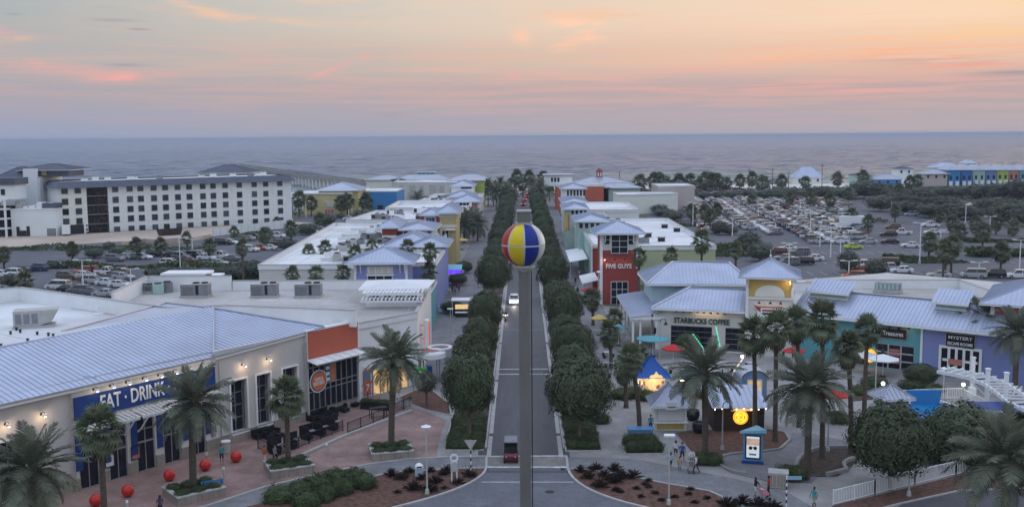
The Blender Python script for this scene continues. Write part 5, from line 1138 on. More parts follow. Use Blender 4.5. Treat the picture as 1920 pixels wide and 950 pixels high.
s_, z_ = rw(1801, 639); board(rs, s_, z_, 3.2, 1.6, [('MYSTERY', 2.7, .55), ('ESCAPE ROOMS', 2.8, .5)], m_black, m_white)
window(rs, (bx0+bx1)/2, .7, bx1-bx0-.3, bzt-.8, 5, 2, y=-.12, fm=m_white, bar=.3, fr=.3, deep=.5)
MB().box(bx0+1, -.3, 1.6, bx1-2, -.2, 2.3, m_coral).build('banner', rs)
# long lean roof with two raised dormers
rz_ = e_z+2.4; e0 = Vector((-1.2, -1.0, e_z)); e1 = Vector((QL+3.2, -1.0, e_z)); r0 = Vector((-1.2, 4.6, rz_)); r1 = Vector((QL+3.2, 4.6, rz_))
seam_roof(rs, [e0, e1, r1, r0], e0, e1, m_roof, .5)
b = MB(); b.beam(e0+Vector((0, -.03, -.18)), e1+Vector((0, -.03, -.18)), .12, .28, m_white); b.beam(r0+U*1.2, r1+U*1.2, .25, .12, m_roof2); b.poly([e0-U*2, e1-U*2, e1+Vector((0, 1, -.14)), e0+Vector((0, 1, -.14))], m_cream); b.build('fascia', rs)
for (ua, ub) in ((1528, 1596), (1762, 1818)):
    xa, xb = onwall(ua, 560, P0+Vector((3, 3.6, 0)), QA)[0], onwall(ub, 565, P0+Vector((3, 3.6, 0)), QA)[0]
    xa, xb = xa+.3, xb+.3; zz = rz_+.15
    seam_roof(rs, [Vector((xa-.4, 2.3, zz)), Vector((xb+.4, 2.3, zz)), Vector((xb+.4, 5.4, zz+1.3)), Vector((xa-.4, 5.4, zz+1.3))], Vector((xa-.4, 2.3, zz)), Vector((xb+.4, 2.3, zz)), m_roof, .5, name='dormer_panel')
    MB().box(xa, 2.8, rz_-1.3, xb, 5.2, zz+.1, m_mint).box(xa-.4, 2.22, zz-.25, xb+.4, 2.32, zz-.02, m_white).box(xa-.1, 2.7, zz-.9, xb+.1, 2.79, zz-.75, m_white).build('dormer', rs)
# flat roof and pale parapets behind
fb = [(36, 134), (58, 119), (84, 146), (60, 166), (43, 158)]
MB(QI).prism(fb, 0, 6.2, m_hw2, cap=False).build('wall', rs); b = MB(QI); b.poly([(x, y, 6.15) for x, y in fb], m_flat); b.build('flat_roof', rs)
qz = 7.6; pts_ = [G(1482, 528, qz), G(1536, 529, qz), G(1537, 523, qz), G(1800, 523, qz), G(1866, 546, qz)]
parapet(rs, pts_, 6.0, 7.5, m_white, QI)
pts_ = [G(1756, 562, 7.0), G(1870, 556, 7.0)]; parapet(rs, pts_, 6.0, 7.0, m_cream, QI)
p = G(1665, 548, 6.2); r = thing('rooftop_unit', 'grey green slatted unit on the flat roof behind the plaza shops', 'air conditioner', tuple(p), -.5)
MB().box(-1.9, -1, 0, 1.9, 1, .5, m_hvac2).box(-1.7, -.9, .5, 1.7, .9, 1.4, m_hvac).build('casing', r)
for k in range(6): MB().box(-1.6+k*.55, -.95, .55, -1.2+k*.55, -.905, 1.35, m_mint).build('louvre', r)
r = thing('rooftop_unit', 'small brownish exhaust hood on the roof beside the corner tower', 'air conditioner', tuple(G(1524, 543, 6.2)), 0); MB().box(-.5, -.5, 0, .5, .5, .9, m_hvac).build('casing', r); MB().box(-.9, -.7, .9, .9, .7, 1.2, m_coral).build('hood', r)
# coral building at the right edge
cb = thing('coral_building', 'coral pink building with white trimmed windows and metal roof at right edge', 'building', (55.6, 119.2, 0), R(-30))
MB().prism([(0, 0), (16, 0), (16, 14), (0, 14)], 0, 9.0, m_coral, cap=False).build('wall', cb); hip(cb, 0, 0, 16, 14, 9.0, 3.2, 1.3, m_roof, .55, True)
MB().box(-.1, -.12, 0, .35, .2, 8.7, m_white).box(2.9, -.1, 0, 3.2, -.003, 8.7, m_white).box(.36, -.1, 3.9, 2.89, -.003, 4.2, m_white).box(3.21, -.1, 4.4, 15, -.003, 4.7, m_white).build('trim', cb)
window(cb, 4.9, 5.6, 2.6, 2.2, 1, 1, y=-.08, gm=m_hvac); window(cb, 1.6, .3, 2.0, 3.4, 1, 1, y=-.08, gm=m_mint); window(cb, 5.3, .3, 3.4, 3.4, 2, 1, y=-.08, gm=m_hvac); window(cb, 8.6, 5.6, 2.6, 2.2, 1, 1, y=-.08, gm=m_hvac); window(cb, 9.3, .3, 3.0, 3.4, 2, 1, y=-.08)
# white curved pergola
pg = thing('curved_pergola', 'white curved slatted pergola on tall posts at the right edge', 'pergola', (52, 104, 0)); TG = Matrix.Translation((-52, -104, 0))
arcp = [G(u, v, 4.6) for u, v in ((1768, 690), (1800, 696), (1835, 704), (1866, 716), (1890, 732), (1912, 750), (1945, 764), (1990, 770))]
for i in range(len(arcp)-1):
    p, q = arcp[i], arcp[i+1]; d = (q-p); n_ = Vector((d.y, -d.x, 0)).normalized()
    if n_.y > 0: n_ = -n_
    for o_ in (-1.1, 1.1): MB(TG).beam(p-n_*o_+Vector((0, 0, -.2)), q-n_*o_+Vector((0, 0, -.2)), .16, .34, m_white).build('rail', pg)
    k = max(2, int(d.length/.95))
    for j in range(k):
        c_ = p+d*(j+.5)/k; MB(TG).beam(c_-n_*1.5, c_+n_*1.5, .08, .16, m_white).build('slat', pg)
for u, v, h in ((1848, 795, 5.6), (1883, 795, 5.2), (1822, 742, 4.3)):
    p = G(u, v); MB(TG).box(p.x-.17, p.y-.17, 0, p.x+.17, p.y+.17, h, m_white).box(p.x-.34, p.y-.34, 0, p.x+.34, p.y+.34, 1.0, m_white).box(p.x-.23, p.y-.23, h, p.x+.23, p.y+.23, h+.12, m_white).build('post', pg)
    if h > 5: MB(TG).tube((p.x-.2, p.y, h-2.6), (p.x-1.6, p.y+.3, h-1.2), .07, .07, m_white, 5).tube((p.x+.2, p.y, h-2.6), (p.x+1.4, p.y-.4, h-1.2), .07, .07, m_white, 5).build('brace', pg)
p = G(1900, 760, 3.7); b = MB(TG).add([(p.x-4.5, p.y-1.2, 3.7), (p.x+4, p.y-3.2, 3.7), (p.x+4, p.y+.6, 3.9), (p.x-4, p.y+.9, 3.9)], [(0, 1, 2, 3)], m_blue).build('blue_shade_sheet', pg)  # blue sheet added to give the blue shade between the slats

# ------------------------------------------------------------------ beach houses far right
th_c = [('sky blue', m_sky), ('bright blue', pm('house_blue', (.05, .16, .42), .8)), ('pale green', m_mint), ('blue grey', pm('house_bluegrey', (.14, .24, .45), .8)), ('lime', m_lime), ('coral red', m_coral), ('deep teal', m_teal)]
for i, (u0_, u1_, Y) in enumerate([(1776, 1800, 560), (1802, 1822, 562), (1824, 1846, 566), (1847, 1868, 568), (1869, 1890, 570), (1891, 1909, 573), (1911, 1935, 575)]):
    c, m = th_c[i]; p, q = at(u0_, 345, Y), at(u1_, 345, Y); z = at(u0_, 319, Y).z
    r = thing('town_house', c+' walled beach town house in the coloured row', 'town house', ((p.x+q.x)/2, Y, 0), 0, 'row of coloured beach town houses'); w = (q.x-p.x)/2
    MB().prism([(-w, 0), (w, 0), (w, 14), (-w, 14)], 0, z, m, cap=False).build('wall', r)
    MB().add([(-w-.3, -.6, z), (w+.3, -.6, z), (w+.3, 14.6, z), (-w-.3, 14.6, z), (0, 3, z+2.8), (0, 12, z+2.8)], [(0, 1, 4), (1, 2, 5, 4), (2, 3, 5), (3, 0, 4, 5)], m_roof2).build('roof', r)
    for k in (-1, 1): MB().box(k*w*.5-.6, -.06, 3.2, k*w*.5+.6, -.003, 5.4, m_glass).build('window', r); MB().box(k*w*.5-.9, -.8, .1, k*w*.5+.9, -.003, 2.5, m_white).build('porch', r)
def house(u0_, u1_, vb, vt, Y, wm, rm, label, rise=None):
    p, q = at(u0_, vb, Y), at(u1_, vb, Y); z0 = 0; ze = at(u0_, vt, Y).z; w = (q.x-p.x)/2
    r = thing('beach_house', label, 'house', ((p.x+q.x)/2, Y, 0)); MB().prism([(-w, 0), (w, 0), (w, 10), (-w, 10)], 0, ze, wm, cap=False).build('wall', r); hip(r, -w, 0, w, 10, ze, rise or w*.35, .8, rm, 1.5)
    n = max(2, int(w/2.2))
    for k in range(n): x = -w+2*w*(k+.5)/n; MB().box(x-.55, -.06, ze-2.4, x+.55, -.003, ze-.8, m_glass).build('window', r)
    return r
house(1683, 1711, 330, 317, 590, m_white, m_slate, 'small white tower house with a dark roof above the trees')
house(1732, 1778, 346, 326, 560, pm('pink_beige_wall', (.52, .45, .42)), m_roof2, 'pink beige house left of the coloured town houses')
house(1750, 1800, 340, 314, 582, m_cream, m_roof, 'large pale house with a metal roof behind the blue town house')
house(1490, 1542, 340, 333, 590, m_hw2, m_roof, 'white gabled beach house with a broad grey roof behind the car park', 6)
house(1640, 1690, 342, 336, 575, m_sky, m_roof2, 'low pale blue beach house among dark trees')
house(1440, 1470, 346, 341, 600, m_teal, m_slate, 'low teal beach hut beside the road')
house(1602, 1634, 342, 330, 580, m_mint, m_slate, 'small dark roofed house hidden in trees')
house(1812, 1830, 318, 306, 592, m_white, m_roof, 'white roof tower above the blue town houses', 2)
# ------------------------------------------------------------------ trees, palms, shrubs
from mathutils import noise as mnoise
def leaf_cloud(rx, ry, rz, n, size, mat, seed, lump=.22, freq=1.3, core=.78, flat=0.0, inner=.25, wob=.24):
    """a crown: thousands of small leaf faces through the outer volume of a lumpy body, a shaded core inside"""
    r_ = random.Random(seed); b = MB(); off = Vector((seed*3.1, seed*1.7, seed*.9))
    def rad(d):
        k_ = (abs(d.x)**2.15+abs(d.y)**2.15+abs(d.z)**2.15)**(-1/2.15)
        return k_*(1+lump*mnoise.noise(d*freq*1.9+off)*1.3+lump*.5*mnoise.noise(d*freq*4+off))
    k = b.m(mat)
    if core:
        nu, nv = 14, 9
        vs = []
        for j in range(nv+1):
            for i in range(nu):
                th, ph = 2*PI*i/nu, PI*j/nv; d = Vector((math.sin(ph)*math.cos(th), math.sin(ph)*math.sin(th), math.cos(ph))); q = rad(d)*core
                z = d.z*rz*q; z = max(z, -rz*(1-flat)); vs.append((d.x*rx*q, d.y*ry*q, z))
        b.add(vs, [(j*nu+i, j*nu+(i+1) % nu, (j+1)*nu+(i+1) % nu, (j+1)*nu+i)[::-1] for j in range(nv) for i in range(nu)], mat)
    V, F = [], []
    for i in range(n):
        d = Vector((r_.gauss(0, 1), r_.gauss(0, 1), r_.gauss(0, 1))).normalized()
        q = rad(d)*(1-inner*r_.random()**2.2+.03*r_.gauss(0, 1)); c = Vector((d.x*rx*q, d.y*ry*q, d.z*rz*q))
        if c.z < -rz*(1-flat): c.z = -rz*(1-flat)+r_.uniform(-.2, .1)*rz
        nrm = (d+Vector((r_.gauss(0, wob), r_.gauss(0, wob), r_.gauss(0, wob)+.08))).normalized()
        u = nrm.orthogonal().normalized(); a = r_.uniform(0, 2*PI); u = (Matrix.Rotation(a, 3, nrm) @ u); w = nrm.cross(u)
        s = size*r_.uniform(.6, 1.35); o = len(V)
        V += [c-u*s*.5, c-w*s*.28+nrm*s*.1, c+u*s*.55, c+w*s*.28+nrm*s*.1]; F.append((o, o+1, o+2, o+3))
    b.add(V, F, mat); return b.mesh('leaves')
CROWN = [leaf_cloud(1, 1, 1, 7000, .105, m_leaf, s, lump=.19, flat=.34, core=.84, inner=.2, wob=.17) for s in (1, 2, 3, 4)]
CROWN2 = [leaf_cloud(1, 1, 1, 1500, .21, m_leaf2, s, lump=.3, flat=.3, inner=.4) for s in (11, 12, 13)]
SHRUB = [leaf_cloud(1, 1, .8, 1300, .17, m_hedge, s, lump=.2, flat=.35) for s in (21, 22)]
def trunk_mesh(h, r0, r1, mat, limbs=0, seed=1, bend=0.0):
    r_ = random.Random(seed); b = MB(); pts = [Vector((bend*(t*t), .3*bend*t, h*t)) for t in (0, .35, .7, 1)]
    b.path(pts, [r0, r0*.85, (r0+r1)/2, r1], mat, 8)
    for k in range(limbs):
        a = 2*PI*k/limbs+r_.uniform(-.4, .4); q = pts[2].lerp(pts[3], r_.random()); e = q+Vector((math.cos(a)*h*.35, math.sin(a)*h*.35, h*.45)); b.path([q, (q+e)/2+Vector((0, 0, -.1)), e], [r1*.8, r1*.6, r1*.3], mat, 6)
    return b.mesh('trunk')
TR = trunk_mesh(2.6, .17, .13, m_bark, 5, 3)
def tree(name, label, x, y, h, rx, rz, mesh=None, group=None, z=0.0, low=None, seed=0, cat='tree'):
    r = thing(name, label, cat, (x, y, z), 0, group)
    t = ob('trunk', TR, r, (0, 0, 0), seed*1.3, (1, 1, max(.35, (h-2*rz*.75)/2.6+.25)))
    c = ob('crown', mesh or CROWN[seed % 4], r, (0, 0, h-rz*.98), seed*2.1, (rx, rx, rz)); return r
LT = [(95, 8.6, 2.5, 3.1), (108, 7.9, 2.15, 2.6), (122, 7.2, 2.1, 2.4), (137, 7.6, 2.3, 2.6), (147, 6.4, 2.0, 2.1), (177, 8.2, 3.05, 3.1), (203, 7.6, 2.7, 2.7), (222, 6.8, 2.4, 2.4), (240, 7.6, 2.8, 2.8), (264, 7.4, 2.7, 2.7), (288, 7.6, 2.8, 2.8), (312, 7.6, 2.8, 2.8), (338, 7.8, 2.9, 2.9), (366, 8, 3.0, 2.9), (396, 8, 3, 3), (425, 8, 3, 3)]
for i, (y, h, rx, rz) in enumerate(LT): tree('street_tree', ordn(i)+' clipped round tree of the left row along the street', -5.35+(.5 if y < 100 else 0)*0+rnd.uniform(-.2, .2), y, h, rx, rz, None, 'clipped street trees', seed=i)
RT = [(93.5, 8.3, 3.1, 3.1), (104, 7.5, 2.3, 2.4), (114.5, 7.7, 2.5, 2.5), (126, 6.6, 2.1, 2.1), (139, 8.3, 2.6, 2.9), (154, 7.2, 2.3, 2.4), (180, 7.9, 2.9, 2.9), (203, 7.2, 2.5, 2.5), (221, 7.4, 2.7, 2.7), (246, 7.6, 2.8, 2.8), (272, 7.6, 2.8, 2.8), (297, 7.6, 2.8, 2.8), (324, 7.8, 2.9, 2.8), (352, 8, 2.9, 2.9), (382, 8, 3, 2.9), (414, 8, 3, 3)]
for i, (y, h, rx, rz) in enumerate(RT): tree('street_tree', ordn(i)+' clipped round tree of the right row along the street', 5.5+rnd.uniform(-.2, .2), y, h, rx, rz, None, 'clipped street trees', seed=i+1)
def gtree(u, v, vt, rx, label, mesh=None, name='round_tree', group=None, seed=0, rz=None):
    p = G(u, v); h = max(2.0, at(u, vt, p.y).z); rz = rz or min(rx*1.05, h*.45); return tree(name, label, p.x, p.y, h, rx, rz, mesh, group, seed=seed)
gtree(1667, 918, 758, 3.1, 'dense round tree standing by the white fence', seed=1, rz=3.0)
gtree(1800, 868, 757, 3.6, 'large round tree behind the white fence beside the pool', seed=2, rz=3.1)
gtree(1905, 830, 772, 1.6, 'small dark tree at the right edge below the pergola', seed=0)
gtree(1726, 722, 682, 1.9, 'small round tree in a planter before the blue shop', seed=2)
gtree(1290, 668, 624, 1.7, 'bushy small tree in front of the coffee house window', seed=0)
gtree(800, 762, 697, 1.1, 'thin airy young tree in the mulch bed by the store', CROWN2[0], 'young_tree', seed=1)
# ---- palms
def frond_mesh(L_, droop, mat, seed, n=22, lw=.075, ll=.42):
    """a feather frond along +x: a bowed rib with leaflets on both sides"""
    r_ = random.Random(seed); b = MB(); P = []
    for i in range(7): t = i/6; P.append(Vector((L_*(t-.12*droop*t*t), 0, L_*(.10*t-droop*.62*t**2.2))))
    b.path(P, [.045, .04, .034, .028, .02, .014, .006], mat, 3)
    def on(t): f = t*6; i = min(5, int(f)); return P[i].lerp(P[i+1], f-i)
    V, F = [], []
    for i in range(n):
        t = .14+.86*i/n; c = on(t); tan = (on(min(1, t+.05))-on(max(0, t-.05))).normalized(); l = L_*ll*.5*(math.sin(PI*min(1, t*.86+.12))**.6)+.1
        for s in (-1, 1):
            d = (tan*.75+Vector((0, s*.9, .35-.5*t))+Vector((r_.gauss(0, .06), r_.gauss(0, .06), r_.gauss(0, .1)))).normalized(); e = c+d*l+Vector((0, 0, -.16*l)); w = tan*lw*L_*.33; o = len(V)
            V += [c-w*.6, c+w*.6, (c+e)/2+w+Vector((0, 0, .04*l)), e, (c+e)/2-w*.6+Vector((0, 0, .04*l))]; F.append((o, o+1, o+2, o+3, o+4))
    b.add(V, F, mat); return b.mesh('frond')
def fan_mesh(mat, seed, droop=.35, n=15):
    r_ = random.Random(seed); b = MB(); c = Vector((.9, 0, .10)); b.path([Vector((0, 0, 0)), Vector((.45, 0, .09)), c], [.03, .025, .02], mat, 3)
    V, F = [], []
    for i in range(n):
        a = (-1+2*i/(n-1))*1.9; l = .95*(1-.18*abs(a)/1.9)*r_.uniform(.9, 1.08); d = Vector((math.cos(a), math.sin(a), .10)); m_ = c+d*l*.6; e = c+d*l+Vector((0, 0, -droop*l*r_.uniform(.6, 1.3))); w = Vector((-math.sin(a), math.cos(a), 0))*.085; o = len(V)
        V += [c, m_-w, e, m_+w]; F.append((o, o+1, o+2, o+3))
    b.add(V, F, mat); return b.mesh('frond')
DATE = [frond_mesh(3.2, .55, m_palm, 1), frond_mesh(3.3, .8, m_palm, 2), frond_mesh(3.0, .35, m_palm, 3)]
FAN = [fan_mesh(m_fan, 1), fan_mesh(m_fan, 2, .6), fan_mesh(m_fan, 3, .2)]
DEADF = [fan_mesh(m_dead, 4, .9, 11)]
def palm_trunk(h, r0, r1, lean=0.0, rings=True):
    b = MB(); n = max(5, int(h/.5)); pts = []; rs = []
    for i in range(n+1): t = i/n; pts.append(Vector((lean*t*t, 0, h*t))); rs.append((r0+(r1-r0)*t)*(1.0 if i else 1.25)*(1+.05*(i % 2)))
    b.path(pts, rs, m_trunk, 9); return b.mesh('trunk')
def date_palm(label, x, y, h, sc_=1.0, n=46, seed=0, z=0.0, lean=0.0, group=None):
    r_ = random.Random(seed); r = thing('date_palm', label, 'palm', (x, y, z), 0, group); ob('trunk', palm_trunk(h, .30, .27, lean), r)
    MB().lathe([(.28, -.7), (.46, -.25), (.5, .1), (.3, .45), (0, .5)], m_trunk, 10, (lean, 0, h)).build('boot', r)
    for i in range(n):
        t = (i+.5)/n; el_ = R(78)-R(112)*t**.85+r_.gauss(0, .07); a = i*2.399963+r_.gauss(0, .12); k = 2 if t < .25 else (0 if t < .6 else 1)
        ob('frond', DATE[k], r, (lean+.18*math.cos(a), .18*math.sin(a), h+.25-.3*t), rot=(r_.gauss(0, .25), -el_, a), scale=sc_*r_.uniform(.88, 1.08))
    return r
def fan_palm(label, x, y, h, sc_=1.0, n=36, seed=0, dead=6, z=0.0, lean=0.0, group=None, name='fan_palm'):
    r_ = random.Random(seed+50); r = thing(name, label, 'palm', (x, y, z), 0, group); ob('trunk', palm_trunk(h, .24, .19, lean), r)
    for i in range(n):
        t = (i+.5)/n; el_ = R(80)-R(140)*t+r_.gauss(0, .1); a = i*2.399963+r_.gauss(0, .15)
        ob('frond', FAN[(2 if t < .3 else (0 if t < .65 else 1))], r, (lean, 0, h+.1-.35*t), rot=(r_.gauss(0, .3), -el_, a), scale=sc_*r_.uniform(.85, 1.1))
    for i in range(dead):
        a = i*2*PI/dead+r_.random(); ob('dead_frond', DEADF[0], r, (lean, 0, h-.5), rot=(r_.gauss(0, .3), R(70+r_.uniform(-15, 12)), a), scale=sc_*r_.uniform(.8, 1))
    return r
def palm_at(kind, label, base, crown, sc_=1.0, **k):
    p = G(*base); q = at(crown[0], crown[1], p.y); return (date_palm if kind == 'd' else fan_palm)(label, p.x, p.y, q.z, sc_, lean=max(-1.5, min(1.5, q.x-p.x)), **k)
p = G(58, 885, 6.6); date_palm('big date palm with grey green fronds at the lower left corner', p.x, p.y, 6.6, 1.12, 54, 1)
palm_at('d', 'date palm in a stone planter before the blue sign', (363, 922), (362, 757), 1.1, n=52, seed=2)
palm_at('d', 'tall date palm in the planter before the white store', (734, 846), (741, 676), 1.06, n=50, seed=3)
p = G(197, 975); fan_palm('fan palm standing in front of the restaurant doors', p.x, p.y, at(196, 806, p.y).z, 1.15, 34, 4)
palm_at('f', 'fan palm in the stone planter by the dark booths', (541, 876), (537, 742), 1.12, n=38, seed=5, dead=3)
palm_at('d', 'dark date palm beside the hut with the lit round sign', (1322, 852), (1321, 700), 1.14, n=44, seed=6)
palm_at('d', 'large date palm on the bed left of the round tree', (1514, 880), (1517, 727), 1.2, n=50, seed=7)
palm_at('d', 'date palm in front of the blue escape room shop', (1843, 700), (1846, 607), 1.2, n=50, seed=8)
p = G(1908, 625, 7.0); date_palm('date palm cut by the right edge before the coral building', p.x, p.y, 7.0, 1.15, 46, 9)
p = G(1888, 862, 6.2); date_palm('big soft grey date palm at the lower right corner', p.x, p.y, 6.2, 1.3, 54, 10)
for i, (lb, ba, cr, s_) in enumerate([('fan palm rising behind the hut with the lit round sign', (1415, 812), (1413, 628), 1.1), ('fan palm right of the hut with the lit round sign', (1453, 827), (1455, 617), 1.12),
        ('fan palm with dead skirt in front of the corner tower', (1498, 800), (1493, 605), 1.08), ('tallest fan palm of the clump before the teal shop', (1541, 858), (1541, 600), 1.12),
        ('fan palm with a brown skirt left of the teal shop window', (1595, 852), (1589, 652), 1.0), ('slim fan palm in front of the gift shop sign', (1620, 784), (1626, 618), .98),
        ('short leaning palm in a blue tub beside the walk', (1199, 812), (1182, 672), .95), ('palm wound with small lamps beside the clipped trees', (1174, 764), (1171, 690), .9),
        ('slim palm on the pavement left of the columned porch', (1146, 690), (1142, 622), 1.0), ('palm behind the leaning palm, near the teal umbrella', (1205, 720), (1199, 668), .85),
        ('small palm by the porch steps', (1160, 640), (1152, 596), .9), ('palm against the red burger tower wall', (1112, 610), (1110, 560), 1.0)]):
    palm_at('f', lb, ba, cr, s_, n=34, seed=20+i, dead=(9 if i in (2, 4) else 5))
for i, (u, vb, vc, s_, lb) in enumerate([(581, 540, 473, 1.1, 'left of two tall fan palms before the long white roof'), (612, 540, 466, 1.15, 'right of two tall fan palms before the long white roof'), (457, 540, 462, 1.1, 'tall fan palm standing alone behind the white store')]):
    p = G(u, vb); fan_palm(lb, p.x, p.y, at(u, vc, p.y).z, s_*.9, 26, 40+i, 4)
for i, (u, v, Y, lb) in enumerate([(548, 514, 160, 'leftmost of the short palms behind the white store roof'), (592, 514, 160, 'second of the short palms behind the white store roof'), (642, 512, 158, 'short palm left of the purple pavilion'), (666, 474, 176, 'palm top left of the pavilion roof ridge'), (697, 462, 178, 'palm top just behind the pavilion roof'), (765, 466, 160, 'palm top between the two purple pavilions'), (806, 472, 158, 'tall palm beside the periwinkle store wall'), (804, 508, 158, 'short palm at the foot of the periwinkle wall'), (1198, 480, 168, 'palm in front of the red burger tower, right side'), (1258, 478, 170, 'palm top behind the coffee house roof, left'), (1316, 452, 190, 'large fan palm at the corner of the pale lime wall'), (1380, 466, 176, 'fan palm behind the coffee house roof, right of the largest'), (1770, 472, 190, 'spiky palm beyond the flat roof of the plaza shops')]):
    q = at(u, v, Y); fan_palm(lb, q.x, Y, q.z, .92 if i != 10 else 1.4, 24, 60+i, 3)
# small far palms share one joined crown each
def merged(meshes, mat):
    b = MB(); b.m(mat)
    for me, T in meshes:
        o = len(b.v); b.v += [tuple(T @ v.co) for v in me.vertices]; b.f += [tuple(i+o for i in p.vertices) for p in me.polygons]; b.mi += [0]*len(me.polygons)
    return b.mesh('crown')
def ballcrown(src, n, mat, seed, el0=80, spread=135):
    r_ = random.Random(seed); L_ = []
    for i in range(n):
        t = (i+.5)/n; e = R(el0)-R(spread)*t; a = i*2.4+r_.gauss(0, .15)
        L_.append((src[i % len(src)], Matrix.Translation((0, 0, -.3*t)) @ Matrix.Rotation(a, 4, 'Z') @ Matrix.Rotation(-e, 4, 'Y') @ Matrix.Rotation(r_.gauss(0, .3), 4, 'X') @ Matrix.Scale(r_.uniform(.85, 1.1), 4)))
    return merged(L_, mat)
SABAL = [ballcrown(FAN, 34, m_fan, s, 85, 160) for s in (1, 2)]
DATEC = [ballcrown(DATE, 34, m_palm, s) for s in (1, 2)]
PTR = palm_trunk(1.0, .2, .17)
def small_palm(label, x, y, h, sc_, seed=0, group=None, date=False):
    r = thing('date_palm' if date else 'sabal_palm', label, 'palm', (x, y, 0), 0, group); ob('trunk', PTR, r, (0, 0, 0), 0, (1.1, 1.1, h)); ob('crown', (DATEC if date else SABAL)[seed % 2], r, (0, 0, h), seed*1.9, sc_); return r
def px_palm(u, vb, vc, sc_, label, seed, group=None, date=False):
    p = G(u, vb); small_palm(label, p.x, p.y, max(1.5, at(u, vc, p.y).z), sc_, seed, group, date)
ll = [(8, 505, 476, 1.15), (136, 489, 466, 1.15), (258, 487, 458, 1.15), (303, 490, 458, 1.15), (351, 464, 444, 1.0), (394, 486, 460, 1.2), (440, 452, 434, 1.05), (498, 466, 440, 1.4), (546, 456, 427, 1.4), (285, 522, 508, 1.0), (561, 406, 372, 1.9), (584, 406, 380, 1.7), (600, 425, 410, 1.4), (652, 404, 377, 2.0), (687, 404, 377, 2.0), (48, 545, 524, 1.2), (520, 430, 415, 1.0), (640, 404, 380, 1.8)]
for i, (u, vb, vc, s_) in enumerate(ll): px_palm(u, vb, vc, s_, ordn(i).replace('nearest', 'first')+' round headed palm from the left in the left car park', i, 'round headed palms of the left car park')
i = 0
lr = [(1316-0, 0, 0, 0)][:0]+[(1596, 428, 402, 1.4), (1627, 441, 414, 1.3), (1785, 449, 417, 1.4), (1799, 462, 434, 1.4), (1829, 454, 419, 1.4), (1842, 470, 434, 1.5), (1741, 492, 452, 1.45), (1761, 424, 405, 1.2), (1867, 440, 416, 1.4), (1899, 443, 424, 1.4), (1876, 507, 472, 1.4), (1783, 512, 460, 1.5), (1772, 516, 470, 1.5), (1678, 417, 394, 1.3), (1684, 375, 355, 1.9), (1321, 432, 396, 1.5), (1331, 434, 403, 1.4), (1344, 420, 391, 1.3), (1296, 415, 394, 1.5), (1139, 372, 356, 1.6), (1410, 390, 374, 1.5), (1480, 388, 370, 1.6), (1520, 392, 372, 1.6), (1556, 396, 374, 1.6), (1590, 380, 362, 1.7), (1705, 362, 340, 2.0), (1720, 360, 338, 2.0)]
for k, (u, vb, vc, s_) in enumerate(sorted(lr)): px_palm(u, vb, vc, s_, ordn(k).replace('nearest', 'first')+' round headed palm from the left in the right car park', k, 'round headed palms of the right car park')
bp = [(1199, 341), (1226, 338), (1237, 338), (1249, 342), (1273, 341), (1295, 338), (1312, 345), (1324, 337), (1336, 337), (1345, 338), (1362, 346), (1387, 338), (1410, 334), (1430, 346), (1465, 350), (1510, 350), (1570, 334), (1619, 330)]
for k, (u, vc) in enumerate(bp):
    Y = 520+.1*(u-1200)+rnd.uniform(-15, 15); q = at(u, vc, Y); small_palm(ordn(k).replace('nearest', 'first')+' palm from the left in the line along the beach', q.x, Y, max(3.5, q.z), rnd.uniform(2.0, 2.9), k, 'palms along the beach')
sp_ = [(905, 352, 430, 1), (915, 348, 425, 1), (925, 352, 420, 1), (938, 345, 440, 1), (948, 358, 400, 1), (969, 330, 455, 0), (992, 331, 460, 0), (1001, 344, 420, 1), (1019, 333, 455, 0), (1012, 352, 400, 1), (876, 412, 290, 1), (888, 408, 300, 1), (895, 416, 280, 1), (870, 420, 275, 1), (782, 373, 370, 1), (1030, 345, 450, 0), (980, 345, 470, 0), (958, 346, 465, 0), (930, 360, 395, 1)]
for k, (u, vc, Y, d_) in enumerate(sorted(sp_)):
    q = at(u, vc, Y); small_palm(ordn(k).replace('nearest', 'first')+' palm from the left around the far end of the street', q.x, Y, q.z, (1.35 if d_ else 2.0), k, 'palms round the far end of the street', bool(d_))
# dark broadleaf trees and bushes between the car park and the beach
rt = [(1248, 405, 392, 5.5), (1214, 392, 370, 4.5), (1177, 392, 379, 5), (1190, 394, 380, 4), (1262, 414, 398, 4.5), (1236, 402, 384, 4), (1280, 384, 372, 4), (1349, 440, 415, 3.4), (1405, 478, 436, 3.8), (1425, 490, 456, 3.6), (1392, 470, 448, 3.0),
      (1590, 512, 472, 2.9), (1642, 520, 486, 2.8), (1756, 402, 368, 7), (1794, 412, 380, 7), (1743, 408, 382, 6), (1650, 396, 366, 7), (1695, 402, 376, 6), (1882, 420, 384, 7), (1910, 424, 380, 7.5), (1864, 402, 370, 7.5), (1834, 372, 346, 8), (1866, 374, 345, 8), (1915, 376, 337, 10), (1805, 366, 350, 7), (1890, 360, 347, 7),
      (1620, 372, 338, 9), (1640, 372, 346, 8), (1600, 372, 348, 7), (1580, 374, 352, 7), (1560, 372, 352, 6), (1545, 368, 350, 6), (1530, 372, 350, 7), (1500, 372, 356, 7), (1470, 372, 352, 7), (1452, 376, 354, 6), (1430, 374, 356, 6), (1400, 370, 356, 6), (1375, 372, 358, 6), (1350, 374, 358, 5), (1320, 374, 360, 5), (1300, 370, 354, 5), (1270, 368, 354, 5), (1250, 366, 352, 5), (1660, 360, 344, 7), (1680, 380, 362, 7), (1710, 384, 366, 6), (1725, 376, 352, 7), (1775, 392, 368, 6), (1820, 410, 388, 6), (1845, 398, 376, 6), (1780, 372, 350, 8), (1560, 408, 394, 2.6), (1440, 398, 386, 2.6), (1368, 440, 424, 3)]
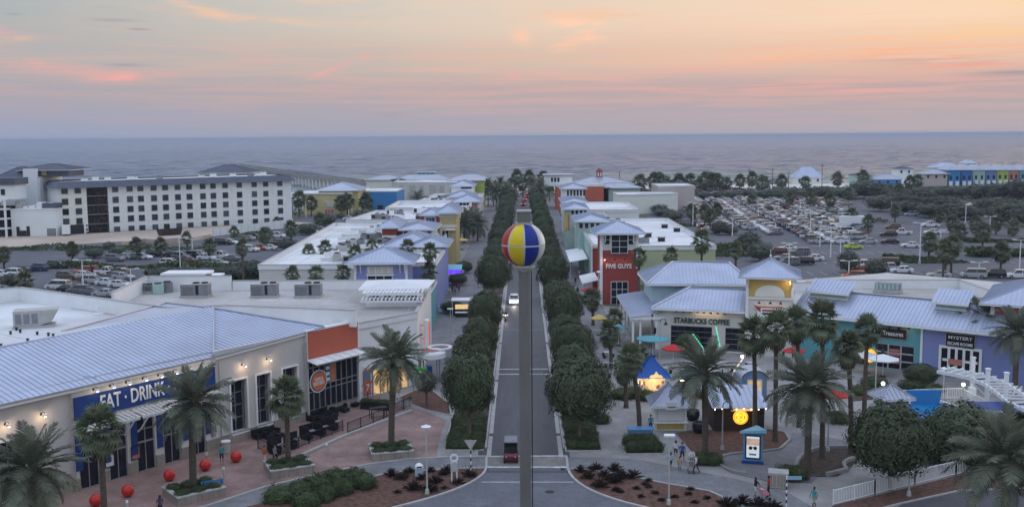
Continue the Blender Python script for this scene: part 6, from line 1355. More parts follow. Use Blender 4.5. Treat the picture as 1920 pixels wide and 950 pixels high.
for k, (u, vb, vt, rx) in enumerate(sorted(rt)): gtree(u, vb, vt, rx*.8, ordn(k).replace('nearest', 'first')+' dark broad tree from the left between car park and beach', CROWN2[k % 3], 'broad_tree', 'dark broad trees between car park and beach', k)
lt = [(220, 480, 462, 2.6), (177, 484, 466, 2.8), (20, 540, 514, 2.5), (349, 530, 500, 3.4), (310, 526, 500, 3.0), (414, 528, 500, 3.0), (440, 524, 498, 3.0), (480, 520, 490, 3.4), (90, 560, 540, 2), (575, 440, 420, 4), (685, 420, 392, 5), (765, 398, 378, 5), (832, 384, 370, 4), (610, 424, 402, 4.5), (700, 420, 398, 4), (540, 470, 450, 3), (205, 468, 455, 2)]
for k, (u, vb, vt, rx) in enumerate(sorted(lt)): gtree(u, vb, vt, rx*.8, ordn(k).replace('nearest', 'first')+' dark bushy tree from the left around the left car park', CROWN2[k % 3], 'bushy_tree', 'dark bushy trees round the left car park', k+1)
# understorey that reads as one mass
def mass(name, label, areas, mat, size, n_per, seed, hmax):
    r_ = random.Random(seed); b = MB(); V, F = [], []
    for (x0, y0, x1, y1, dens) in areas:
        for i in range(int(dens*n_per)):
            x, y = r_.uniform(x0, x1), r_.uniform(y0, y1); hh = hmax*max(0, .25+.9*mnoise.noise(Vector((x*.06, y*.06, seed))))
            c = Vector((x, y, r_.uniform(0, 1)**.6*hh)); d = Vector((r_.gauss(0, 1), r_.gauss(0, 1), abs(r_.gauss(0, 1)))).normalized(); u = d.orthogonal().normalized(); w = d.cross(u); s = size*r_.uniform(.6, 1.4); o = len(V)
            V += [c-u*s, c-w*s*.6, c+u*s, c+w*s*.6]; F.append((o, o+1, o+2, o+3))
    b.add(V, F, mat); o = b.build(name); tag(o, label, 'undergrowth', kind='stuff'); return o
mass('undergrowth', 'low dark scrub covering the ground between the car park and the beach houses', [(60, 515, 280, 545, .8), (190, 360, 300, 500, 1.9), (168, 450, 190, 500, .4), (190, 500, 330, 530, .5), (185, 250, 330, 360, 1.5), (-60, 380, -50, 470, .2), (-170, 360, -85, 420, .6), (-60, 480, 60, 540, .5)], m_leaf2, .7, 3600, 5, 2.2)
mass('undergrowth', 'ragged hedge strips edging the left car park', [(-150, 262, -84, 270, .6), (-74, 165, -50, 172, .5), (-60, 200, -52, 215, .5), (-58, 300, -50, 345, .6), (-84, 285, -78, 320, .4), (-110, 225, -60, 229, .5)], m_hedge, .45, 3000, 6, 2.4)
mass('undergrowth', 'ragged hedges behind the plaza shops and along the right car park', [(40, 176, 64, 192, 1.6), (70, 180, 96, 192, 1.0), (30, 262, 44, 300, .8), (38, 320, 60, 330, .7), (105, 236, 128, 241, .9), (84, 232, 96, 236, .4), (86, 226, 100, 230, .4), (118, 268, 136, 272, .5), (46, 240, 54, 262, .4)], m_hedge, .45, 3000, 7, 2.4)
# ---- beds, hedges, tufts near the roundabout
HB_ = [(526, 938, 2.3), (560, 930, 2.2), (596, 916, 2.2), (630, 906, 2.2), (664, 905, 2.1), (640, 925, 1.7), (684, 914, 1.7), (575, 950, 2.0), (612, 936, 1.6)]
for k, (u, v, s_) in enumerate(sorted(HB_)):
    p = G(u, v); o = ob('hedge_shrub', SHRUB[k % 2], None, (p.x, p.y, .45), k*1.1, (s_*.62, s_*.55, 1.05)); tag(o, ordn(k).replace('nearest', 'first')+' rounded shrub from the left in the hedge on the mulch bed', 'shrub', 'rounded shrubs of the left roundabout bed')
def tuft_mesh(seed):
    r_ = random.Random(seed); b = MB(); V, F = [], []
    for i in range(90):
        a = r_.uniform(0, 2*PI); e = r_.uniform(.25, 1.4); l = r_.uniform(.6, 1.15); d = Vector((math.cos(a)*math.cos(e), math.sin(a)*math.cos(e), math.sin(e))); w = Vector((-math.sin(a), math.cos(a), 0))*.035; c = d*.08; o = len(V)
        V += [c-w, c+w, c+d*l*.6+w, c+d*l+Vector((0, 0, -.18*l)), c+d*l*.6-w]; F.append((o, o+1, o+2, o+3, o+4))
    b.add(V, F, m_tuft); return b.mesh('tuft')
TUFT = [tuft_mesh(s) for s in (1, 2, 3)]
tl = [(733, 893, 1.0), (753, 899, 1.0), (768, 887, .8), (776, 919, 1.25), (805, 922, 1.1), (791, 899, .8), (816, 906, 1.0), (833, 891, .8), (840, 884, .9), (859, 907, .9), (879, 894, 1.0), (807, 885, .7)]
for k, (u, v, s_) in enumerate(sorted(tl)): p = G(u, v); tag(ob('ornamental_grass', TUFT[k % 3], None, (p.x, p.y, .07), k, s_*.82), ordn(k).replace('nearest', 'first')+' dark grass tuft from the left on the left roundabout bed', 'ornamental grass', 'dark grass tufts on the left bed')
tr_ = [(1088, 885, .9), (1102, 897, 1.0), (1118, 882, 1.0), (1126, 914, 1.2), (1133, 893, .9), (1152, 884, 1.1), (1148, 905, 1.1), (1165, 896, 1.1), (1187, 896, 1.1), (1363, 950, 1.2), (1391, 946, 1.2), (1420, 950, 1.1), (1450, 955, 1.1), (1155, 921, .6), (1160, 900, 1.0)]
for k, (u, v, s_) in enumerate(sorted(tr_)): p = G(u, v); tag(ob('ornamental_grass', TUFT[k % 3], None, (p.x, p.y, .07), k, s_*.82), ordn(k).replace('nearest', 'first')+' dark grass tuft from the left on the right roundabout bed', 'ornamental grass', 'dark grass tufts on the right bed')
sm = [(1162, 923), (1193, 917), (1216, 914), (1228, 925), (1202, 932), (1265, 933), (1291, 927), (1294, 918), (1240, 939), (1303, 943), (1326, 935), (1216, 902), (1210, 909), (833, 916), (745, 924)]
for k, (u, v) in enumerate(sorted(sm)): p = G(u, v); tag(ob('seedling_plant', TUFT[k % 3], None, (p.x, p.y, .05), k*2, (.5, .5, .32)), ordn(k).replace('nearest', 'first')+' low brown plant from the left on the roundabout mulch', 'plant', 'low brown plants on the roundabout mulch')
def bed(label, u0_, v0_, u1_, v1_, n, s_, h, grp, z=.1):
    k = 0
    for i in range(n):
        t = (i+.5)/n; u, v = u0_+(u1_-u0_)*t, v0_+(v1_-v0_)*t; p = G(u, v); o = ob('shrub', SHRUB[i % 2], None, (p.x, p.y, z+h*.4), i*1.7, (s_, s_, h)); tag(o, ordn(i).replace('nearest', 'first')+' '+label, 'shrub', grp)
bed('clipped shrub from the left in the square bed, front row', 1178, 846, 1238, 845, 4, .75, .8, 'clipped shrubs in the square bed'); bed('clipped shrub from the left in the square bed, back row', 1174, 834, 1226, 832, 4, .75, .8, 'clipped shrubs in the square bed')
bed('low shrub from the left beside the ad kiosk walk', 1312, 868, 1345, 870, 3, .8, .8, 'low shrubs by the date palm'); bed('low shrub from the left by the wooden box', 1466, 897, 1500, 898, 3, 1.0, .9, 'low shrubs by the wooden box')
for X0, X1, lb in ((-7.0, -4.0, 'left'), (4.2, 6.9, 'right')):
    k = 0
    for y in range(9):
        for x in range(3):
            o = ob('shrub', SHRUB[(x+y) % 2], None, (X0+.5+x*(X1-X0-1)/2+rnd.uniform(-.15, .15), 92.2+y*1.25+rnd.uniform(-.2, .2), .25), rnd.uniform(0, 6), (.75, .75, rnd.uniform(.35, .7))); tag(o, '%s low shrub of the %s line in the %s strip, counted from the crossing' % (ordn(y).replace('nearest', 'first'), ('left', 'middle', 'right')[x], lb), 'shrub', 'low shrubs under the nearest trees, %s strip' % lb)
    for y in range(12):
        o = ob('shrub', SHRUB[y % 2], None, ((X0+X1)/2+rnd.uniform(-.9, .9), 101+y*7.1, .2), rnd.uniform(0, 6), (.9, 1.2, .4)); tag(o, '%s low shrub between the trees of the %s street row' % (ordn(y), lb), 'shrub', 'low shrubs between the trees, %s strip' % lb)
for k, (u, v) in enumerate([(870, 500), (858, 523), (848, 575)]): gtree(u, v+12, v-10, 1.9, ['small leafy tree on the left pavement nearest the lit kiosk', 'small leafy tree on the left pavement beside the white kiosk', 'small leafy tree on the left pavement before the store tower'][k], seed=k)
for k, (u, v, s_) in enumerate([(1190, 742, 1.5), (1215, 748, 1.4), (1166, 745, 1.5), (1128, 792, .9), (1720, 727, 2.0), (1640, 722, 1.6), (1500, 770, 1.4), (1570, 790, 1.4), (1330, 745, 1.4), (1366, 760, 1.2), (1615, 738, 1.3), (1750, 735, 1.2), (1660, 735, 1.1)]):
    p = G(u, v); o = ob('shrub', SHRUB[k % 2], None, (p.x, p.y, .35), k*1.3, (s_, s_, .85)); tag(o, ordn(k).replace('nearest', 'first')+' rounded shrub of the plaza plantings, counted clockwise from the clipped trees', 'shrub', 'rounded shrubs of the plaza plantings')
# ------------------------------------------------------------------ the striped ball on its concrete column
CX, CY = at(983, 520, 66).x, 66.0
cl = thing('concrete_column', 'tall square concrete column carrying a striped ball in the middle of the road', 'column', (CX, CY, 0))
def oct_(w, c): return [(-w+c, -w), (w-c, -w), (w, -w+c), (w, w-c), (w-c, w), (-w+c, w), (-w, w-c), (-w, -w+c)]
bc = at(980, 458, 66); zc = bc.z; br = 1.44
MB().prism(oct_(.375, .07), 0, zc-br-.12, m_conc).build('shaft', cl)
MB().prism(oct_(.44, .06), zc+br*.86, zc+br+.72, m_conc).prism(oct_(.48, .06), zc+br+.72, zc+br+.80, m_hvac2).prism(oct_(.52, .06), zc+br*.84, zc+br+.02, m_hvac2).build('cap_block', cl)
MB().lathe([(.42, 0), (.66, .28), (.72, .30), (.72, .42), (.4, .44)], m_hvac2, 8, (0, 0, zc-br-.34)).build('collar', cl)
MB().tube((.47, .1, 0), (.47, .1, zc-br-.3), .035, .035, m_dark, 6).build('cable', cl)
bl = thing('striped_ball', 'big striped ball of red, yellow, blue and white panels on the concrete column', 'ball', (CX-.05, CY, zc))
GC = [('red', pm('ball_red', (.40, .018, .02), .35, var=.15, scale=1.2, dirt=.2)), ('yellow', pm('ball_yellow', (.78, .58, .02), .35, var=.12, scale=1.2, dirt=.2)), ('blue', pm('ball_blue', (.012, .03, .26), .35, var=.15, scale=1.2, dirt=.15)), ('white', pm('ball_white', (.66, .67, .66), .4, var=.1, scale=1.2, dirt=.2))]
for k in range(8):
    c_, m_ = GC[k % 4]; a0 = -PI/2+R(-86)+k*PI/4
    for hf in (0, 1):
        p0, p1 = (R(2), R(80)) if hf == 0 else (R(-80), R(-2)); n_ = 7
        pr = [(br*math.cos(p0+(p1-p0)*j/n_), br*math.sin(p0+(p1-p0)*j/n_)) for j in range(n_+1)]
        o = MB().lathe(pr, m_, 5, (0, 0, 0), a0+R(1.2), a0+PI/4-R(4.2)).build('panel', bl, smooth=True)
fr = MB(); m_rib = pm('ball_rib', (.60, .58, .52), .5, var=.1)
fr.lathe([(br*.985*math.cos(R(-84+168*j/14)), br*.985*math.sin(R(-84+168*j/14))) for j in range(15)], m_rib, 40); fr.build('frame', bl, smooth=True)

# ------------------------------------------------------------------ vehicles
def paint(name, c): return pm('paint_'+name, c, .28, .15, var=.04, spec=.6)
PAINTS = {'white': paint('white', (.72, .73, .74)), 'silver': paint('silver', (.42, .43, .45)), 'grey': paint('grey', (.16, .165, .175)), 'black': paint('black', (.016, .017, .02)), 'blue': paint('blue', (.03, .06, .16)), 'red': paint('red', (.30, .025, .022)), 'maroon': paint('maroon', (.12, .014, .02)), 'orange': paint('orange', (.52, .12, .03)), 'lime': paint('lime', (.50, .62, .05)), 'brown': paint('brown', (.14, .09, .06)), 'beige': paint('beige', (.42, .37, .29))}
m_carglass = pm('car_glass', (.012, .014, .018), .06, var=.05, spec=.7); m_tyre = pm('tyre', (.015, .015, .016), .9); m_rim = pm('rim', (.35, .35, .37), .4, .6); m_tail = pm('tail_lamp', (.32, .01, .01), .3); m_head = pm('head_lamp', (.65, .66, .68), .15)
def loft(b, prof, ys, mat):
    """side profile carried through width stations (y, shrink)"""
    n = len(prof); cx = sum(p[0] for p in prof)/n; V = []
    for y, s, dz in ys:
        for x, z in prof: V.append((cx+(x-cx)*s, y, .5+(z-.5)*(1-dz)))
    F = [(j*n+i, j*n+(i+1) % n, (j+1)*n+(i+1) % n, (j+1)*n+i) for j in range(len(ys)-1) for i in range(n)]
    F += [tuple(range(n-1, -1, -1)), tuple(range((len(ys)-1)*n, len(ys)*n))]
    b.add(V, F, mat)
def frust(b, x0, x1, X0, X1, z0, z1, w0, w1, mat):
    b.add([(x0, -w0, z0), (x1, -w0, z0), (x1, w0, z0), (x0, w0, z0), (X0, -w1, z1), (X1, -w1, z1), (X1, w1, z1), (X0, w1, z1)], [(0, 1, 5, 4), (1, 2, 6, 5), (2, 3, 7, 6), (3, 0, 4, 7), (4, 5, 6, 7)], mat)
    return [((x0, -w0, z0), (X0, -w1, z1)), ((x1, -w0, z0), (X1, -w1, z1)), ((x1, w0, z0), (X1, w1, z1)), ((x0, w0, z0), (X0, w1, z1))]
def car_parts(kind, pm_):
    body, gl = MB(), MB()
    if kind == 'sedan':
        pr = [(-2.34, .42), (-2.36, .72), (-2.25, .95), (-1.7, 1.0), (-.4, .98), (.95, .96), (1.9, .84), (2.28, .66), (2.36, .45), (2.25, .24), (-2.2, .24)]; cab = (-1.85, 1.05, -1.15, .2, .96, 1.43, .80, .60); wb, wr_ = 1.38, .33
    elif kind == 'suv':
        pr = [(-2.34, .45), (-2.36, .9), (-2.28, 1.1), (-1.7, 1.12), (-.4, 1.1), (1.05, 1.1), (1.95, 1.0), (2.28, .82), (2.34, .5), (2.2, .30), (-2.2, .30)]; cab = (-2.26, 1.2, -1.95, .45, 1.09, 1.72, .84, .68); wb, wr_ = 1.40, .37
    elif kind == 'van':
        pr = [(-2.5, .45), (-2.52, 1.0), (-2.5, 1.2), (-1.7, 1.22), (-.4, 1.2), (1.3, 1.15), (2.1, .98), (2.42, .75), (2.46, .45), (2.3, .28), (-2.4, .28)]; cab = (-2.48, 1.75, -2.3, .95, 1.18, 1.85, .88, .74); wb, wr_ = 1.5, .35
    else:
        pr = [(-2.75, .55), (-2.77, 1.0), (-2.7, 1.08), (-1.7, 1.08), (-.4, 1.1), (1.1, 1.1), (2.2, 1.02), (2.62, .9), (2.68, .5), (2.5, .36), (-2.6, .36)]; cab = (-.75, 1.35, -.45, .6, 1.09, 1.82, .84, .70); wb, wr_ = 1.65, .40
    loft(body, pr, [(-.92, .965, .12), (-.84, 1, 0), (.84, 1, 0), (.92, .965, .12)], pm_)
    es = frust(gl, *cab, m_carglass)
    x0, x1, X0, X1, z0, z1, w0, w1 = cab
    body.box(X0-.06, -w1-.03, z1-.01, X1+.04, w1+.03, z1+.06, pm_)
    for p, q in es: body.beam(Vector(p), Vector(q), .09, .09, pm_)
    xm = (x0+x1)/2-.1; Xm = (X0+X1)/2
    for s in (-1, 1): body.beam((xm, s*(w0+.005), z0), (Xm, s*(w1+.005), z1), .09, .04, pm_)
    if kind == 'pickup': body.box(-2.6, -.72, 1.083, -.9, .72, 1.09, m_dark)
    if kind == 'van': body.add([(-2.42, -.87, 1.2), (-.6, -.87, 1.2), (-.6, -.75, 1.8), (-2.32, -.75, 1.8)], [(0, 1, 2, 3)], pm_)
    wl_ = MB().tube((0, -.11, 0), (0, .11, 0), wr_, wr_, m_tyre, 12).tube((0, -.125, 0), (0, .125, 0), wr_*.6, wr_*.6, m_rim, 8)
    hx, hz = max(p[0] for p in pr)-.10, [p[1] for p in pr if p[0] == max(q[0] for q in pr)][0]+.16
    return body, gl, wl_, wb, wr_, hx, hz, min(p[0] for p in pr)
CARS = {}
for kd in ('sedan', 'suv', 'van', 'pickup'):
    body, gl, wl_, wb, wr_, hx, hz, rx_ = car_parts(kd, PAINTS['white'])
    hl = MB().box(hx-.02, -.16, -.07, hx+.09, .16, .08, m_head).mesh('headlight'); tl_ = MB().box(rx_-.03, -.15, -.08, rx_+.06, .15, .12, m_tail).mesh('taillight')
    full = dict(body=body.mesh('body'), window=gl.mesh('window'), wheel=wl_.mesh('wheel', False), wb=wb, wr=wr_, hl=hl, tl=tl_, hz=hz)
    s = MB(); body2, gl2, w2, *_ = car_parts(kd, PAINTS['white'])
    for src in (body2, gl2):
        o = len(s.v); s.v += src.v; s.f += [tuple(i+o for i in f) for f in src.f]; s.mi += [s.m(src.mats[i]) for i in src.mi]
    for x in (-wb, wb):
        for y in (-.82, .82): s.tube((x, y-.1, wr_), (x, y+.1, wr_), wr_, wr_, m_tyre, 8)
    full['one'] = s.mesh('car'); full['mb'] = s; CARS[kd] = full
CARLIST = []
def car(kind, col, x, y, rz, where, z=.05, parts=True, label=None, group='parked cars', name=None):
    F_ = CARS[kind]; nm = name or {'sedan': 'parked_car', 'suv': 'parked_suv', 'van': 'parked_van', 'pickup': 'pickup_truck'}[kind]; cat = {'sedan': 'car', 'suv': 'suv', 'van': 'van', 'pickup': 'pickup'}[kind]
    def pt(o):
        if col != 'white': o.material_slots[0].link = 'OBJECT'; o.material_slots[0].material = PAINTS[col]
    if parts:
        r = thing(nm, label, cat, (x, y, z), rz, group); b_ = ob('body', F_['body'], r); pt(b_); ob('window', F_['window'], r)
        for xx in (-F_['wb'], F_['wb']):
            for yy in (-.82, .82): ob('wheel', F_['wheel'], r, (xx, yy, F_['wr']))
        for yy in (-.62, .62): ob('headlight', F_['hl'], r, (0, yy, F_['hz'])); ob('taillight', F_['tl'], r, (0, yy, F_['hz']+.08))
    else: r = tag(ob(nm, F_['one'], None, (x, y, z), rz), label, cat, group); pt(r)
    if not label: CARLIST.append((r, kind, col, where, x))
    return r
left_cars = [(72, 508, 'suv', 'blue'), (109, 503, 'suv', 'black'), (141, 498, 'sedan', 'grey'), (216, 490, 'suv', 'grey'), (232, 486, 'sedan', 'silver'), (252, 486, 'sedan', 'grey'), (268, 486, 'sedan', 'white'), (284, 481, 'suv', 'black'), (5, 519, 'sedan', 'white'), (22, 518, 'suv', 'white'), (40, 511, 'sedan', 'black'),
 (109, 543, 'van', 'white'), (131, 548, 'sedan', 'black'), (149, 551, 'suv', 'grey'), (174, 553, 'sedan', 'grey'), (196, 556, 'sedan', 'silver'), (202, 535, 'sedan', 'white'), (226, 539, 'sedan', 'white'), (177, 532, 'suv', 'silver'), (165, 527, 'sedan', 'brown'), (128, 524, 'suv', 'brown'), (141, 520, 'sedan', 'orange'), (158, 514, 'suv', 'red'), (178, 514, 'pickup', 'red'), (201, 516, 'pickup', 'white'), (213, 522, 'sedan', 'grey'), (232, 524, 'sedan', 'silver'), (222, 517, 'suv', 'maroon'), (160, 521, 'sedan', 'white'),
 (320, 499, 'suv', 'white'), (325, 482, 'sedan', 'black'), (340, 486, 'suv', 'grey'), (366, 484, 'suv', 'black'), (388, 487, 'sedan', 'white'), (414, 485, 'pickup', 'white'), (412, 498, 'sedan', 'silver'), (433, 489, 'sedan', 'grey'), (376, 480, 'sedan', 'silver'), (352, 494, 'sedan', 'maroon'), (0, 541, 'sedan', 'silver'),
 (503, 469, 'sedan', 'white'), (518, 464, 'sedan', 'maroon'), (528, 460, 'suv', 'grey'), (540, 458, 'sedan', 'blue'), (485, 469, 'sedan', 'orange'), (522, 446, 'suv', 'white'), (568, 437, 'suv', 'white'), (583, 437, 'sedan', 'white'), (596, 432, 'sedan', 'grey'), (644, 410, 'suv', 'black'), (656, 413, 'sedan', 'white'),
 (419, 459, 'suv', 'black'), (433, 458, 'sedan', 'white'), (449, 453, 'suv', 'grey'), (464, 451, 'sedan', 'silver'), (478, 449, 'suv', 'black'), (460, 468, 'sedan', 'red'), (470, 472, 'suv', 'white'), (240, 483, 'sedan', 'black'), (300, 480, 'sedan', 'black')]
for u, v, kd, c in left_cars:
    p = G(u, v); car(kd, c, p.x, p.y, R(-12)+rnd.uniform(-.1, .1)+(PI if rnd.random() < .4 else 0), 'in the left car park', parts=True, group='cars in the left car park')
right_cars = [(1690, 512, 'sedan', 'white', 170), (1862, 521, 'suv', 'black', 165), (1908, 522, 'suv', 'white', 170), (1824, 521, 'van', 'silver', 165), (1525, 489, 'sedan', 'white', 175), (1480, 497, 'suv', 'grey', 160), (1507, 496, 'suv', 'black', 165), (1470, 488, 'sedan', 'silver', 165), (1628, 457, 'sedan', 'silver', 170), (1668, 457, 'sedan', 'black', 165), (1707, 464, 'sedan', 'white', 165), (1600, 467, 'sedan', 'lime', 10), (1665, 444, 'suv', 'black', 170), (1691, 440, 'pickup', 'white', 170), (1674, 430, 'suv', 'brown', 170), (1744, 426, 'pickup', 'white', 170), (1748, 439, 'sedan', 'white', 170), (1782, 437, 'pickup', 'white', 0), (1708, 405, 'suv', 'silver', 175), (1648, 417, 'pickup', 'brown', 175), (1610, 446, 'suv', 'orange', 170), (1588, 447, 'sedan', 'silver', 170), (1530, 451, 'sedan', 'white', 172), (1620, 503, 'pickup', 'white', 165), (1664, 499, 'van', 'black', 165), (1612, 511, 'sedan', 'red', 170), (1600, 524, 'suv', 'orange', 170), (1760, 521, 'sedan', 'silver', 165), (1658, 508, 'suv', 'silver', 170), (1458, 478, 'suv', 'maroon', 165), (1500, 478, 'suv', 'grey', 170), (1476, 470, 'sedan', 'white', 170)]
for u, v, kd, c, a in right_cars:
    p = G(u, v); car(kd, c, p.x, p.y, R(a), 'in the open right car park', group='cars in the open part of the right car park')
# the packed rows: nearest as single cars, the rest beyond the limit as one mass
def proj(X, Y, Z):
    c, s = math.cos(YAW), math.sin(YAW); dx, dy, dz = X*c+Y*s, -X*s+Y*c, Z-CAMH
    f = dy*math.cos(PITCH)-dz*math.sin(PITCH); up_ = dy*math.sin(PITCH)+dz*math.cos(PITCH); x, y = dx/f, up_/f
    c, s = math.cos(ROLL), math.sin(ROLL); return 960+(x*c-y*s)*FPX, 475-(x*s+y*c)*FPX
def inpoly(x, y, P):
    k = False
    for i in range(len(P)):
        (x1, y1), (x2, y2) = P[i], P[i-1]
        if (y1 > y) != (y2 > y) and x < (x2-x1)*(y-y1)/(y2-y1)+x1: k = not k
    return k
PK = [(1262, 438), (1255, 380), (1300, 366), (1440, 361), (1540, 367), (1592, 380), (1580, 408), (1620, 436), (1612, 452), (1560, 459), (1505, 455), (1440, 437), (1380, 427), (1330, 438)]
cand = []
cw_ = ['white']*15+['silver']*9+['grey']*6+['black']*6+['blue']*3+['red']*2+['maroon', 'brown', 'beige']
for kx in range(12):
    for side_ in (0, 1):
        y = 246.0
        while y < 500:
            x = 50+kx*13.2+side_*5.3+(y-246)*.10
            u, v = proj(x, y, 0)
            if inpoly(u, v, PK) and rnd.random() < .96: cand.append((y, x+rnd.uniform(-.4, .4), kx, side_, rnd.choice(('sedan', 'sedan', 'suv', 'suv', 'pickup', 'van')), rnd.choice(cw_), R(8)+rnd.uniform(-.05, .05)+(PI if side_ else 0)))
            y += 2.75
cand.sort(); NI = 300-len(left_cars)-len(right_cars)
for i, (y, x, kx, sd, kd, c, a) in enumerate(cand[:NI]): car(kd, c, x, y, a, ('of packed column %s' % ordn(kx).replace('nearest', 'one')), parts=i < 45, group='cars in the packed rows of the right car park')
rest = MB(); RM = {}
for (y, x, kx, sd, kd, c, a) in cand[NI:]:
    s = CARS[kd]['mb']; T = Matrix.Translation((x, y, .05)) @ Matrix.Rotation(a, 4, 'Z'); o = len(rest.v)
    rest.v += [tuple(T @ Vector(p)) for p in s.v]; rest.f += [tuple(i+o for i in f) for f in s.f]; rest.mi += [rest.m(PAINTS[c] if s.mats[i] == PAINTS['white'] else s.mats[i]) for i in s.mi]
if rest.v: tag(rest.build('distant_cars'), 'tightly packed mass of distant cars at the far side of the right car park', 'cars', kind='stuff')
seen_ = {}
for r, kd, c, w_, x in sorted(CARLIST, key=lambda t: t[4]): seen_.setdefault((kd, c, w_), []).append(r)
KN = {'sedan': 'car', 'suv': 'off-road car', 'van': 'van', 'pickup': 'pickup truck'}
for (kd, c, w_), L_ in seen_.items():
    for i, r in enumerate(L_): r['label'] = ('the only %s %s %s' % (c, KN[kd], w_)) if len(L_) == 1 else '%s %s %s %s, counted from the left' % (ordn(i).replace('nearest', 'first'), c, KN[kd], w_)
# white box trailer among the rows
p = G(1598, 429); r = thing('box_trailer', 'tall pale blue white box trailer parked at the end of the packed rows', 'trailer', tuple(p), R(-8)); MB().box(-3.8, -1.2, .7, 3.8, 1.2, 4.0, m_white).build('box', r); MB().box(-3.6, -1.0, .45, 3.6, 1.0, .69, m_dark).build('chassis', r)
for x in (-2.6, -1.6, 2.6):
    for y in (-1, 1): MB().tube((x, y-.12, .5), (x, y+.12, .5), .5, .5, m_tyre, 10).build('wheel', r)
# on the street: a car with lamps on, tail lights far off
def lit(o, z=.75, watt=60, back=False):
    for y in (-.6, .6): ob('lit_lamp', MB().lathe([(0, .1), (.13, 0), (0, -.1)], m_bulbw if not back else pm('tail_lit', (1.0, .06, .02), .5, emit=9, var=0), 8).mesh('lit_lamp'), o, (2.42 if not back else -2.42, y, z))
p = G(964, 568); r = car('sedan', 'white', p.x, p.y, -PI/2, '', label='white car driving towards the roundabout with bright headlights', group=None, z=.035, name='driving_car'); lit(r, .72); lamp((3.2, 0, .7), 120, (1, .93, .8), .2, r)
for i, (u, v, c) in enumerate([(981, 386, 'black'), (984, 377, 'grey'), (988, 371, 'maroon'), (991, 365, 'black')]):
    p = G(u, v); r = car('suv', c, p.x, p.y, PI/2, '', label='%s car with red tail lights lit, %s of four on the far street' % (c, ordn(i)), group='cars with tail lights at the end of the street', z=.035, name='driving_car'); lit(r, 1.0, 0, True)
# parked along the left pavement
for i, (u, v, kd, c) in enumerate([(856, 590, 'sedan', 'white')]): pass
# golf cart
p = G(958, 862); r = thing('golf_cart', 'maroon golf cart with a white canopy coming down the street', 'golf cart', (p.x, p.y, .035), -PI/2); mm = PAINTS['maroon']
loft_b = MB(); loft(loft_b, [(-1.2, .35), (-1.2, .75), (-.5, .8), (-.35, .42), (.5, .40), (.62, .85), (1.0, .9), (1.22, .7), (1.25, .4), (1.1, .25), (-1.1, .25)], [(-.62, .97, .08), (-.56, 1, 0), (.56, 1, 0), (.62, .97, .08)], mm); loft_b.build('body', r)
MB().add([(-1.1, -.62, 1.86), (.75, -.62, 1.86), (.75, .62, 1.86), (-1.1, .62, 1.86), (-1.0, -.52, 1.95), (.65, -.52, 1.95), (.65, .52, 1.95), (-1.0, .52, 1.95)], [(0, 1, 5, 4), (1, 2, 6, 5), (2, 3, 7, 6), (3, 0, 4, 7), (4, 5, 6, 7), (3, 2, 1, 0)], m_hvac).build('canopy', r)
for x in (-1.0, .68):
    for y in (-.56, .56): MB().tube((x, y, .78), (x-.05, y, 1.86), .025, .025, m_dark, 5).build('post', r)
MB().box(-.62, -.52, .78, -.1, .52, .9, m_black).box(-.72, -.52, .9, -.6, .52, 1.35, m_black).build('seat', r); MB().add([(.7, -.5, .92), (.7, .5, .92), (.66, .5, 1.4), (.66, -.5, 1.4)], [(0, 1, 2, 3)], m_carglass).build('windscreen', r)
for x in (-.85, .85):
    for y in (-.56, .56): MB().tube((x, y-.09, .24), (x, y+.09, .24), .24, .24, m_tyre, 10).build('wheel', r)
for y in (-.4, .4): MB().lathe([(0, .05), (.07, 0), (0, -.05)], m_head, 8, (1.24, y, .66)).build('headlight', r)

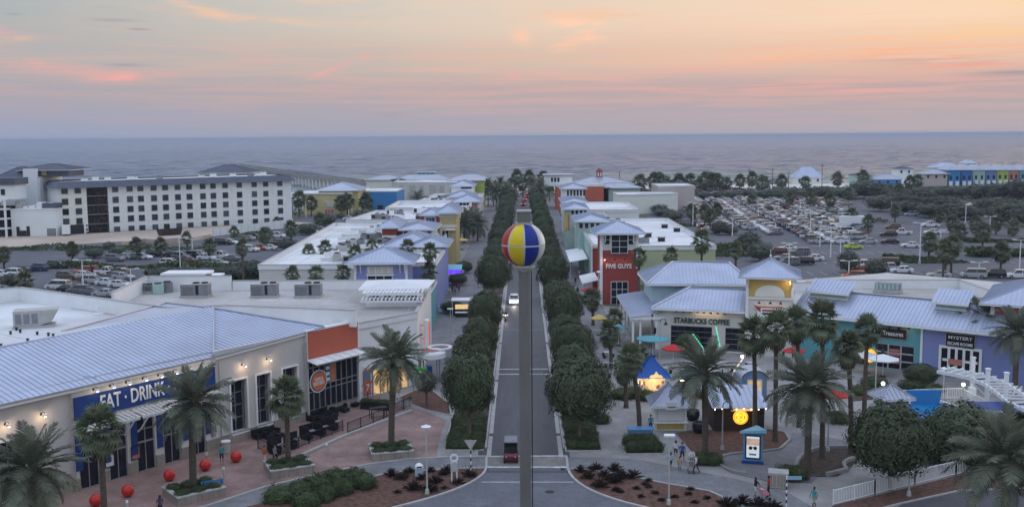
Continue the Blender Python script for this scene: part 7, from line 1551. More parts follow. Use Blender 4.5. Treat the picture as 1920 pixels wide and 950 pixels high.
# ------------------------------------------------------------------ people
def grow(joints, edges, name):
    """a body grown over a skeleton: joints name->(x,y,z,radius)"""
    keys = list(joints); me = bpy.data.meshes.new(name); me.from_pydata([joints[k][:3] for k in keys], [(keys.index(a), keys.index(b)) for a, b in edges], [])
    o = bpy.data.objects.new(name, me); C.objects.link(o); md = o.modifiers.new('skin', 'SKIN'); md.use_smooth_shade = True; sv = me.skin_vertices[0].data
    for i, k in enumerate(keys): q = joints[k][3]; sv[i].radius = q if isinstance(q, tuple) else (q, q); sv[i].use_root = (k == 'pelvis')
    o.modifiers.new('sub', 'SUBSURF').levels = 1
    bpy.context.view_layer.update(); out = bpy.data.meshes.new_from_object(o.evaluated_get(bpy.context.evaluated_depsgraph_get())); bpy.data.objects.remove(o); bpy.data.meshes.remove(me); return out
def pose(stride=.0, arm=.15, bend=.1, elbow=.25, lean=0.0, seat=False):
    """x is forward, z up, height 1.74"""
    j = {'pelvis': (0, 0, .95, (.15, .11)), 'waist': (.01+lean*.3, 0, 1.10, (.135, .10)), 'chest': (.0+lean*.7, 0, 1.32, (.165, .115)), 'neck': (.0+lean, 0, 1.46, .058), 'jaw': (.035+lean, 0, 1.545, .07), 'head': (.015+lean, 0, 1.635, (.085, .10)), 'top': (.0+lean, 0, 1.70, .06), 'nose': (.115+lean, 0, 1.60, .016)}
    e = [('pelvis', 'waist'), ('waist', 'chest'), ('chest', 'neck'), ('neck', 'jaw'), ('jaw', 'head'), ('head', 'top'), ('head', 'nose')]
    for s, n in ((1, 'l'), (-1, 'r')):
        f = stride*s; j['ear'+n] = (.0+lean, .095*s, 1.61, .018); e.append(('head', 'ear'+n))
        j['hip'+n] = (0, .095*s, .90, .095); j['knee'+n] = (.30*f+(.06 if f > 0 else .02), .10*s, .50, .062); j['ank'+n] = (.52*f-(.10 if f < 0 else -.02), .10*s, .09+(.05 if f < -.05 else 0), .042); j['toe'+n] = (.52*f+.13, .115*s, .045, .038)
        e += [('pelvis', 'hip'+n), ('hip'+n, 'knee'+n), ('knee'+n, 'ank'+n), ('ank'+n, 'toe'+n)]
        g = -f*.8+arm; j['sh'+n] = (lean*.85, .19*s, 1.40, .062); j['el'+n] = (g*.28-.02, .245*s, 1.13, .045); j['wr'+n] = (g*.28+elbow*.24, .25*s, .90+elbow*.10, .030); wx, wy, wz = j['wr'+n][:3]; j['palm'+n] = (wx+.02, wy, wz-.07, (.022, .038))
        e += [('chest', 'sh'+n), ('sh'+n, 'el'+n), ('el'+n, 'wr'+n), ('wr'+n, 'palm'+n)]
        for q, (ox, l) in enumerate(((.034, .075), (.014, .088), (-.008, .082), (-.028, .066))):
            j['f%d%s' % (q, n)] = (wx+.02+ox, wy-.004*s, wz-.07-l*.6, .009); j['g%d%s' % (q, n)] = (wx+.03+ox, wy-.016*s, wz-.07-l, .008); e += [('palm'+n, 'f%d%s' % (q, n)), ('f%d%s' % (q, n), 'g%d%s' % (q, n))]
        j['th'+n] = (wx+.07, wy-.006*s, wz-.085, .010); e.append(('palm'+n, 'th'+n))
    return j, e
def clothe(me, shorts, sleeves=1.16):
    for k in range(4): me.materials.append(SKINM)
    for p in me.polygons:
        c = p.center; r_ = abs(c.y)
        if c.z < .085: k = 3
        elif c.z < (.52 if shorts else .10): k = 0
        elif c.z < .95 and r_ < .20 and not (r_ > .19 and c.z > .7): k = 2
        elif c.z < 1.455 and (r_ < .205 or c.z > sleeves): k = 1
        else: k = 0
        p.material_index = k
    me.polygons.foreach_set('use_smooth', [True]*len(me.polygons)); me.update(); return me
SKINM = pm('skin', (.42, .24, .17), .6, var=.06, scale=6); SKIN2 = pm('skin_dark', (.14, .075, .05), .6, var=.06, scale=6)
POSES = []
for a in (dict(stride=.42, arm=.1), dict(stride=-.36, arm=.05, elbow=.5), dict(stride=.04, arm=.05, elbow=.15), dict(stride=.1, arm=.9, elbow=.9, lean=.06)):
    j, e = pose(**a); POSES.append([clothe(grow(j, e, 'body'), True), None]); j, e = pose(**a); POSES[-1][1] = clothe(grow(j, e, 'body'), False)
HAIR = MB().lathe([(0, .115), (.06, .10), (.098, .04), (.102, -.02), (.085, -.03)], pm('hair_brown', (.05, .03, .02), .8), 10, (-.01, 0, 1.64)).mesh('hair', True)
HAIRL = MB().lathe([(0, .115), (.06, .10), (.098, .04), (.104, -.02), (.10, -.10), (.07, -.2), (.03, -.22)], pm('hair_brown', (.05, .03, .02), .8), 10, (-.035, 0, 1.64)).mesh('hair', True)
CLOTH = {}
def cl_(c):
    if c not in CLOTH: CLOTH[c] = pm('cloth_'+c, {'teal': (.06, .28, .32), 'white': (.62, .62, .62), 'black': (.02, .02, .022), 'orange': (.50, .12, .05), 'grey': (.24, .25, .27), 'blue': (.04, .09, .28), 'tan': (.42, .30, .18), 'red': (.42, .02, .02), 'purple': (.10, .06, .14), 'navy': (.02, .03, .08), 'lightblue': (.30, .45, .58), 'pink': (.60, .25, .30), 'green': (.10, .22, .10), 'khaki': (.34, .29, .2), 'yellow': (.6, .45, .1)}[c], .9, var=.1, scale=6)
    return CLOTH[c]
def person(label, x, y, rz, ps, shirt, trousers, shorts=True, h=1.74, skin=None, long_hair=False, z=.05, group=None):
    r = tag(ob('person', POSES[ps][0 if shorts else 1], None, (x, y, z), rz, h/1.74), label, 'person', group)
    for i, m in enumerate((skin or SKINM, cl_(shirt), cl_(trousers), cl_('black'))): r.material_slots[i].link = 'OBJECT'; r.material_slots[i].material = m
    lean = .06 if ps == 3 else 0; ob('hair', HAIRL if long_hair else HAIR, r, (lean, 0, 0)); return r
def pp(label, u, v, deg, ps, sh, tr_, shorts=True, h=1.74, **k): p = G(u, v, .06); return person(label, p.x, p.y, R(deg), ps, sh, tr_, shorts, h, z=.06, **k)
pp('person in a teal shirt and dark shorts standing by a red ball', 416, 869, -60, 2, 'teal', 'navy', h=1.8)
pp('child in a white shirt standing behind a red ball', 388, 866, -60, 2, 'white', 'tan', h=1.15)
pp('person in dark purple clothes walking at the bottom edge', 301, 968, 120, 0, 'purple', 'black', False, h=1.75, long_hair=True)
pp('person in an orange shirt and pale patterned shorts near the palm planter', 497, 871, -30, 1, 'orange', 'white', h=1.78)
pp('person in a grey shirt and black shorts beside one in orange', 516, 869, -30, 0, 'grey', 'black', h=1.78)
pp('person in a teal shirt and navy trousers beside the white hut', 1220, 810, 95, 2, 'teal', 'navy', False, h=1.8)
pp('person in a white and navy top in the walking group', 1267, 858, 80, 0, 'white', 'navy', h=1.66, long_hair=True)
pp('tall person in a blue shirt within the walking group', 1279, 867, 70, 1, 'blue', 'navy', h=1.9)
pp('child in a tan top walking with the group', 1274, 881, 80, 0, 'tan', 'tan', h=1.25, skin=SKIN2)
pp('person in light blue with black shorts left of the group', 1257, 881, 100, 1, 'lightblue', 'black', h=1.65, long_hair=True)
pp('person in a white shirt leaning over a pale stroller', 1297, 876, -100, 3, 'white', 'grey', h=1.72)
pp('person in black trousers striding behind the stroller', 1305, 887, 160, 0, 'white', 'black', False, h=1.7)
pp('person in black and white bending to a stroller near the wooden box', 1416, 930, 20, 3, 'black', 'white', h=1.62, long_hair=True)
pp('person in a bright red shirt by the wooden box', 1441, 931, 160, 2, 'red', 'black', False, h=1.78, skin=SKIN2)
pp('person in teal and beige shorts walking at the bottom right', 1526, 952, -150, 0, 'teal', 'khaki', h=1.74, skin=SKIN2)
ped = [(848, 551, 'black'), (853, 553, 'grey'), (861, 548, 'navy'), (843, 556, 'white'), (856, 546, 'red'), (1077, 558, 'white'), (1083, 556, 'black'), (1091, 530, 'grey'), (1079, 535, 'navy'), (1075, 545, 'lightblue'), (1107, 640, 'white'), (1112, 652, 'purple'), (1178, 728, 'white'), (1196, 748, 'navy'), (1208, 742, 'pink'), (1235, 735, 'white'), (1242, 738, 'red'), (1252, 742, 'grey'), (1086, 520, 'white'), (1071, 500, 'black'), (1480, 668, 'black'), (1469, 672, 'white'), (868, 520, 'white'), (845, 520, 'tan')]
for k, (u, v, c) in enumerate(ped): pp(('walker in %s on the left pavement, %s of the street walkers' if u < 900 else 'walker in %s on the right pavement or plaza, %s of the walkers') % (c, ordn(k).replace('nearest', 'first')), u, v, rnd.choice((90, -90, 60, -120)), k % 3, c, rnd.choice(('black', 'tan', 'navy', 'grey')), h=rnd.uniform(1.6, 1.82), long_hair=k % 2 == 0, group='walkers along the street')
def stroller(label, u, v, rz, mat):
    p = G(u, v, .06); r = thing('stroller', label, 'stroller', tuple(p), rz)
    MB().add([(-.3, -.22, .45), (.3, -.22, .40), (.35, -.22, .6), (-.1, -.22, .95), (-.35, -.22, .9), (-.3, .22, .45), (.3, .22, .40), (.35, .22, .6), (-.1, .22, .95), (-.35, .22, .9)], [(0, 1, 2, 3, 4), (9, 8, 7, 6, 5), (0, 5, 6, 1), (1, 6, 7, 2), (3, 8, 9, 4), (4, 9, 5, 0)], mat).build('seat', r)
    for y in (-.24, .24): MB().path([(-.6, y, 1.0), (-.25, y, .5), (.35, y, .12)], [.015]*3, m_steel, 5).tube((-.35, y, .12), (.1, y, .5), .015, .015, m_steel, 5).build('frame', r)
    MB().tube((-.6, -.24, 1.0), (-.6, .24, 1.0), .02, .02, m_black, 5).build('handle', r)
    for x in (-.35, .35):
        for y in (-.24, .24): MB().tube((x, y-.02, .12), (x, y+.02, .12), .12, .12, m_tyre, 10).build('wheel', r)
stroller('pale grey stroller pushed by the person in white', 1296, 885, -1.6, m_hvac2); stroller('pink stroller beside the person in red', 1433, 936, .3, cl_('pink'))
# motorcycle with its rider
p = G(948, 601); r = thing('motorcycle', 'dark motorcycle with a bright headlamp riding down the street', 'motorcycle', (p.x, p.y, .035), -PI/2)
for x in (-.72, .72): MB().tube((x, -.07, .32), (x, .07, .32), .32, .32, m_tyre, 14).build('wheel', r)
MB().path([(-.7, 0, .34), (-.2, 0, .55), (.35, 0, .75), (.72, 0, .34)], [.05, .08, .07, .05], m_dark, 6).box(-.25, -.14, .3, .25, .14, .62, m_steel).build('frame', r); MB().lathe([(0, -.3), (.15, -.1), (.17, .1), (0, .3)], PAINTS['black'], 8).build('tank', r, (.2, 0, .85)); MB().box(-.75, -.14, .74, -.05, .14, .84, m_black).build('seat', r)
MB().path([(.35, -.4, 1.08), (.42, 0, 1.02), (.35, .4, 1.08)], [.02]*3, m_steel, 5).build('handlebar', r); MB().lathe([(0, .1), (.11, 0), (0, -.1)], m_bulbw, 10).build('headlight', r, (.62, 0, .92))
for y in (-.34, .34): MB().lathe([(0, .06), (.06, 0), (0, -.06)], m_bulb, 8).build('indicator', r, (.5, y, .95))
j, e = pose(stride=0, arm=1.2, elbow=.9, lean=.10)
for n, s in (('l', 1), ('r', -1)): j['knee'+n] = (.36, .2*s, .78, .07); j['ank'+n] = (.12, .22*s, .42, .045); j['toe'+n] = (.28, .22*s, .36, .04); j['el'+n] = (.28, .30*s, 1.16, .045); j['wr'+n] = (.50, .36*s, 1.06, .03); j['palm'+n] = (.55, .37*s, 1.04, .03)
for n, s in (('l', 1), ('r', -1)):
    for q in range(4): j['f%d%s' % (q, n)] = (.60, (.34+.02*q)*s, 1.03, .009); j['g%d%s' % (q, n)] = (.60, (.34+.02*q)*s, .99, .008)
    j['th'+n] = (.56, .33*s, 1.01, .01)
me = clothe(grow(j, e, 'body'), False); o = tag(ob('person', me, None, (p.x, p.y+.25, -.06), -PI/2), 'rider in dark clothes sitting on the motorcycle', 'person')
for i, m in enumerate((SKINM, cl_('black'), cl_('navy'), cl_('black'))): o.material_slots[i].link = 'OBJECT'; o.material_slots[i].material = m
ob('hair', HAIR, o, (.10, 0, 0)); lamp((p.x, p.y-1.2, .9), 25, (1, .9, .75), .1)
# ------------------------------------------------------------------ things on the left plaza
BALLS = [((180, 949), 'red sphere bollard nearest the bottom edge, leftmost of five'), ((240, 931), 'second red sphere bollard from the left'), ((318, 901), 'red sphere bollard standing alone, middle of five'), ((385, 882), 'fourth red sphere bollard, with a child behind it'), ((443, 866), 'red sphere bollard farthest to the right')]
sph = MB().lathe([(.5*math.sin(PI*j/14), -.5*math.cos(PI*j/14)) for j in range(15)], m_red_b, 24).mesh('sphere', True)
for (u, v), lb in BALLS:
    p = G(u, v); r = thing('sphere_bollard', lb, 'bollard', (p.x, p.y, .04), 0, 'red sphere bollards'); ob('sphere', sph, r, (0, 0, .50)); MB().lathe([(0, .06), (.22, .06), (.25, 0)], m_dark, 14).build('base', r)
for (u, v), lb in [((239, 962), 'short white post bollard near the leftmost red spheres'), ((420, 898), 'short white post bollard right of the palm planter'), ((613, 852), 'short white post bollard near the booth fence')]:
    p = G(u, v); r = thing('post_bollard', lb, 'bollard', (p.x, p.y, .04)); MB().tube((0, 0, 0), (0, 0, .85), .10, .10, m_hvac2, 10).build('post', r); MB().lathe([(.105, .85), (.11, .95), (.09, 1.02), (0, 1.04)], m_white, 10).build('cap', r)
def planter(label, u, v, rz, L_, W_, h=.62):
    p = G(u, v); r = thing('stone_planter', label, 'planter', (p.x, p.y, .035), rz); t = .32
    b = MB(); 
    for k in range(2):
        z0, z1 = k*h*.5, (k+1)*h*.5-.012
        for (x0, y0, x1, y1) in ((-L_/2, -W_/2, L_/2, -W_/2+t), (-L_/2, W_/2-t, L_/2, W_/2), (-L_/2, -W_/2+t+.002, -L_/2+t, W_/2-t-.002), (L_/2-t, -W_/2+t+.002, L_/2, W_/2-t-.002)):
            n = max(2, int(max(x1-x0, y1-y0)/.6)); 
            for i in range(n):
                a, c = i/n, (i+1)/n
                if x1-x0 > y1-y0: q = (x0+(x1-x0)*a+.006, y0, x0+(x1-x0)*c-.006, y1)
                else: q = (x0, y0+(y1-y0)*a+.006, x1, y0+(y1-y0)*c-.006)
                ob('block', MB().box(q[0], q[1], z0, q[2], q[3], z1, m_stone).mesh('block'), r)
    b.box(-L_/2-.05, -W_/2-.05, h, L_/2+.05, -W_/2+t+.05, h+.1, m_kerb).box(-L_/2-.05, W_/2-t-.05, h, L_/2+.05, W_/2+.05, h+.1, m_kerb).box(-L_/2-.05, -W_/2+t+.052, h, -L_/2+t+.05, W_/2-t-.052, h+.1, m_kerb).box(L_/2-t-.05, -W_/2+t+.052, h, L_/2+.05, W_/2-t-.052, h+.1, m_kerb)
    b.build('coping', r); MB().box(-L_/2+t, -W_/2+t, .02, L_/2-t, W_/2-t, h-.08, m_soil).build('soil', r)
    for i in range(6): ob('plant', SHRUB[i % 2], r, (-L_/2+.7+(L_-1.4)*(i % 3)/2, -W_/2+.75+(W_-1.5)*(i//3), h+.05), i*1.3, (.75, .65, .42))
planter('stone planter at the foot of the date palm before the blue sign', 364, 928, ANG-.25, 4.0, 3.4); planter('stone planter round the fan palm near the booths', 542, 882, ANG-.5, 3.8, 3.2); planter('stone planter at the foot of the tall date palm by the street', 733, 852, ANG-.7, 3.8, 3.2)
def bench(label, u, v, rz, mat):
    p = G(u, v); r = thing('bench', label, 'bench', (p.x, p.y, .05), rz)
    for k in range(4): MB().box(-.9, -.22+k*.12, .43, .9, -.13+k*.12, .47, mat).build('seat_slat', r)
    for k in range(3): MB().box(-.9, .26+k*.03, .55+k*.13, .9, .29+k*.03, .65+k*.13, mat).build('back_slat', r)
    for x in (-.7, .7): MB().box(x-.04, -.2, 0, x+.04, -.12, .43, m_dark).box(x-.04, .18, 0, x+.04, .26, .43, m_dark).beam((x, .26, .43), (x, .34, .95), .06, .05, m_dark).build('leg', r)
bench('blue slatted bench beside the planter before the blue sign', 398, 918, ANG+2.6, m_sky)
# outdoor seating: black booths, sofas, railings
for i, (u, v) in enumerate([(524, 848), (554, 837), (583, 821), (608, 813), (631, 803)]):
    p = G(u, v); r = thing('booth', '%s black high backed booth from the left along the fence' % ordn(i).replace('nearest', 'first'), 'booth', (p.x, p.y, .05), ANG-.05, 'black booths along the fence')
    MB().box(-.85, -.7, 0, -.77, .7, 1.25, m_black).box(-.77, .62, 0, .75, .7, 1.25, m_black).build('partition', r)
    MB().box(-.75, -.68, .1, -.3, .6, .46, m_dark).build('seat', r); MB().box(-.15, -.3, .66, .5, .3, .71, m_hvac).tube((.2, 0, 0), (.2, 0, .66), .05, .05, m_dark, 6).build('table', r)
for i, (u, v, a) in enumerate([(592, 787, 0), (612, 779, .1), (634, 770, 0), (652, 760, .1), (492, 820, 0), (508, 818, .2)]):
    p = G(u, v); r = thing('lounge_sofa', '%s black lounge sofa from the left against the restaurant wall' % ordn(i if i > 3 else i).replace('nearest', ['first', 'fifth'][i > 3]), 'sofa', (p.x, p.y, .05), ANG+a)
    r['label'] = ['black lounge sofa at the left end of the glazed wall', 'second black lounge sofa under the glazed wall', 'third black lounge sofa under the glazed wall', 'black lounge sofa at the right end of the glazed wall', 'black sofa below the first tall window', 'black sofa below the second tall window'][i]
    MB().box(-.95, -.45, .12, .95, .45, .45, m_black).build('seat', r); MB().box(-.95, .30, .46, .95, .5, .85, m_black).build('backrest', r)
    for s in (-1, 1): MB().box(s*.86-.1, -.45, .46, s*.86+.1, .29, .65, m_black).build('armrest', r)
    MB().box(-.4, -1.35, .1, .4, -.75, .42, m_black).build('footstool', r)
def railing(name, label, px, h=1.05, mat=None, pitch=.16, post=1.8, w=.03, z=.05, panel=False):
    P = [G(u, v) for u, v in px]; o = P[0]; r = thing(name, label, 'fence', (o.x, o.y, z)); mat = mat or m_dark
    for a, c in zip(P[:-1], P[1:]):
        a = a-o; c = c-o; l = (c-a).length; n = max(1, round(l/post))
        for i in range(n):
            q, s = a.lerp(c, i/n), a.lerp(c, (i+1)/n); MB().box(q.x-.04, q.y-.04, 0, q.x+.04, q.y+.04, h+.05, mat).build('post', r)
            b = MB(); b.beam((q.x, q.y, h-.03), (s.x, s.y, h-.03), .06, .06, mat).beam((q.x, q.y, .14), (s.x, s.y, .14), .05, .05, mat)
            k = max(2, int((s-q).length/pitch))
            for j in range(1, k): t = q.lerp(s, j/k); b.box(t.x-w/2, t.y-w/2, .16, t.x+w/2, t.y+w/2, h-.06, mat)
            b.build('railing_panel', r)
        MB().box(c.x-.04, c.y-.04, 0, c.x+.04, c.y+.04, h+.05, mat).build('post', r)
railing('metal_fence', 'dark metal fence in front of the black booths', [(484, 842), (520, 857), (580, 832), (643, 808)]); railing('metal_fence', 'dark metal fence stepping up from the booths to the store', [(652, 813), (700, 794), (757, 768), (771, 762)], 1.1)
railing('metal_fence', 'short grey fence beside the dark planter box at the store', [(674, 753), (690, 751), (735, 760), (771, 770)], 1.0, m_steel)
kerbs('low_wall', [[(552, 862), (652, 817), (772, 772)]], .03, .28, .3, m_kerb)
p = G(707, 766); r = thing('planter_box', 'long black planter box with a low dark hedge by the store corner', 'planter', (p.x, p.y, .05), ANG-1.2); MB().box(-1.7, -.6, 0, 1.7, .6, .75, m_black).build('box', r)
for i in range(5): ob('hedge', SHRUB[i % 2], r, (-1.4+.7*i, 0, .78), i, (.5, .6, .28))
p = G(709, 782); r = thing('high_table', 'black square framed high table by the metal fence', 'table', (p.x, p.y, .05), .5); MB().box(-.9, -.35, .98, .9, .35, 1.04, m_dark).build('top', r)
for x in (-.82, .82):
    for y in (-.3, .3): MB().box(x-.03, y-.03, 0, x+.03, y+.03, .98, m_dark).build('leg', r)
p = G(424, 848); r = thing('litter_bin', 'round pale litter bin at the restaurant wall beside the red sphere', 'bin', (p.x, p.y, .05)); MB().lathe([(.38, 0), (.40, 1.0)], m_hvac2, 14).build('body', r); MB().lathe([(.45, 1.0), (.45, 1.08), (.15, 1.12), (0, 1.12)], m_white, 14).build('lid', r)
# ------------------------------------------------------------------ street furniture at the roundabout
def lamp_post(label, u, v, h, lit_=False, style='disc', z=.06):
    p = G(u, v); r = thing('street_lamp', label, 'street lamp', (p.x, p.y, z)); MB().lathe([(.2, 0), (.16, .35), (.08, .45)], m_hvac2, 10).tube((0, 0, .3), (0, 0, h), .075, .055, m_hvac2, 8).build('pole', r)
    if style == 'disc': MB().lathe([(.07, -.25), (.10, -.1), (.38, .0), (.42, .05), (.2, .12), (0, .24)], m_white, 16, (0, 0, h)).build('lamp_head', r)
    elif style == 'flat': MB().box(-.42, -.24, h, .42, .24, h+.12, m_white).build('lamp_head', r)
    elif style == 'hook':
        MB().path([(0, 0, h), (.05, 0, h+.35), (.35, 0, h+.5), (.65, 0, h+.3), (.7, 0, h)], [.04]*5, m_dark, 6).build('arm', r); MB().lathe([(.04, .1), (.1, 0), (.28, -.3), (.25, -.3)], m_dark, 12, (.7, 0, h)).build('lamp_shade', r)
    else:
        MB().lathe([(0, .20), (.14, .14), (.19, 0), (.14, -.13), (0, -.18)], m_bulbw, 14, (0, 0, h+.2)).build('globe', r, smooth=True); lamp((0, 0, h+.95), 60, (1, .88, .66), .25, r)
    return r
def htop(u, vb, vt): p = G(u, vb); return at(u, vt, p.y).z-.06
lamp_post('tall pale street lamp with a white disc head on the left mulch bed', 801, 926, htop(801, 926, 800))
lamp_post('pale street lamp with a flat white head on the right mulch bed', 1254, 946, htop(1254, 946, 817), style='flat')
lamp_post('hooked grey street lamp in front of the brown hut', 1354, 843, htop(1354, 843, 762), style='hook')
lamp_post('thin grey lamp post between the palms and the round tree', 1552, 846, htop(1552, 846, 780), style='hook')
lamp_post('lamp post behind the white fence under the round tree', 1704, 930, htop(1704, 930, 850), style='disc')
lamp_post('lit white lantern in front of the pool fence, left of two', 1654, 765, htop(1654, 765, 722), True, 'globe')
lamp_post('lit white lantern at the corner of the pool fence, right of two', 1805, 752, htop(1805, 752, 724), True, 'globe')
lamp_post('lit white lantern in front of the coffee house', 1391, 700, htop(1391, 700, 671), True, 'globe')
lamp_post('tall white post lamp by the pergola', 1768, 745, 3.2, style='disc'); lamp_post('grey lamp post in front of the teal shop', 1641, 745, 5.4, style='hook')
lamp_post('dark lamp post by the coffee house corner', 1237, 690, htop(1237, 690, 604), style='hook')
lamp_post('white lamp mast on the pavement left of the red burger tower', 1122, 600, 7.6, style='disc'); lamp_post('white slim lamp post on the left pavement beside the trees', 845, 640, 4.6, style='flat')
def banded(u, vb, vt):
    p = G(u, vb); h = at(u, vt, p.y).z; r = None; return p, h
p, h = banded(883, 885, 818); r = thing('yield_sign', 'grey back of a triangular yield sign on a banded pole', 'road sign', (p.x, p.y, .07))
for k in range(10): MB().tube((0, 0, h*k/10), (0, 0, h*(k+1)/10), .055, .055, m_white if k % 2 == 0 else m_dark, 8).build('pole_band', r)
MB().add([(-.55, -.07, h-.35), (.55, -.07, h-.35), (0, -.07, h-1.25), (-.55, -.10, h-.35), (.55, -.10, h-.35), (0, -.10, h-1.25)], [(0, 1, 2), (5, 4, 3), (0, 3, 4, 1), (1, 4, 5, 2), (2, 5, 3, 0)], m_hvac2).build('plate', r)
p, h = banded(1474, 950, 893); r = thing('street_name_sign', 'small blue street name plate on a black and white banded post', 'road sign', (p.x, p.y, .06))
for k in range(9): MB().tube((0, 0, h*k/9), (0, 0, h*(k+1)/9), .055, .055, m_white if k % 2 == 0 else m_dark, 8).build('pole_band', r)
MB().box(.06, -.03, h-.3, 1.15, .03, h-.02, pm('plate_blue', (.28, .45, .55), .5)).build('plate', r)
p = G(852, 907); r = thing('wayfinding_sign', 'white wayfinding sign with a ring head on two posts', 'sign', (p.x, p.y, .07), .3)
for x in (-.22, .22): MB().box(x-.045, -.04, 0, x+.045, .04, 1.9, m_white).build('post', r)
MB().box(-.3, -.06, 1.05, .3, .06, 1.75, m_hvac2).build('panel', r); ob('ring', MB().lathe([(.22, -.05), (.36, -.05), (.36, .05), (.22, .05), (.22, -.05)], m_white, 18).mesh('ring'), r, (0, 0, 2.2), rot=(PI/2, 0, 0))
p = G(786, 893); r = thing('recycling_bin', 'pale blue and white domed bin on the edge of the left bed', 'bin', (p.x, p.y, .07), .2); MB().box(-.34, -.28, 0, .34, .28, .75, pm('bin_blue', (.42, .55, .66), .5)).build('body', r); MB().lathe([(.38, .76), (.35, .95), (.2, 1.1), (0, 1.14)], m_white, 14).build('dome', r); MB().box(-.2, -.36, .8, .2, -.3, .95, m_dark).build('slot', r)
r = None
p = G(860, 884); r = thing('bike_rack', 'low grey bike rack of hoops beside the crossing', 'bike rack', (p.x, p.y, .06), .1)
for k in range(5): MB().path([(-1.2+k*.6, 0, 0), (-1.2+k*.6, 0, .75), (-.85+k*.6, 0, .75), (-.85+k*.6, 0, 0)], [.025]*4, m_steel, 5).build('hoop', r)
MB().beam((-1.3, 0, .5), (1.6, 0, .5), .03, .04, m_steel).build('rail', r)
# ------------------------------------------------------------------ kiosks and stalls on the right plaza
p = G(1257, 807); q = G(1286, 807); kw = (q.x-G(1228, 807).x); kx = (q.x+G(1228, 807).x)/2
r = thing('white_hut', 'white sales hut with a shuttered window and flared metal roof', 'kiosk', (kx, p.y, .03)); hw2 = kw/2; ev = at(1257, 760, p.y).z
MB().prism([(-hw2, 0), (hw2, 0), (hw2, 3), (-hw2, 3)], 0, ev, m_hw2, cap=False).build('wall', r); MB().box(-hw2+.2, -.05, .15, hw2-.2, -.003, .75, m_yel).build('panel', r); MB().box(-hw2+.2, -.07, .98, hw2-.2, -.003, ev-.35, m_hvac2).build('shutter', r)
for k in range(8): MB().box(-hw2+.22, -.1, 1.05+k*.16, hw2-.22, -.071, 1.18+k*.16, m_white).build('shutter_slat', r)
MB().box(-hw2-.04, -.1, 0, -hw2+.14, .2, ev, m_white).box(hw2-.14, -.1, 0, hw2+.04, .2, ev, m_white).box(-hw2-.1, -.35, .80, hw2+.1, -.003, .9, m_white).build('trim', r)
def flared(root, x0, x1, y0, y1, z, rise, mat, ov=.6, n=6, power=1.7, ribs=True, cap=.0):
    cx, cy = (x0+x1)/2, (y0+y1)/2; b = MB(); R_ = []
    for i in range(n+1):
        t = i/n; f = 1-t*(1-cap); zz = z+rise*t**power; R_.append([(cx+sx_*((x1-x0)/2+ov)*f, cy+sy_*((y1-y0)/2+ov)*f, zz) for sx_, sy_ in ((-1, -1), (1, -1), (1, 1), (-1, 1))])
    m = 12 if ribs else 1
    for s in range(4):
        for k in range(m):
            st_ = MB()
            for i in range(n):
                a, c = R_[i][s], R_[i][(s+1) % 4]; d, e = R_[i+1][s], R_[i+1][(s+1) % 4]; L_ = lambda p, q, t: tuple(Vector(p).lerp(Vector(q), t)); up_ = lambda p, h: (p[0], p[1], p[2]+h)
                t0, t1 = k/m, (k+.82)/m; st_.add([L_(a, c, t0), L_(a, c, t1), L_(d, e, t1), L_(d, e, t0)], [(0, 1, 2, 3)], mat)
                if ribs: t2 = (k+1)/m; st_.add([up_(L_(a, c, t1), .0), up_(L_(a, c, t1), .06), up_(L_(a, c, t2), .06), L_(a, c, t2), up_(L_(d, e, t1), .0), up_(L_(d, e, t1), .05), up_(L_(d, e, t2), .05), L_(d, e, t2)], [(0, 1, 5, 4), (1, 2, 6, 5), (2, 3, 7, 6)], mat)
            st_.build('roof_panel', root)
    return z+rise
flared(r, -hw2, hw2, 0, 3, ev, 1.9, m_roof2, .55, 5, 1.25)
MB().box(-.55, -.75, ev-.25, .55, -.66, ev+.55, m_white).build('sign_board', r); MB().box(-.38, -.77, ev-.05, .38, -.755, ev+.1, m_hvac).build('sign_line', r); MB().beam((-hw2-.5, -.55, ev-.1), (hw2+.5, -.55, ev-.1), .1, .16, m_white).build('fascia', r)
# brown hut with the lit sign
p = G(1338, 809); q = G(1433, 809); r = thing('brown_hut', 'dark brown board hut with a round yellow lit sign and metal roof', 'hut', (p.x, p.y, .06)); w = q.x-p.x; zf = at(1385, 763, p.y).z
nb_ = 9
for k in range(nb_): MB().box(0, (k % 2)*.015, .02+k*zf/nb_, w, .12, (k+1)*zf/nb_-.015, m_wood).build('board', r)
MB().box(0, .13, 0, w, 3.6, zf-.05, m_wood).build('wall', r)
seam_roof(r, [(-.25, -.5, zf), (w+.25, -.5, zf), (w+.1, 3.9, zf+1.25), (-.45, 3.9, zf+1.25)], (-.25, -.5, zf), (w+.25, -.5, zf), m_roof, .55)
round_sign(r, (w*.52, -.16, zf*.60), .72); lamp((w*.52, -.9, zf*.6), 14, (1, .75, .2), .3, r)
MB().box(w*.32, -.45, zf-.32, w*.74, -.35, zf-.06, m_lit).build('lit_panel', r)
for k in range(8): MB().lathe([(0, .07), (.07, 0), (0, -.07)], m_bulb, 6).build('bulb', r, (w*k/7, -.55, zf-.12+.05*math.sin(k*2)))
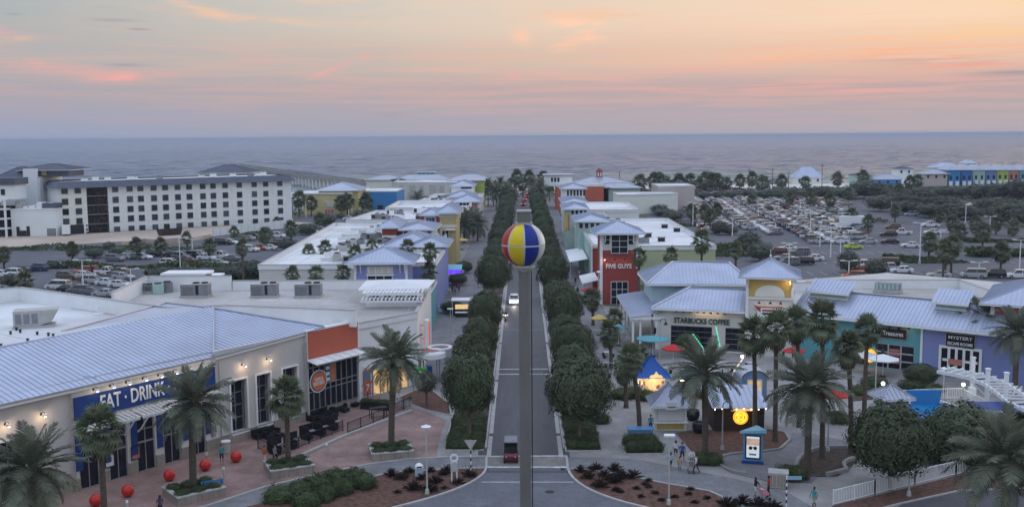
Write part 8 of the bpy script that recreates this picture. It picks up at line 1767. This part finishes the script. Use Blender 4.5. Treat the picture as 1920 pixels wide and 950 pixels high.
# blue peaked carousel pavilion
p = G(1221, 740); r = thing('blue_pavilion', 'round stall under a peaked bright blue ribbed roof with glowing lit sides', 'pavilion', (p.x, p.y, .03)); ze_ = at(1221, 702, p.y).z; zp = at(1221, 664, p.y).z; rr = (at(1254, 702, p.y).x-at(1188, 702, p.y).x)/2
m_blu = pm('roof_blue', (.03, .12, .42), .4, .1, var=.08); m_warm = pm('warm_lit', (1.0, .66, .30), .5, emit=.7, var=.6, scale=2.2)
zz_ = flared(r, -rr*.86, rr*.86, -rr*.86, rr*.86, ze_, zp-ze_, m_blu, .3, 6, 1.3); MB().tube((0, 0, zz_-.2), (0, 0, zz_+.5), .06, .03, m_blu, 6).build('finial', r)
MB().prism([(rr*.78*math.cos(a*PI/8+PI/16), rr*.78*math.sin(a*PI/8+PI/16)) for a in range(16)], ze_-.5, ze_-.05, m_warm).build('canopy_band', r)
MB().lathe([(1.1, 0), (1.1, ze_-.5)], m_warm, 12).build('drum', r)
for a in range(8): MB().tube((rr*.75*math.cos(a*PI/4), rr*.75*math.sin(a*PI/4), 0), (rr*.75*math.cos(a*PI/4), rr*.75*math.sin(a*PI/4), ze_-.45), .06, .06, m_white, 6).build('post', r)
MB().add([(-.9, 0, 0), (.9, 0, 0), (.6, 0, .5), (.25, 0, .55), (0, 0, .95), (-.25, 0, .55), (-.6, 0, .5)], [(0, 1, 2, 3, 4, 5, 6)], m_warm).add([(-.9, .08, 0), (.9, .08, 0), (.6, .08, .5), (.25, .08, .55), (0, .08, .95), (-.25, .08, .55), (-.6, .08, .5)], [(6, 5, 4, 3, 2, 1, 0)], m_warm).build('crest', r, (.3, -rr*.98, ze_-.15))
MB().lathe([(0, .3), (.25, .1), (.2, -.15), (0, -.3)], m_bulb, 8).build('lamp_shade', r, (-rr*.85, -.6, ze_+.05)); lamp((0, -rr*1.1, ze_-.6), 40, (1, .75, .42), .4, r); lamp((-1.3, -.2, ze_-1.0), 25, (1, .75, .42), .4, r)
for k in range(6):
    a = -PI*.15-k*PI*.14; x, y = rr*.45*math.cos(a), rr*.45*math.sin(a)
    MB().tube((x, y, .1), (x, y, ze_-.5), .03, .03, m_yel, 5).add([(x-.5, y-.12, .9), (x+.5, y-.12, .9), (x+.6, y-.12, 1.4), (x+.25, y-.12, 1.25), (x-.45, y-.12, 1.25), (x-.5, y+.12, .9), (x+.5, y+.12, .9), (x+.6, y+.12, 1.4), (x+.25, y+.12, 1.25), (x-.45, y+.12, 1.25)], [(0, 1, 2, 3, 4), (9, 8, 7, 6, 5), (2, 7, 8, 3), (3, 8, 9, 4), (0, 5, 6, 1)], rnd.choice((m_white, m_coral, m_teal))).build('ride_seat', r)
# small blue roofed booth and the arched grey blue hut behind
p = G(1298, 745); r = thing('ticket_booth', 'small booth with a dark blue hip roof beside the white hut', 'booth', (p.x, p.y, .03)); MB().prism([(-.9, 0), (.9, 0), (.9, 1.6), (-.9, 1.6)], 0, 2.2, m_cream, cap=False).build('wall', r); hip(r, -.9, 0, .9, 1.6, 2.25, .9, .35, m_blu, .4, True, fascia=.14); MB().lathe([(0, .2), (.2, 0), (0, -.2)], m_bulb, 8).build('bulb', r, (-1.2, -.2, 2.0)); lamp((-1.2, -.6, 2.0), 30, (1, .8, .5), .2, r)
p = G(1414, 752); r = thing('arched_hut', 'grey blue hut with an arched front and a lit hatch', 'hut', (p.x, p.y, .03)); n_ = 10; ar = [(1.35*math.cos(PI-k*PI/n_), 2.4+1.0*math.sin(k*PI/n_)) for k in range(n_+1)]; pr = [(-1.35, 0)]+ar+[(1.35, 0)]
m_gb = pm('hut_greyblue', (.20, .28, .42), .7, var=.1); n2 = len(pr)
MB().add([(x, 0, z) for x, z in pr]+[(x, 2.6, z) for x, z in pr], [tuple(range(n2)), tuple(range(2*n2-1, n2-1, -1))]+[(i, i+n2, i+n2+1, i+1) for i in range(n2-1)], m_gb).build('wall', r); MB().add([(x*1.08, -.2, z+.08) for x, z in ar]+[(x*1.08, 2.7, z+.08) for x, z in ar], [(i, i+n_+1, i+n_+2, i+1) for i in range(n_)], m_roof2).build('roof', r)
window(r, 0, .9, 1.4, 1.4, 1, 1, y=-.08, gm=m_lit, fr=.12); MB().box(-.3, -.15, .92, .35, -.12, 1.6, m_yel).build('goods', r)
# ad kiosk
p = G(1411, 870); r = thing('ad_kiosk', 'blue three sided advertising kiosk with a lit sunglasses poster', 'kiosk', (p.x, p.y, .07), R(-14)); m_kb = pm('kiosk_blue', (.10, .26, .48), .5, var=.05); m_kc = pm('kiosk_cyan', (.22, .48, .60), .45, var=.05)
MB().prism([(-.95, -.1), (.95, -.1), (.55, 1.3), (-.55, 1.3)], 0, .25, m_blue).prism([(-.85, 0), (.85, 0), (.5, 1.2), (-.5, 1.2)], .25, 2.75, m_kb).build('body', r)
MB().add([(-1.15, -.25, 2.95), (1.15, -.25, 3.2), (.3, 1.5, 3.1), (-1.15, -.25, 2.75), (1.15, -.25, 2.9), (.3, 1.5, 2.8)], [(0, 1, 2), (5, 4, 3), (0, 3, 4, 1), (1, 4, 5, 2), (2, 5, 3, 0)], m_kc).build('cap', r)
MB().box(-.66, -.06, .45, .66, -.003, 2.6, m_dark).build('frame', r); MB().box(-.55, -.08, .58, .55, -.061, 2.48, pm('poster_pale', (.66, .70, .70), .5, emit=.55, var=.12, scale=2)).build('poster', r); MB().box(-.55, -.09, 1.7, .55, -.081, 2.3, pm('poster_sand', (.70, .48, .34), .5, emit=.4, var=.35, scale=2.5)).build('poster_print', r)
for x in (-.2, .2): ob('poster_print', MB().lathe([(0, 0), (.16, 0), (.16, .02), (0, .02)], m_black, 14).mesh('lens'), r, (x, -.085, 1.45), rot=(PI/2, 0, 0))
MB().box(-.2, -.10, 1.5, .2, -.085, 1.54, m_black).build('poster_print', r); MB().box(-.3, -.10, .8, .3, -.085, .95, m_kb).build('poster_print', r)
# parasols, tables, tubs
def parasol(label, u, v, r_, mat, h=2.5, n=8, flat=.55):
    p = G(u, v); r = thing('parasol', label, 'parasol', (p.x, p.y, .04)); MB().tube((0, 0, 0), (0, 0, h+flat), .035, .03, m_white, 6).build('pole', r); MB().lathe([(r_, h-.12), (r_, h), (.05, h+flat), (0, h+flat)], mat, n).build('canopy', r); MB().lathe([(.35, 0), (.35, .1), (0, .1)], m_dark, 10).build('base', r)
m_par = pm('parasol_red', (.50, .03, .03), .8, var=.1)
parasol('red parasol on the plaza by the coffee house corner', 1262, 690, 1.5, m_par); parasol('flat teal parasol behind the blue peaked roof', 1224, 668, 2.2, m_teal, 2.4, 10, .3); parasol('yellow parasol beside the clipped trees on the right', 1123, 628, 1.3, m_yel); parasol('red parasol in front of the red burger tower', 1107, 572, 1.7, m_par, 2.6)
parasol('teal parasol on the right pavement near the palms', 1160, 648, 1.3, m_teal); parasol('white parasol in front of the teal shop', 1655, 706, 1.9, m_white, 2.2); parasol('red parasol half hidden behind the large date palm', 1556, 785, 1.9, m_par, 2.6); parasol('yellow parasol over a stall on the left street', 866, 468, 1.8, m_yel); parasol('red and yellow parasol far along the left street', 850, 476, 1.8, m_yel, 2.3); parasol('red parasol in front of the corner tower', 1488, 690, 1.4, m_par, 2.2); parasol('pale parasol left of the white one', 1625, 700, 1.5, m_cream, 2.2)
for k, (u, v) in enumerate([(1138, 670), (1148, 690), (1133, 690), (1210, 690), (1245, 700), (1135, 710), (1405, 690), (1365, 700)]):
    p = G(u, v); r = thing('cafe_table', '%s small cafe table with stools on the right plaza' % ordn(k).replace('nearest', 'first'), 'table', (p.x, p.y, .04), k, 'small cafe tables on the right plaza'); MB().lathe([(0, .74), (.5, .74), (.5, .70)], m_hvac2, 12).tube((0, 0, 0), (0, 0, .7), .04, .04, m_dark, 6).build('table', r)
    for a in range(3): MB().tube((.8*math.cos(a*2.1), .8*math.sin(a*2.1), 0), (.8*math.cos(a*2.1), .8*math.sin(a*2.1), .46), .17, .2, m_dark, 8).build('stool', r)
p = G(1200, 818); r = thing('blue_tub', 'wide blue tub at the foot of the leaning palm', 'planter', (p.x, p.y, .03)); MB().prism([(-1.15, -.5), (1.15, -.5), (1.15, .6), (-1.15, .6)], 0, .75, pm('tub_blue', (.14, .28, .45), .6, var=.15)).build('tub', r); MB().box(-1.22, -.57, .75, 1.22, .67, .83, m_kb).build('rim', r)
for k, (u, v) in enumerate([(1299, 787), (1311, 811)]):
    p = G(u, v); r = thing('barrel_planter', ('farther', 'nearer')[k]+' dark round barrel planter beside the white hut', 'planter', (p.x, p.y, .06)); MB().lathe([(.5, 0), (.72, .5), (.66, 1.0), (.55, 1.0), (.5, .85), (0, .85)], m_dark, 14).build('barrel', r)
p = G(1459, 912); r = thing('bin_enclosure', 'pale wooden bin box with a grey top by the walk', 'bin', (p.x, p.y, .06), -.25); MB().box(-.75, -.55, .02, .75, .55, 1.2, m_cream).build('body', r); MB().box(-.82, -.62, 1.2, .82, .62, 1.3, m_hvac2).build('lid', r)
for k in range(5): MB().box(-.72+k*.3, -.585, .1, -.47+k*.3, -.553, 1.1, m_stone).build('slat', r)
# lit poles of the trampoline ride
p = G(1345, 715); r = thing('bungee_ride', 'bungee trampoline ride of leaning glowing poles behind the palms', 'ride', (p.x, p.y, .03)); m_lg = pm('lit_green', (.10, .85, .45), .5, emit=.8, var=0); m_lw = pm('lit_pink', (1.0, .72, .60), .5, emit=.8, var=0)
def ap_(u, v, dy=0): q = at(u, v, p.y+dy); return (q.x-p.x, dy, q.z)
for (a_, c_, m) in (((1318, 652), (1299, 626), m_lg), ((1350, 650), (1342, 612), m_lg), ((1376, 696), (1394, 671), m_lw), ((1330, 700), (1318, 652), m_white), ((1366, 722), (1376, 696), m_white), ((1352, 700), (1350, 650), m_white)): MB().tube(ap_(*a_), ap_(*c_), .07, .06, m, 6).build('pole', r)
for x in (-1.6, 1.6): MB().lathe([(1.4, .7), (1.5, .75), (1.4, .8), (0, .72)], m_dark, 14, (x, 0, 0)).build('trampoline', r); MB().box(x-1.5, -1.5, 0, x+1.5, 1.5, .12, m_hvac2).tube((x-1.3, -1.3, 0), (x-1.3, -1.3, .7), .05, .05, m_steel).tube((x+1.3, -1.3, 0), (x+1.3, -1.3, .7), .05, .05, m_steel).tube((x-1.3, 1.3, 0), (x-1.3, 1.3, .7), .05, .05, m_steel).tube((x+1.3, 1.3, 0), (x+1.3, 1.3, .7), .05, .05, m_steel).build('base', r)
railing('white_fence', 'white ride fence behind the brown hut', [(1400, 728), (1440, 712), (1480, 712)], 1.1, m_white, .2)
# pool corner
railing('white_fence', 'white picket fence along the bottom right beds', [(1562, 948), (1640, 928), (1715, 909), (1792, 891), (1830, 884)], 1.25, m_white, .17, 2.0, .05)
railing('white_fence', 'white fence round the back of the blue pool', [(1640, 762), (1690, 752), (1745, 749), (1806, 748)], 1.2, m_white, .2, 1.9, .04); railing('white_fence', 'white fence running down the right side of the pool', [(1806, 750), (1850, 772), (1892, 800)], 1.2, m_white, .2, 1.9, .04)
m_pool = pm('pool_blue', (.02, .20, .45), .25, var=.15, scale=.5, spec=.5); sheet('pool', [(1690, 758), (1760, 757), (1800, 770), (1790, 800), (1700, 800), (1680, 780)], .12, m_pool)
kerbs('pool_rim', [[(1690, 758), (1760, 757), (1800, 770), (1790, 800), (1700, 800), (1680, 780), (1690, 758)]], .02, .45, .35, m_white)
pa_ = G(1700, 758); pb_ = G(1762, 758); r = thing('pool_wall', 'painted bright blue wall standing behind the pool', 'wall', tuple(pa_)); MB(Matrix.Translation(-pa_)).beam((pa_.x, pa_.y, .8), (pb_.x, pb_.y, .8), .25, 1.6, m_sky).build('panel', r)
p = G(1680, 790); r = thing('pool_hut', 'small white and blue hut with a grey metal hip roof at the pool', 'hut', (p.x, p.y, .03), R(8)); MB().prism([(-1.3, 0), (1.3, 0), (1.3, 2.4), (-1.3, 2.4)], 0, 2.3, m_white, cap=False).build('wall', r); MB().box(-1.25, -.05, 1.75, 1.25, -.003, 2.25, m_blue).build('band', r); window(r, .1, .7, 1.3, .95, 2, 1, y=-.1, fr=.1); hip(r, -1.3, 0, 1.3, 2.4, 2.35, 1.1, .5, m_roof2, .45, True, fascia=.16)
# stalls on the left pavement
p = G(852, 532); r = thing('street_stall', 'street stall with a glowing violet blue band and pale blue roof', 'stall', (p.x, p.y, .05)); m_vio = pm('lit_violet', (.10, .03, 1.0), .5, emit=1.6, var=.1)
MB().box(-1.25, 0, 0, 1.25, 1.8, 1.1, m_white).build('counter', r); MB().box(-1.35, -.15, 2.0, 1.35, -.02, 2.75, m_vio).build('lit_band', r); MB().add([(-1.5, -.3, 2.8), (1.5, -.3, 2.8), (1.5, 2.1, 3.6), (-1.5, 2.1, 3.6)], [(0, 1, 2, 3)], m_kc).add([(-1.5, -.3, 2.75), (1.5, -.3, 2.75), (1.5, 2.1, 3.55), (-1.5, 2.1, 3.55)], [(3, 2, 1, 0)], m_kc).build('roof', r)
for x in (-1.2, 1.2):
    for y in (0, 1.8): MB().tube((x, y, 1.1), (x, y, 2.8+.33*y), .05, .05, m_white, 5).build('post', r)
MB().box(-1.0, .3, 1.12, 1.0, .6, 1.6, m_warm).build('lit_goods', r); lamp((0, -.6, 1.9), 40, (.5, .35, 1.0), .3, r)
p = G(866, 592); r = thing('street_stall', 'street stall with a white awning and lit goods beside the clipped trees', 'stall', (p.x, p.y, .05)); MB().box(-1.4, 0, 0, 1.4, 2.0, 1.0, m_dark).build('counter', r); MB().box(-1.7, -.6, 2.5, 1.7, 2.3, 2.62, m_white).build('awning', r); MB().box(-1.1, .4, 1.02, 1.1, .9, 1.7, m_warm).build('lit_goods', r); MB().box(-1.0, -1.6, .7, 1.2, -.7, .8, m_white).box(-.9, -1.5, 0, 1.1, -.8, .69, m_dark).build('tray', r)
for x in (-1.5, 1.5):
    for y in (-.4, 2.1): MB().tube((x, y, 0), (x, y, 2.5), .05, .05, m_white, 5).build('post', r)
p = G(902, 537); r = thing('wire_sculpture', 'small white wire figure standing on the tree lawn', 'sculpture', (p.x, p.y, .1))
for x in (-.7, 0, .7): MB().path([(x-.3, 0, 0), (x-.1, 0, .8), (x, 0, 1.3), (x+.1, 0, .8), (x+.3, 0, 0)], [.05]*5, m_white, 5).build('figure', r)
# ------------------------------------------------------------------ lamp masts and wires
MA = [(157, 552, 488, 2), (246, 540, 504, 2), (339, 520, 446, 1), (361, 470, 448, 2), (574, 409, 377, 1), (672, 398, 369, 1), (654, 410, 393, 1)]
MR = [(1519, 440, 402, 2), (1537, 467, 424, 1), (1557, 488, 427, 2), (1575, 490, 447, 2), (1724, 495, 418, 2), (1762, 490, 436, 1), (1855, 447, 406, 2), (1911, 512, 450, 2), (1479, 502, 456, 2), (1591, 524, 489, 2), (1835, 522, 492, 2), (1299, 424, 380, 2), (1373, 444, 409, 1), (1422, 416, 389, 1), (1460, 400, 372, 1), (1500, 400, 374, 1), (1671, 400, 380, 1), (1810, 420, 384, 1), (1260, 400, 372, 1)]
for where, L_ in (('left', MA), ('right', MR)):
    for k, (u, vb, vt, hd) in enumerate(sorted(L_)):
        p = G(u, vb); h = min(14, at(u, vt, p.y).z); r = thing('lamp_mast', '%s pale lamp mast from the left in the %s car park' % (ordn(k).replace('nearest', 'first'), where), 'lamp mast', (p.x, p.y, .05), 0, 'lamp masts of the %s car park' % where)
        MB().tube((0, 0, 0), (0, 0, .8), .3, .3, m_kerb, 8).tube((0, 0, .8), (0, 0, h), .13, .09, m_white, 6).build('pole', r); b = MB()
        for s in ((-1, 1) if hd == 2 else (1,)): b.box(min(0, s*1.6), -.05, h-.1, max(0, s*1.6), .05, h, m_white).box(s*1.3-.45, -.2, h-.02, s*1.3+.45, .2, h+.12, m_white)
        b.build('lamp_head', r)
UP = [(1405, 345, 315, 540), (1449, 350, 315, 540), (1542, 352, 308, 545), (1574, 350, 319, 545), (1616, 350, 311, 548), (1479, 346, 322, 545), (1162, 345, 320, 520)]; tops = []
for k, (u, vb, vt, Y) in enumerate(UP):
    q = at(u, vt, Y); r = thing('utility_pole', '%s tall wooden utility pole in the line by the beach road' % ordn(k).replace('nearest', 'first'), 'utility pole', (q.x, Y, 0), 0, 'utility poles by the beach road'); MB().tube((0, 0, 0), (0, 0, q.z), .2, .15, m_bark, 6).build('pole', r); MB().box(-1.3, -.08, q.z-.9, 1.3, .08, q.z-.7, m_bark).build('crossarm', r); tops.append(Vector((q.x, Y, q.z-.7)))
# ------------------------------------------------------------------ evening haze
mh = bpy.data.materials.new('haze'); mh.use_nodes = True; t = mh.node_tree; t.nodes.clear(); o_ = t.nodes.new('ShaderNodeOutputMaterial'); pv_ = t.nodes.new('ShaderNodeVolumePrincipled')
pv_.inputs['Density'].default_value = HAZE; pv_.inputs['Color'].default_value = (.58, .67, .84, 1); pv_.inputs['Anisotropy'].default_value = 0.0
t.links.new(pv_.outputs[0], o_.inputs['Volume'])
b = MB().box(-41000, -2000, -6.5, 41000, 61000, 32.0, mh).build('haze'); tag(b, kind='stuff', label='thin evening haze lying over the streets and the sea')
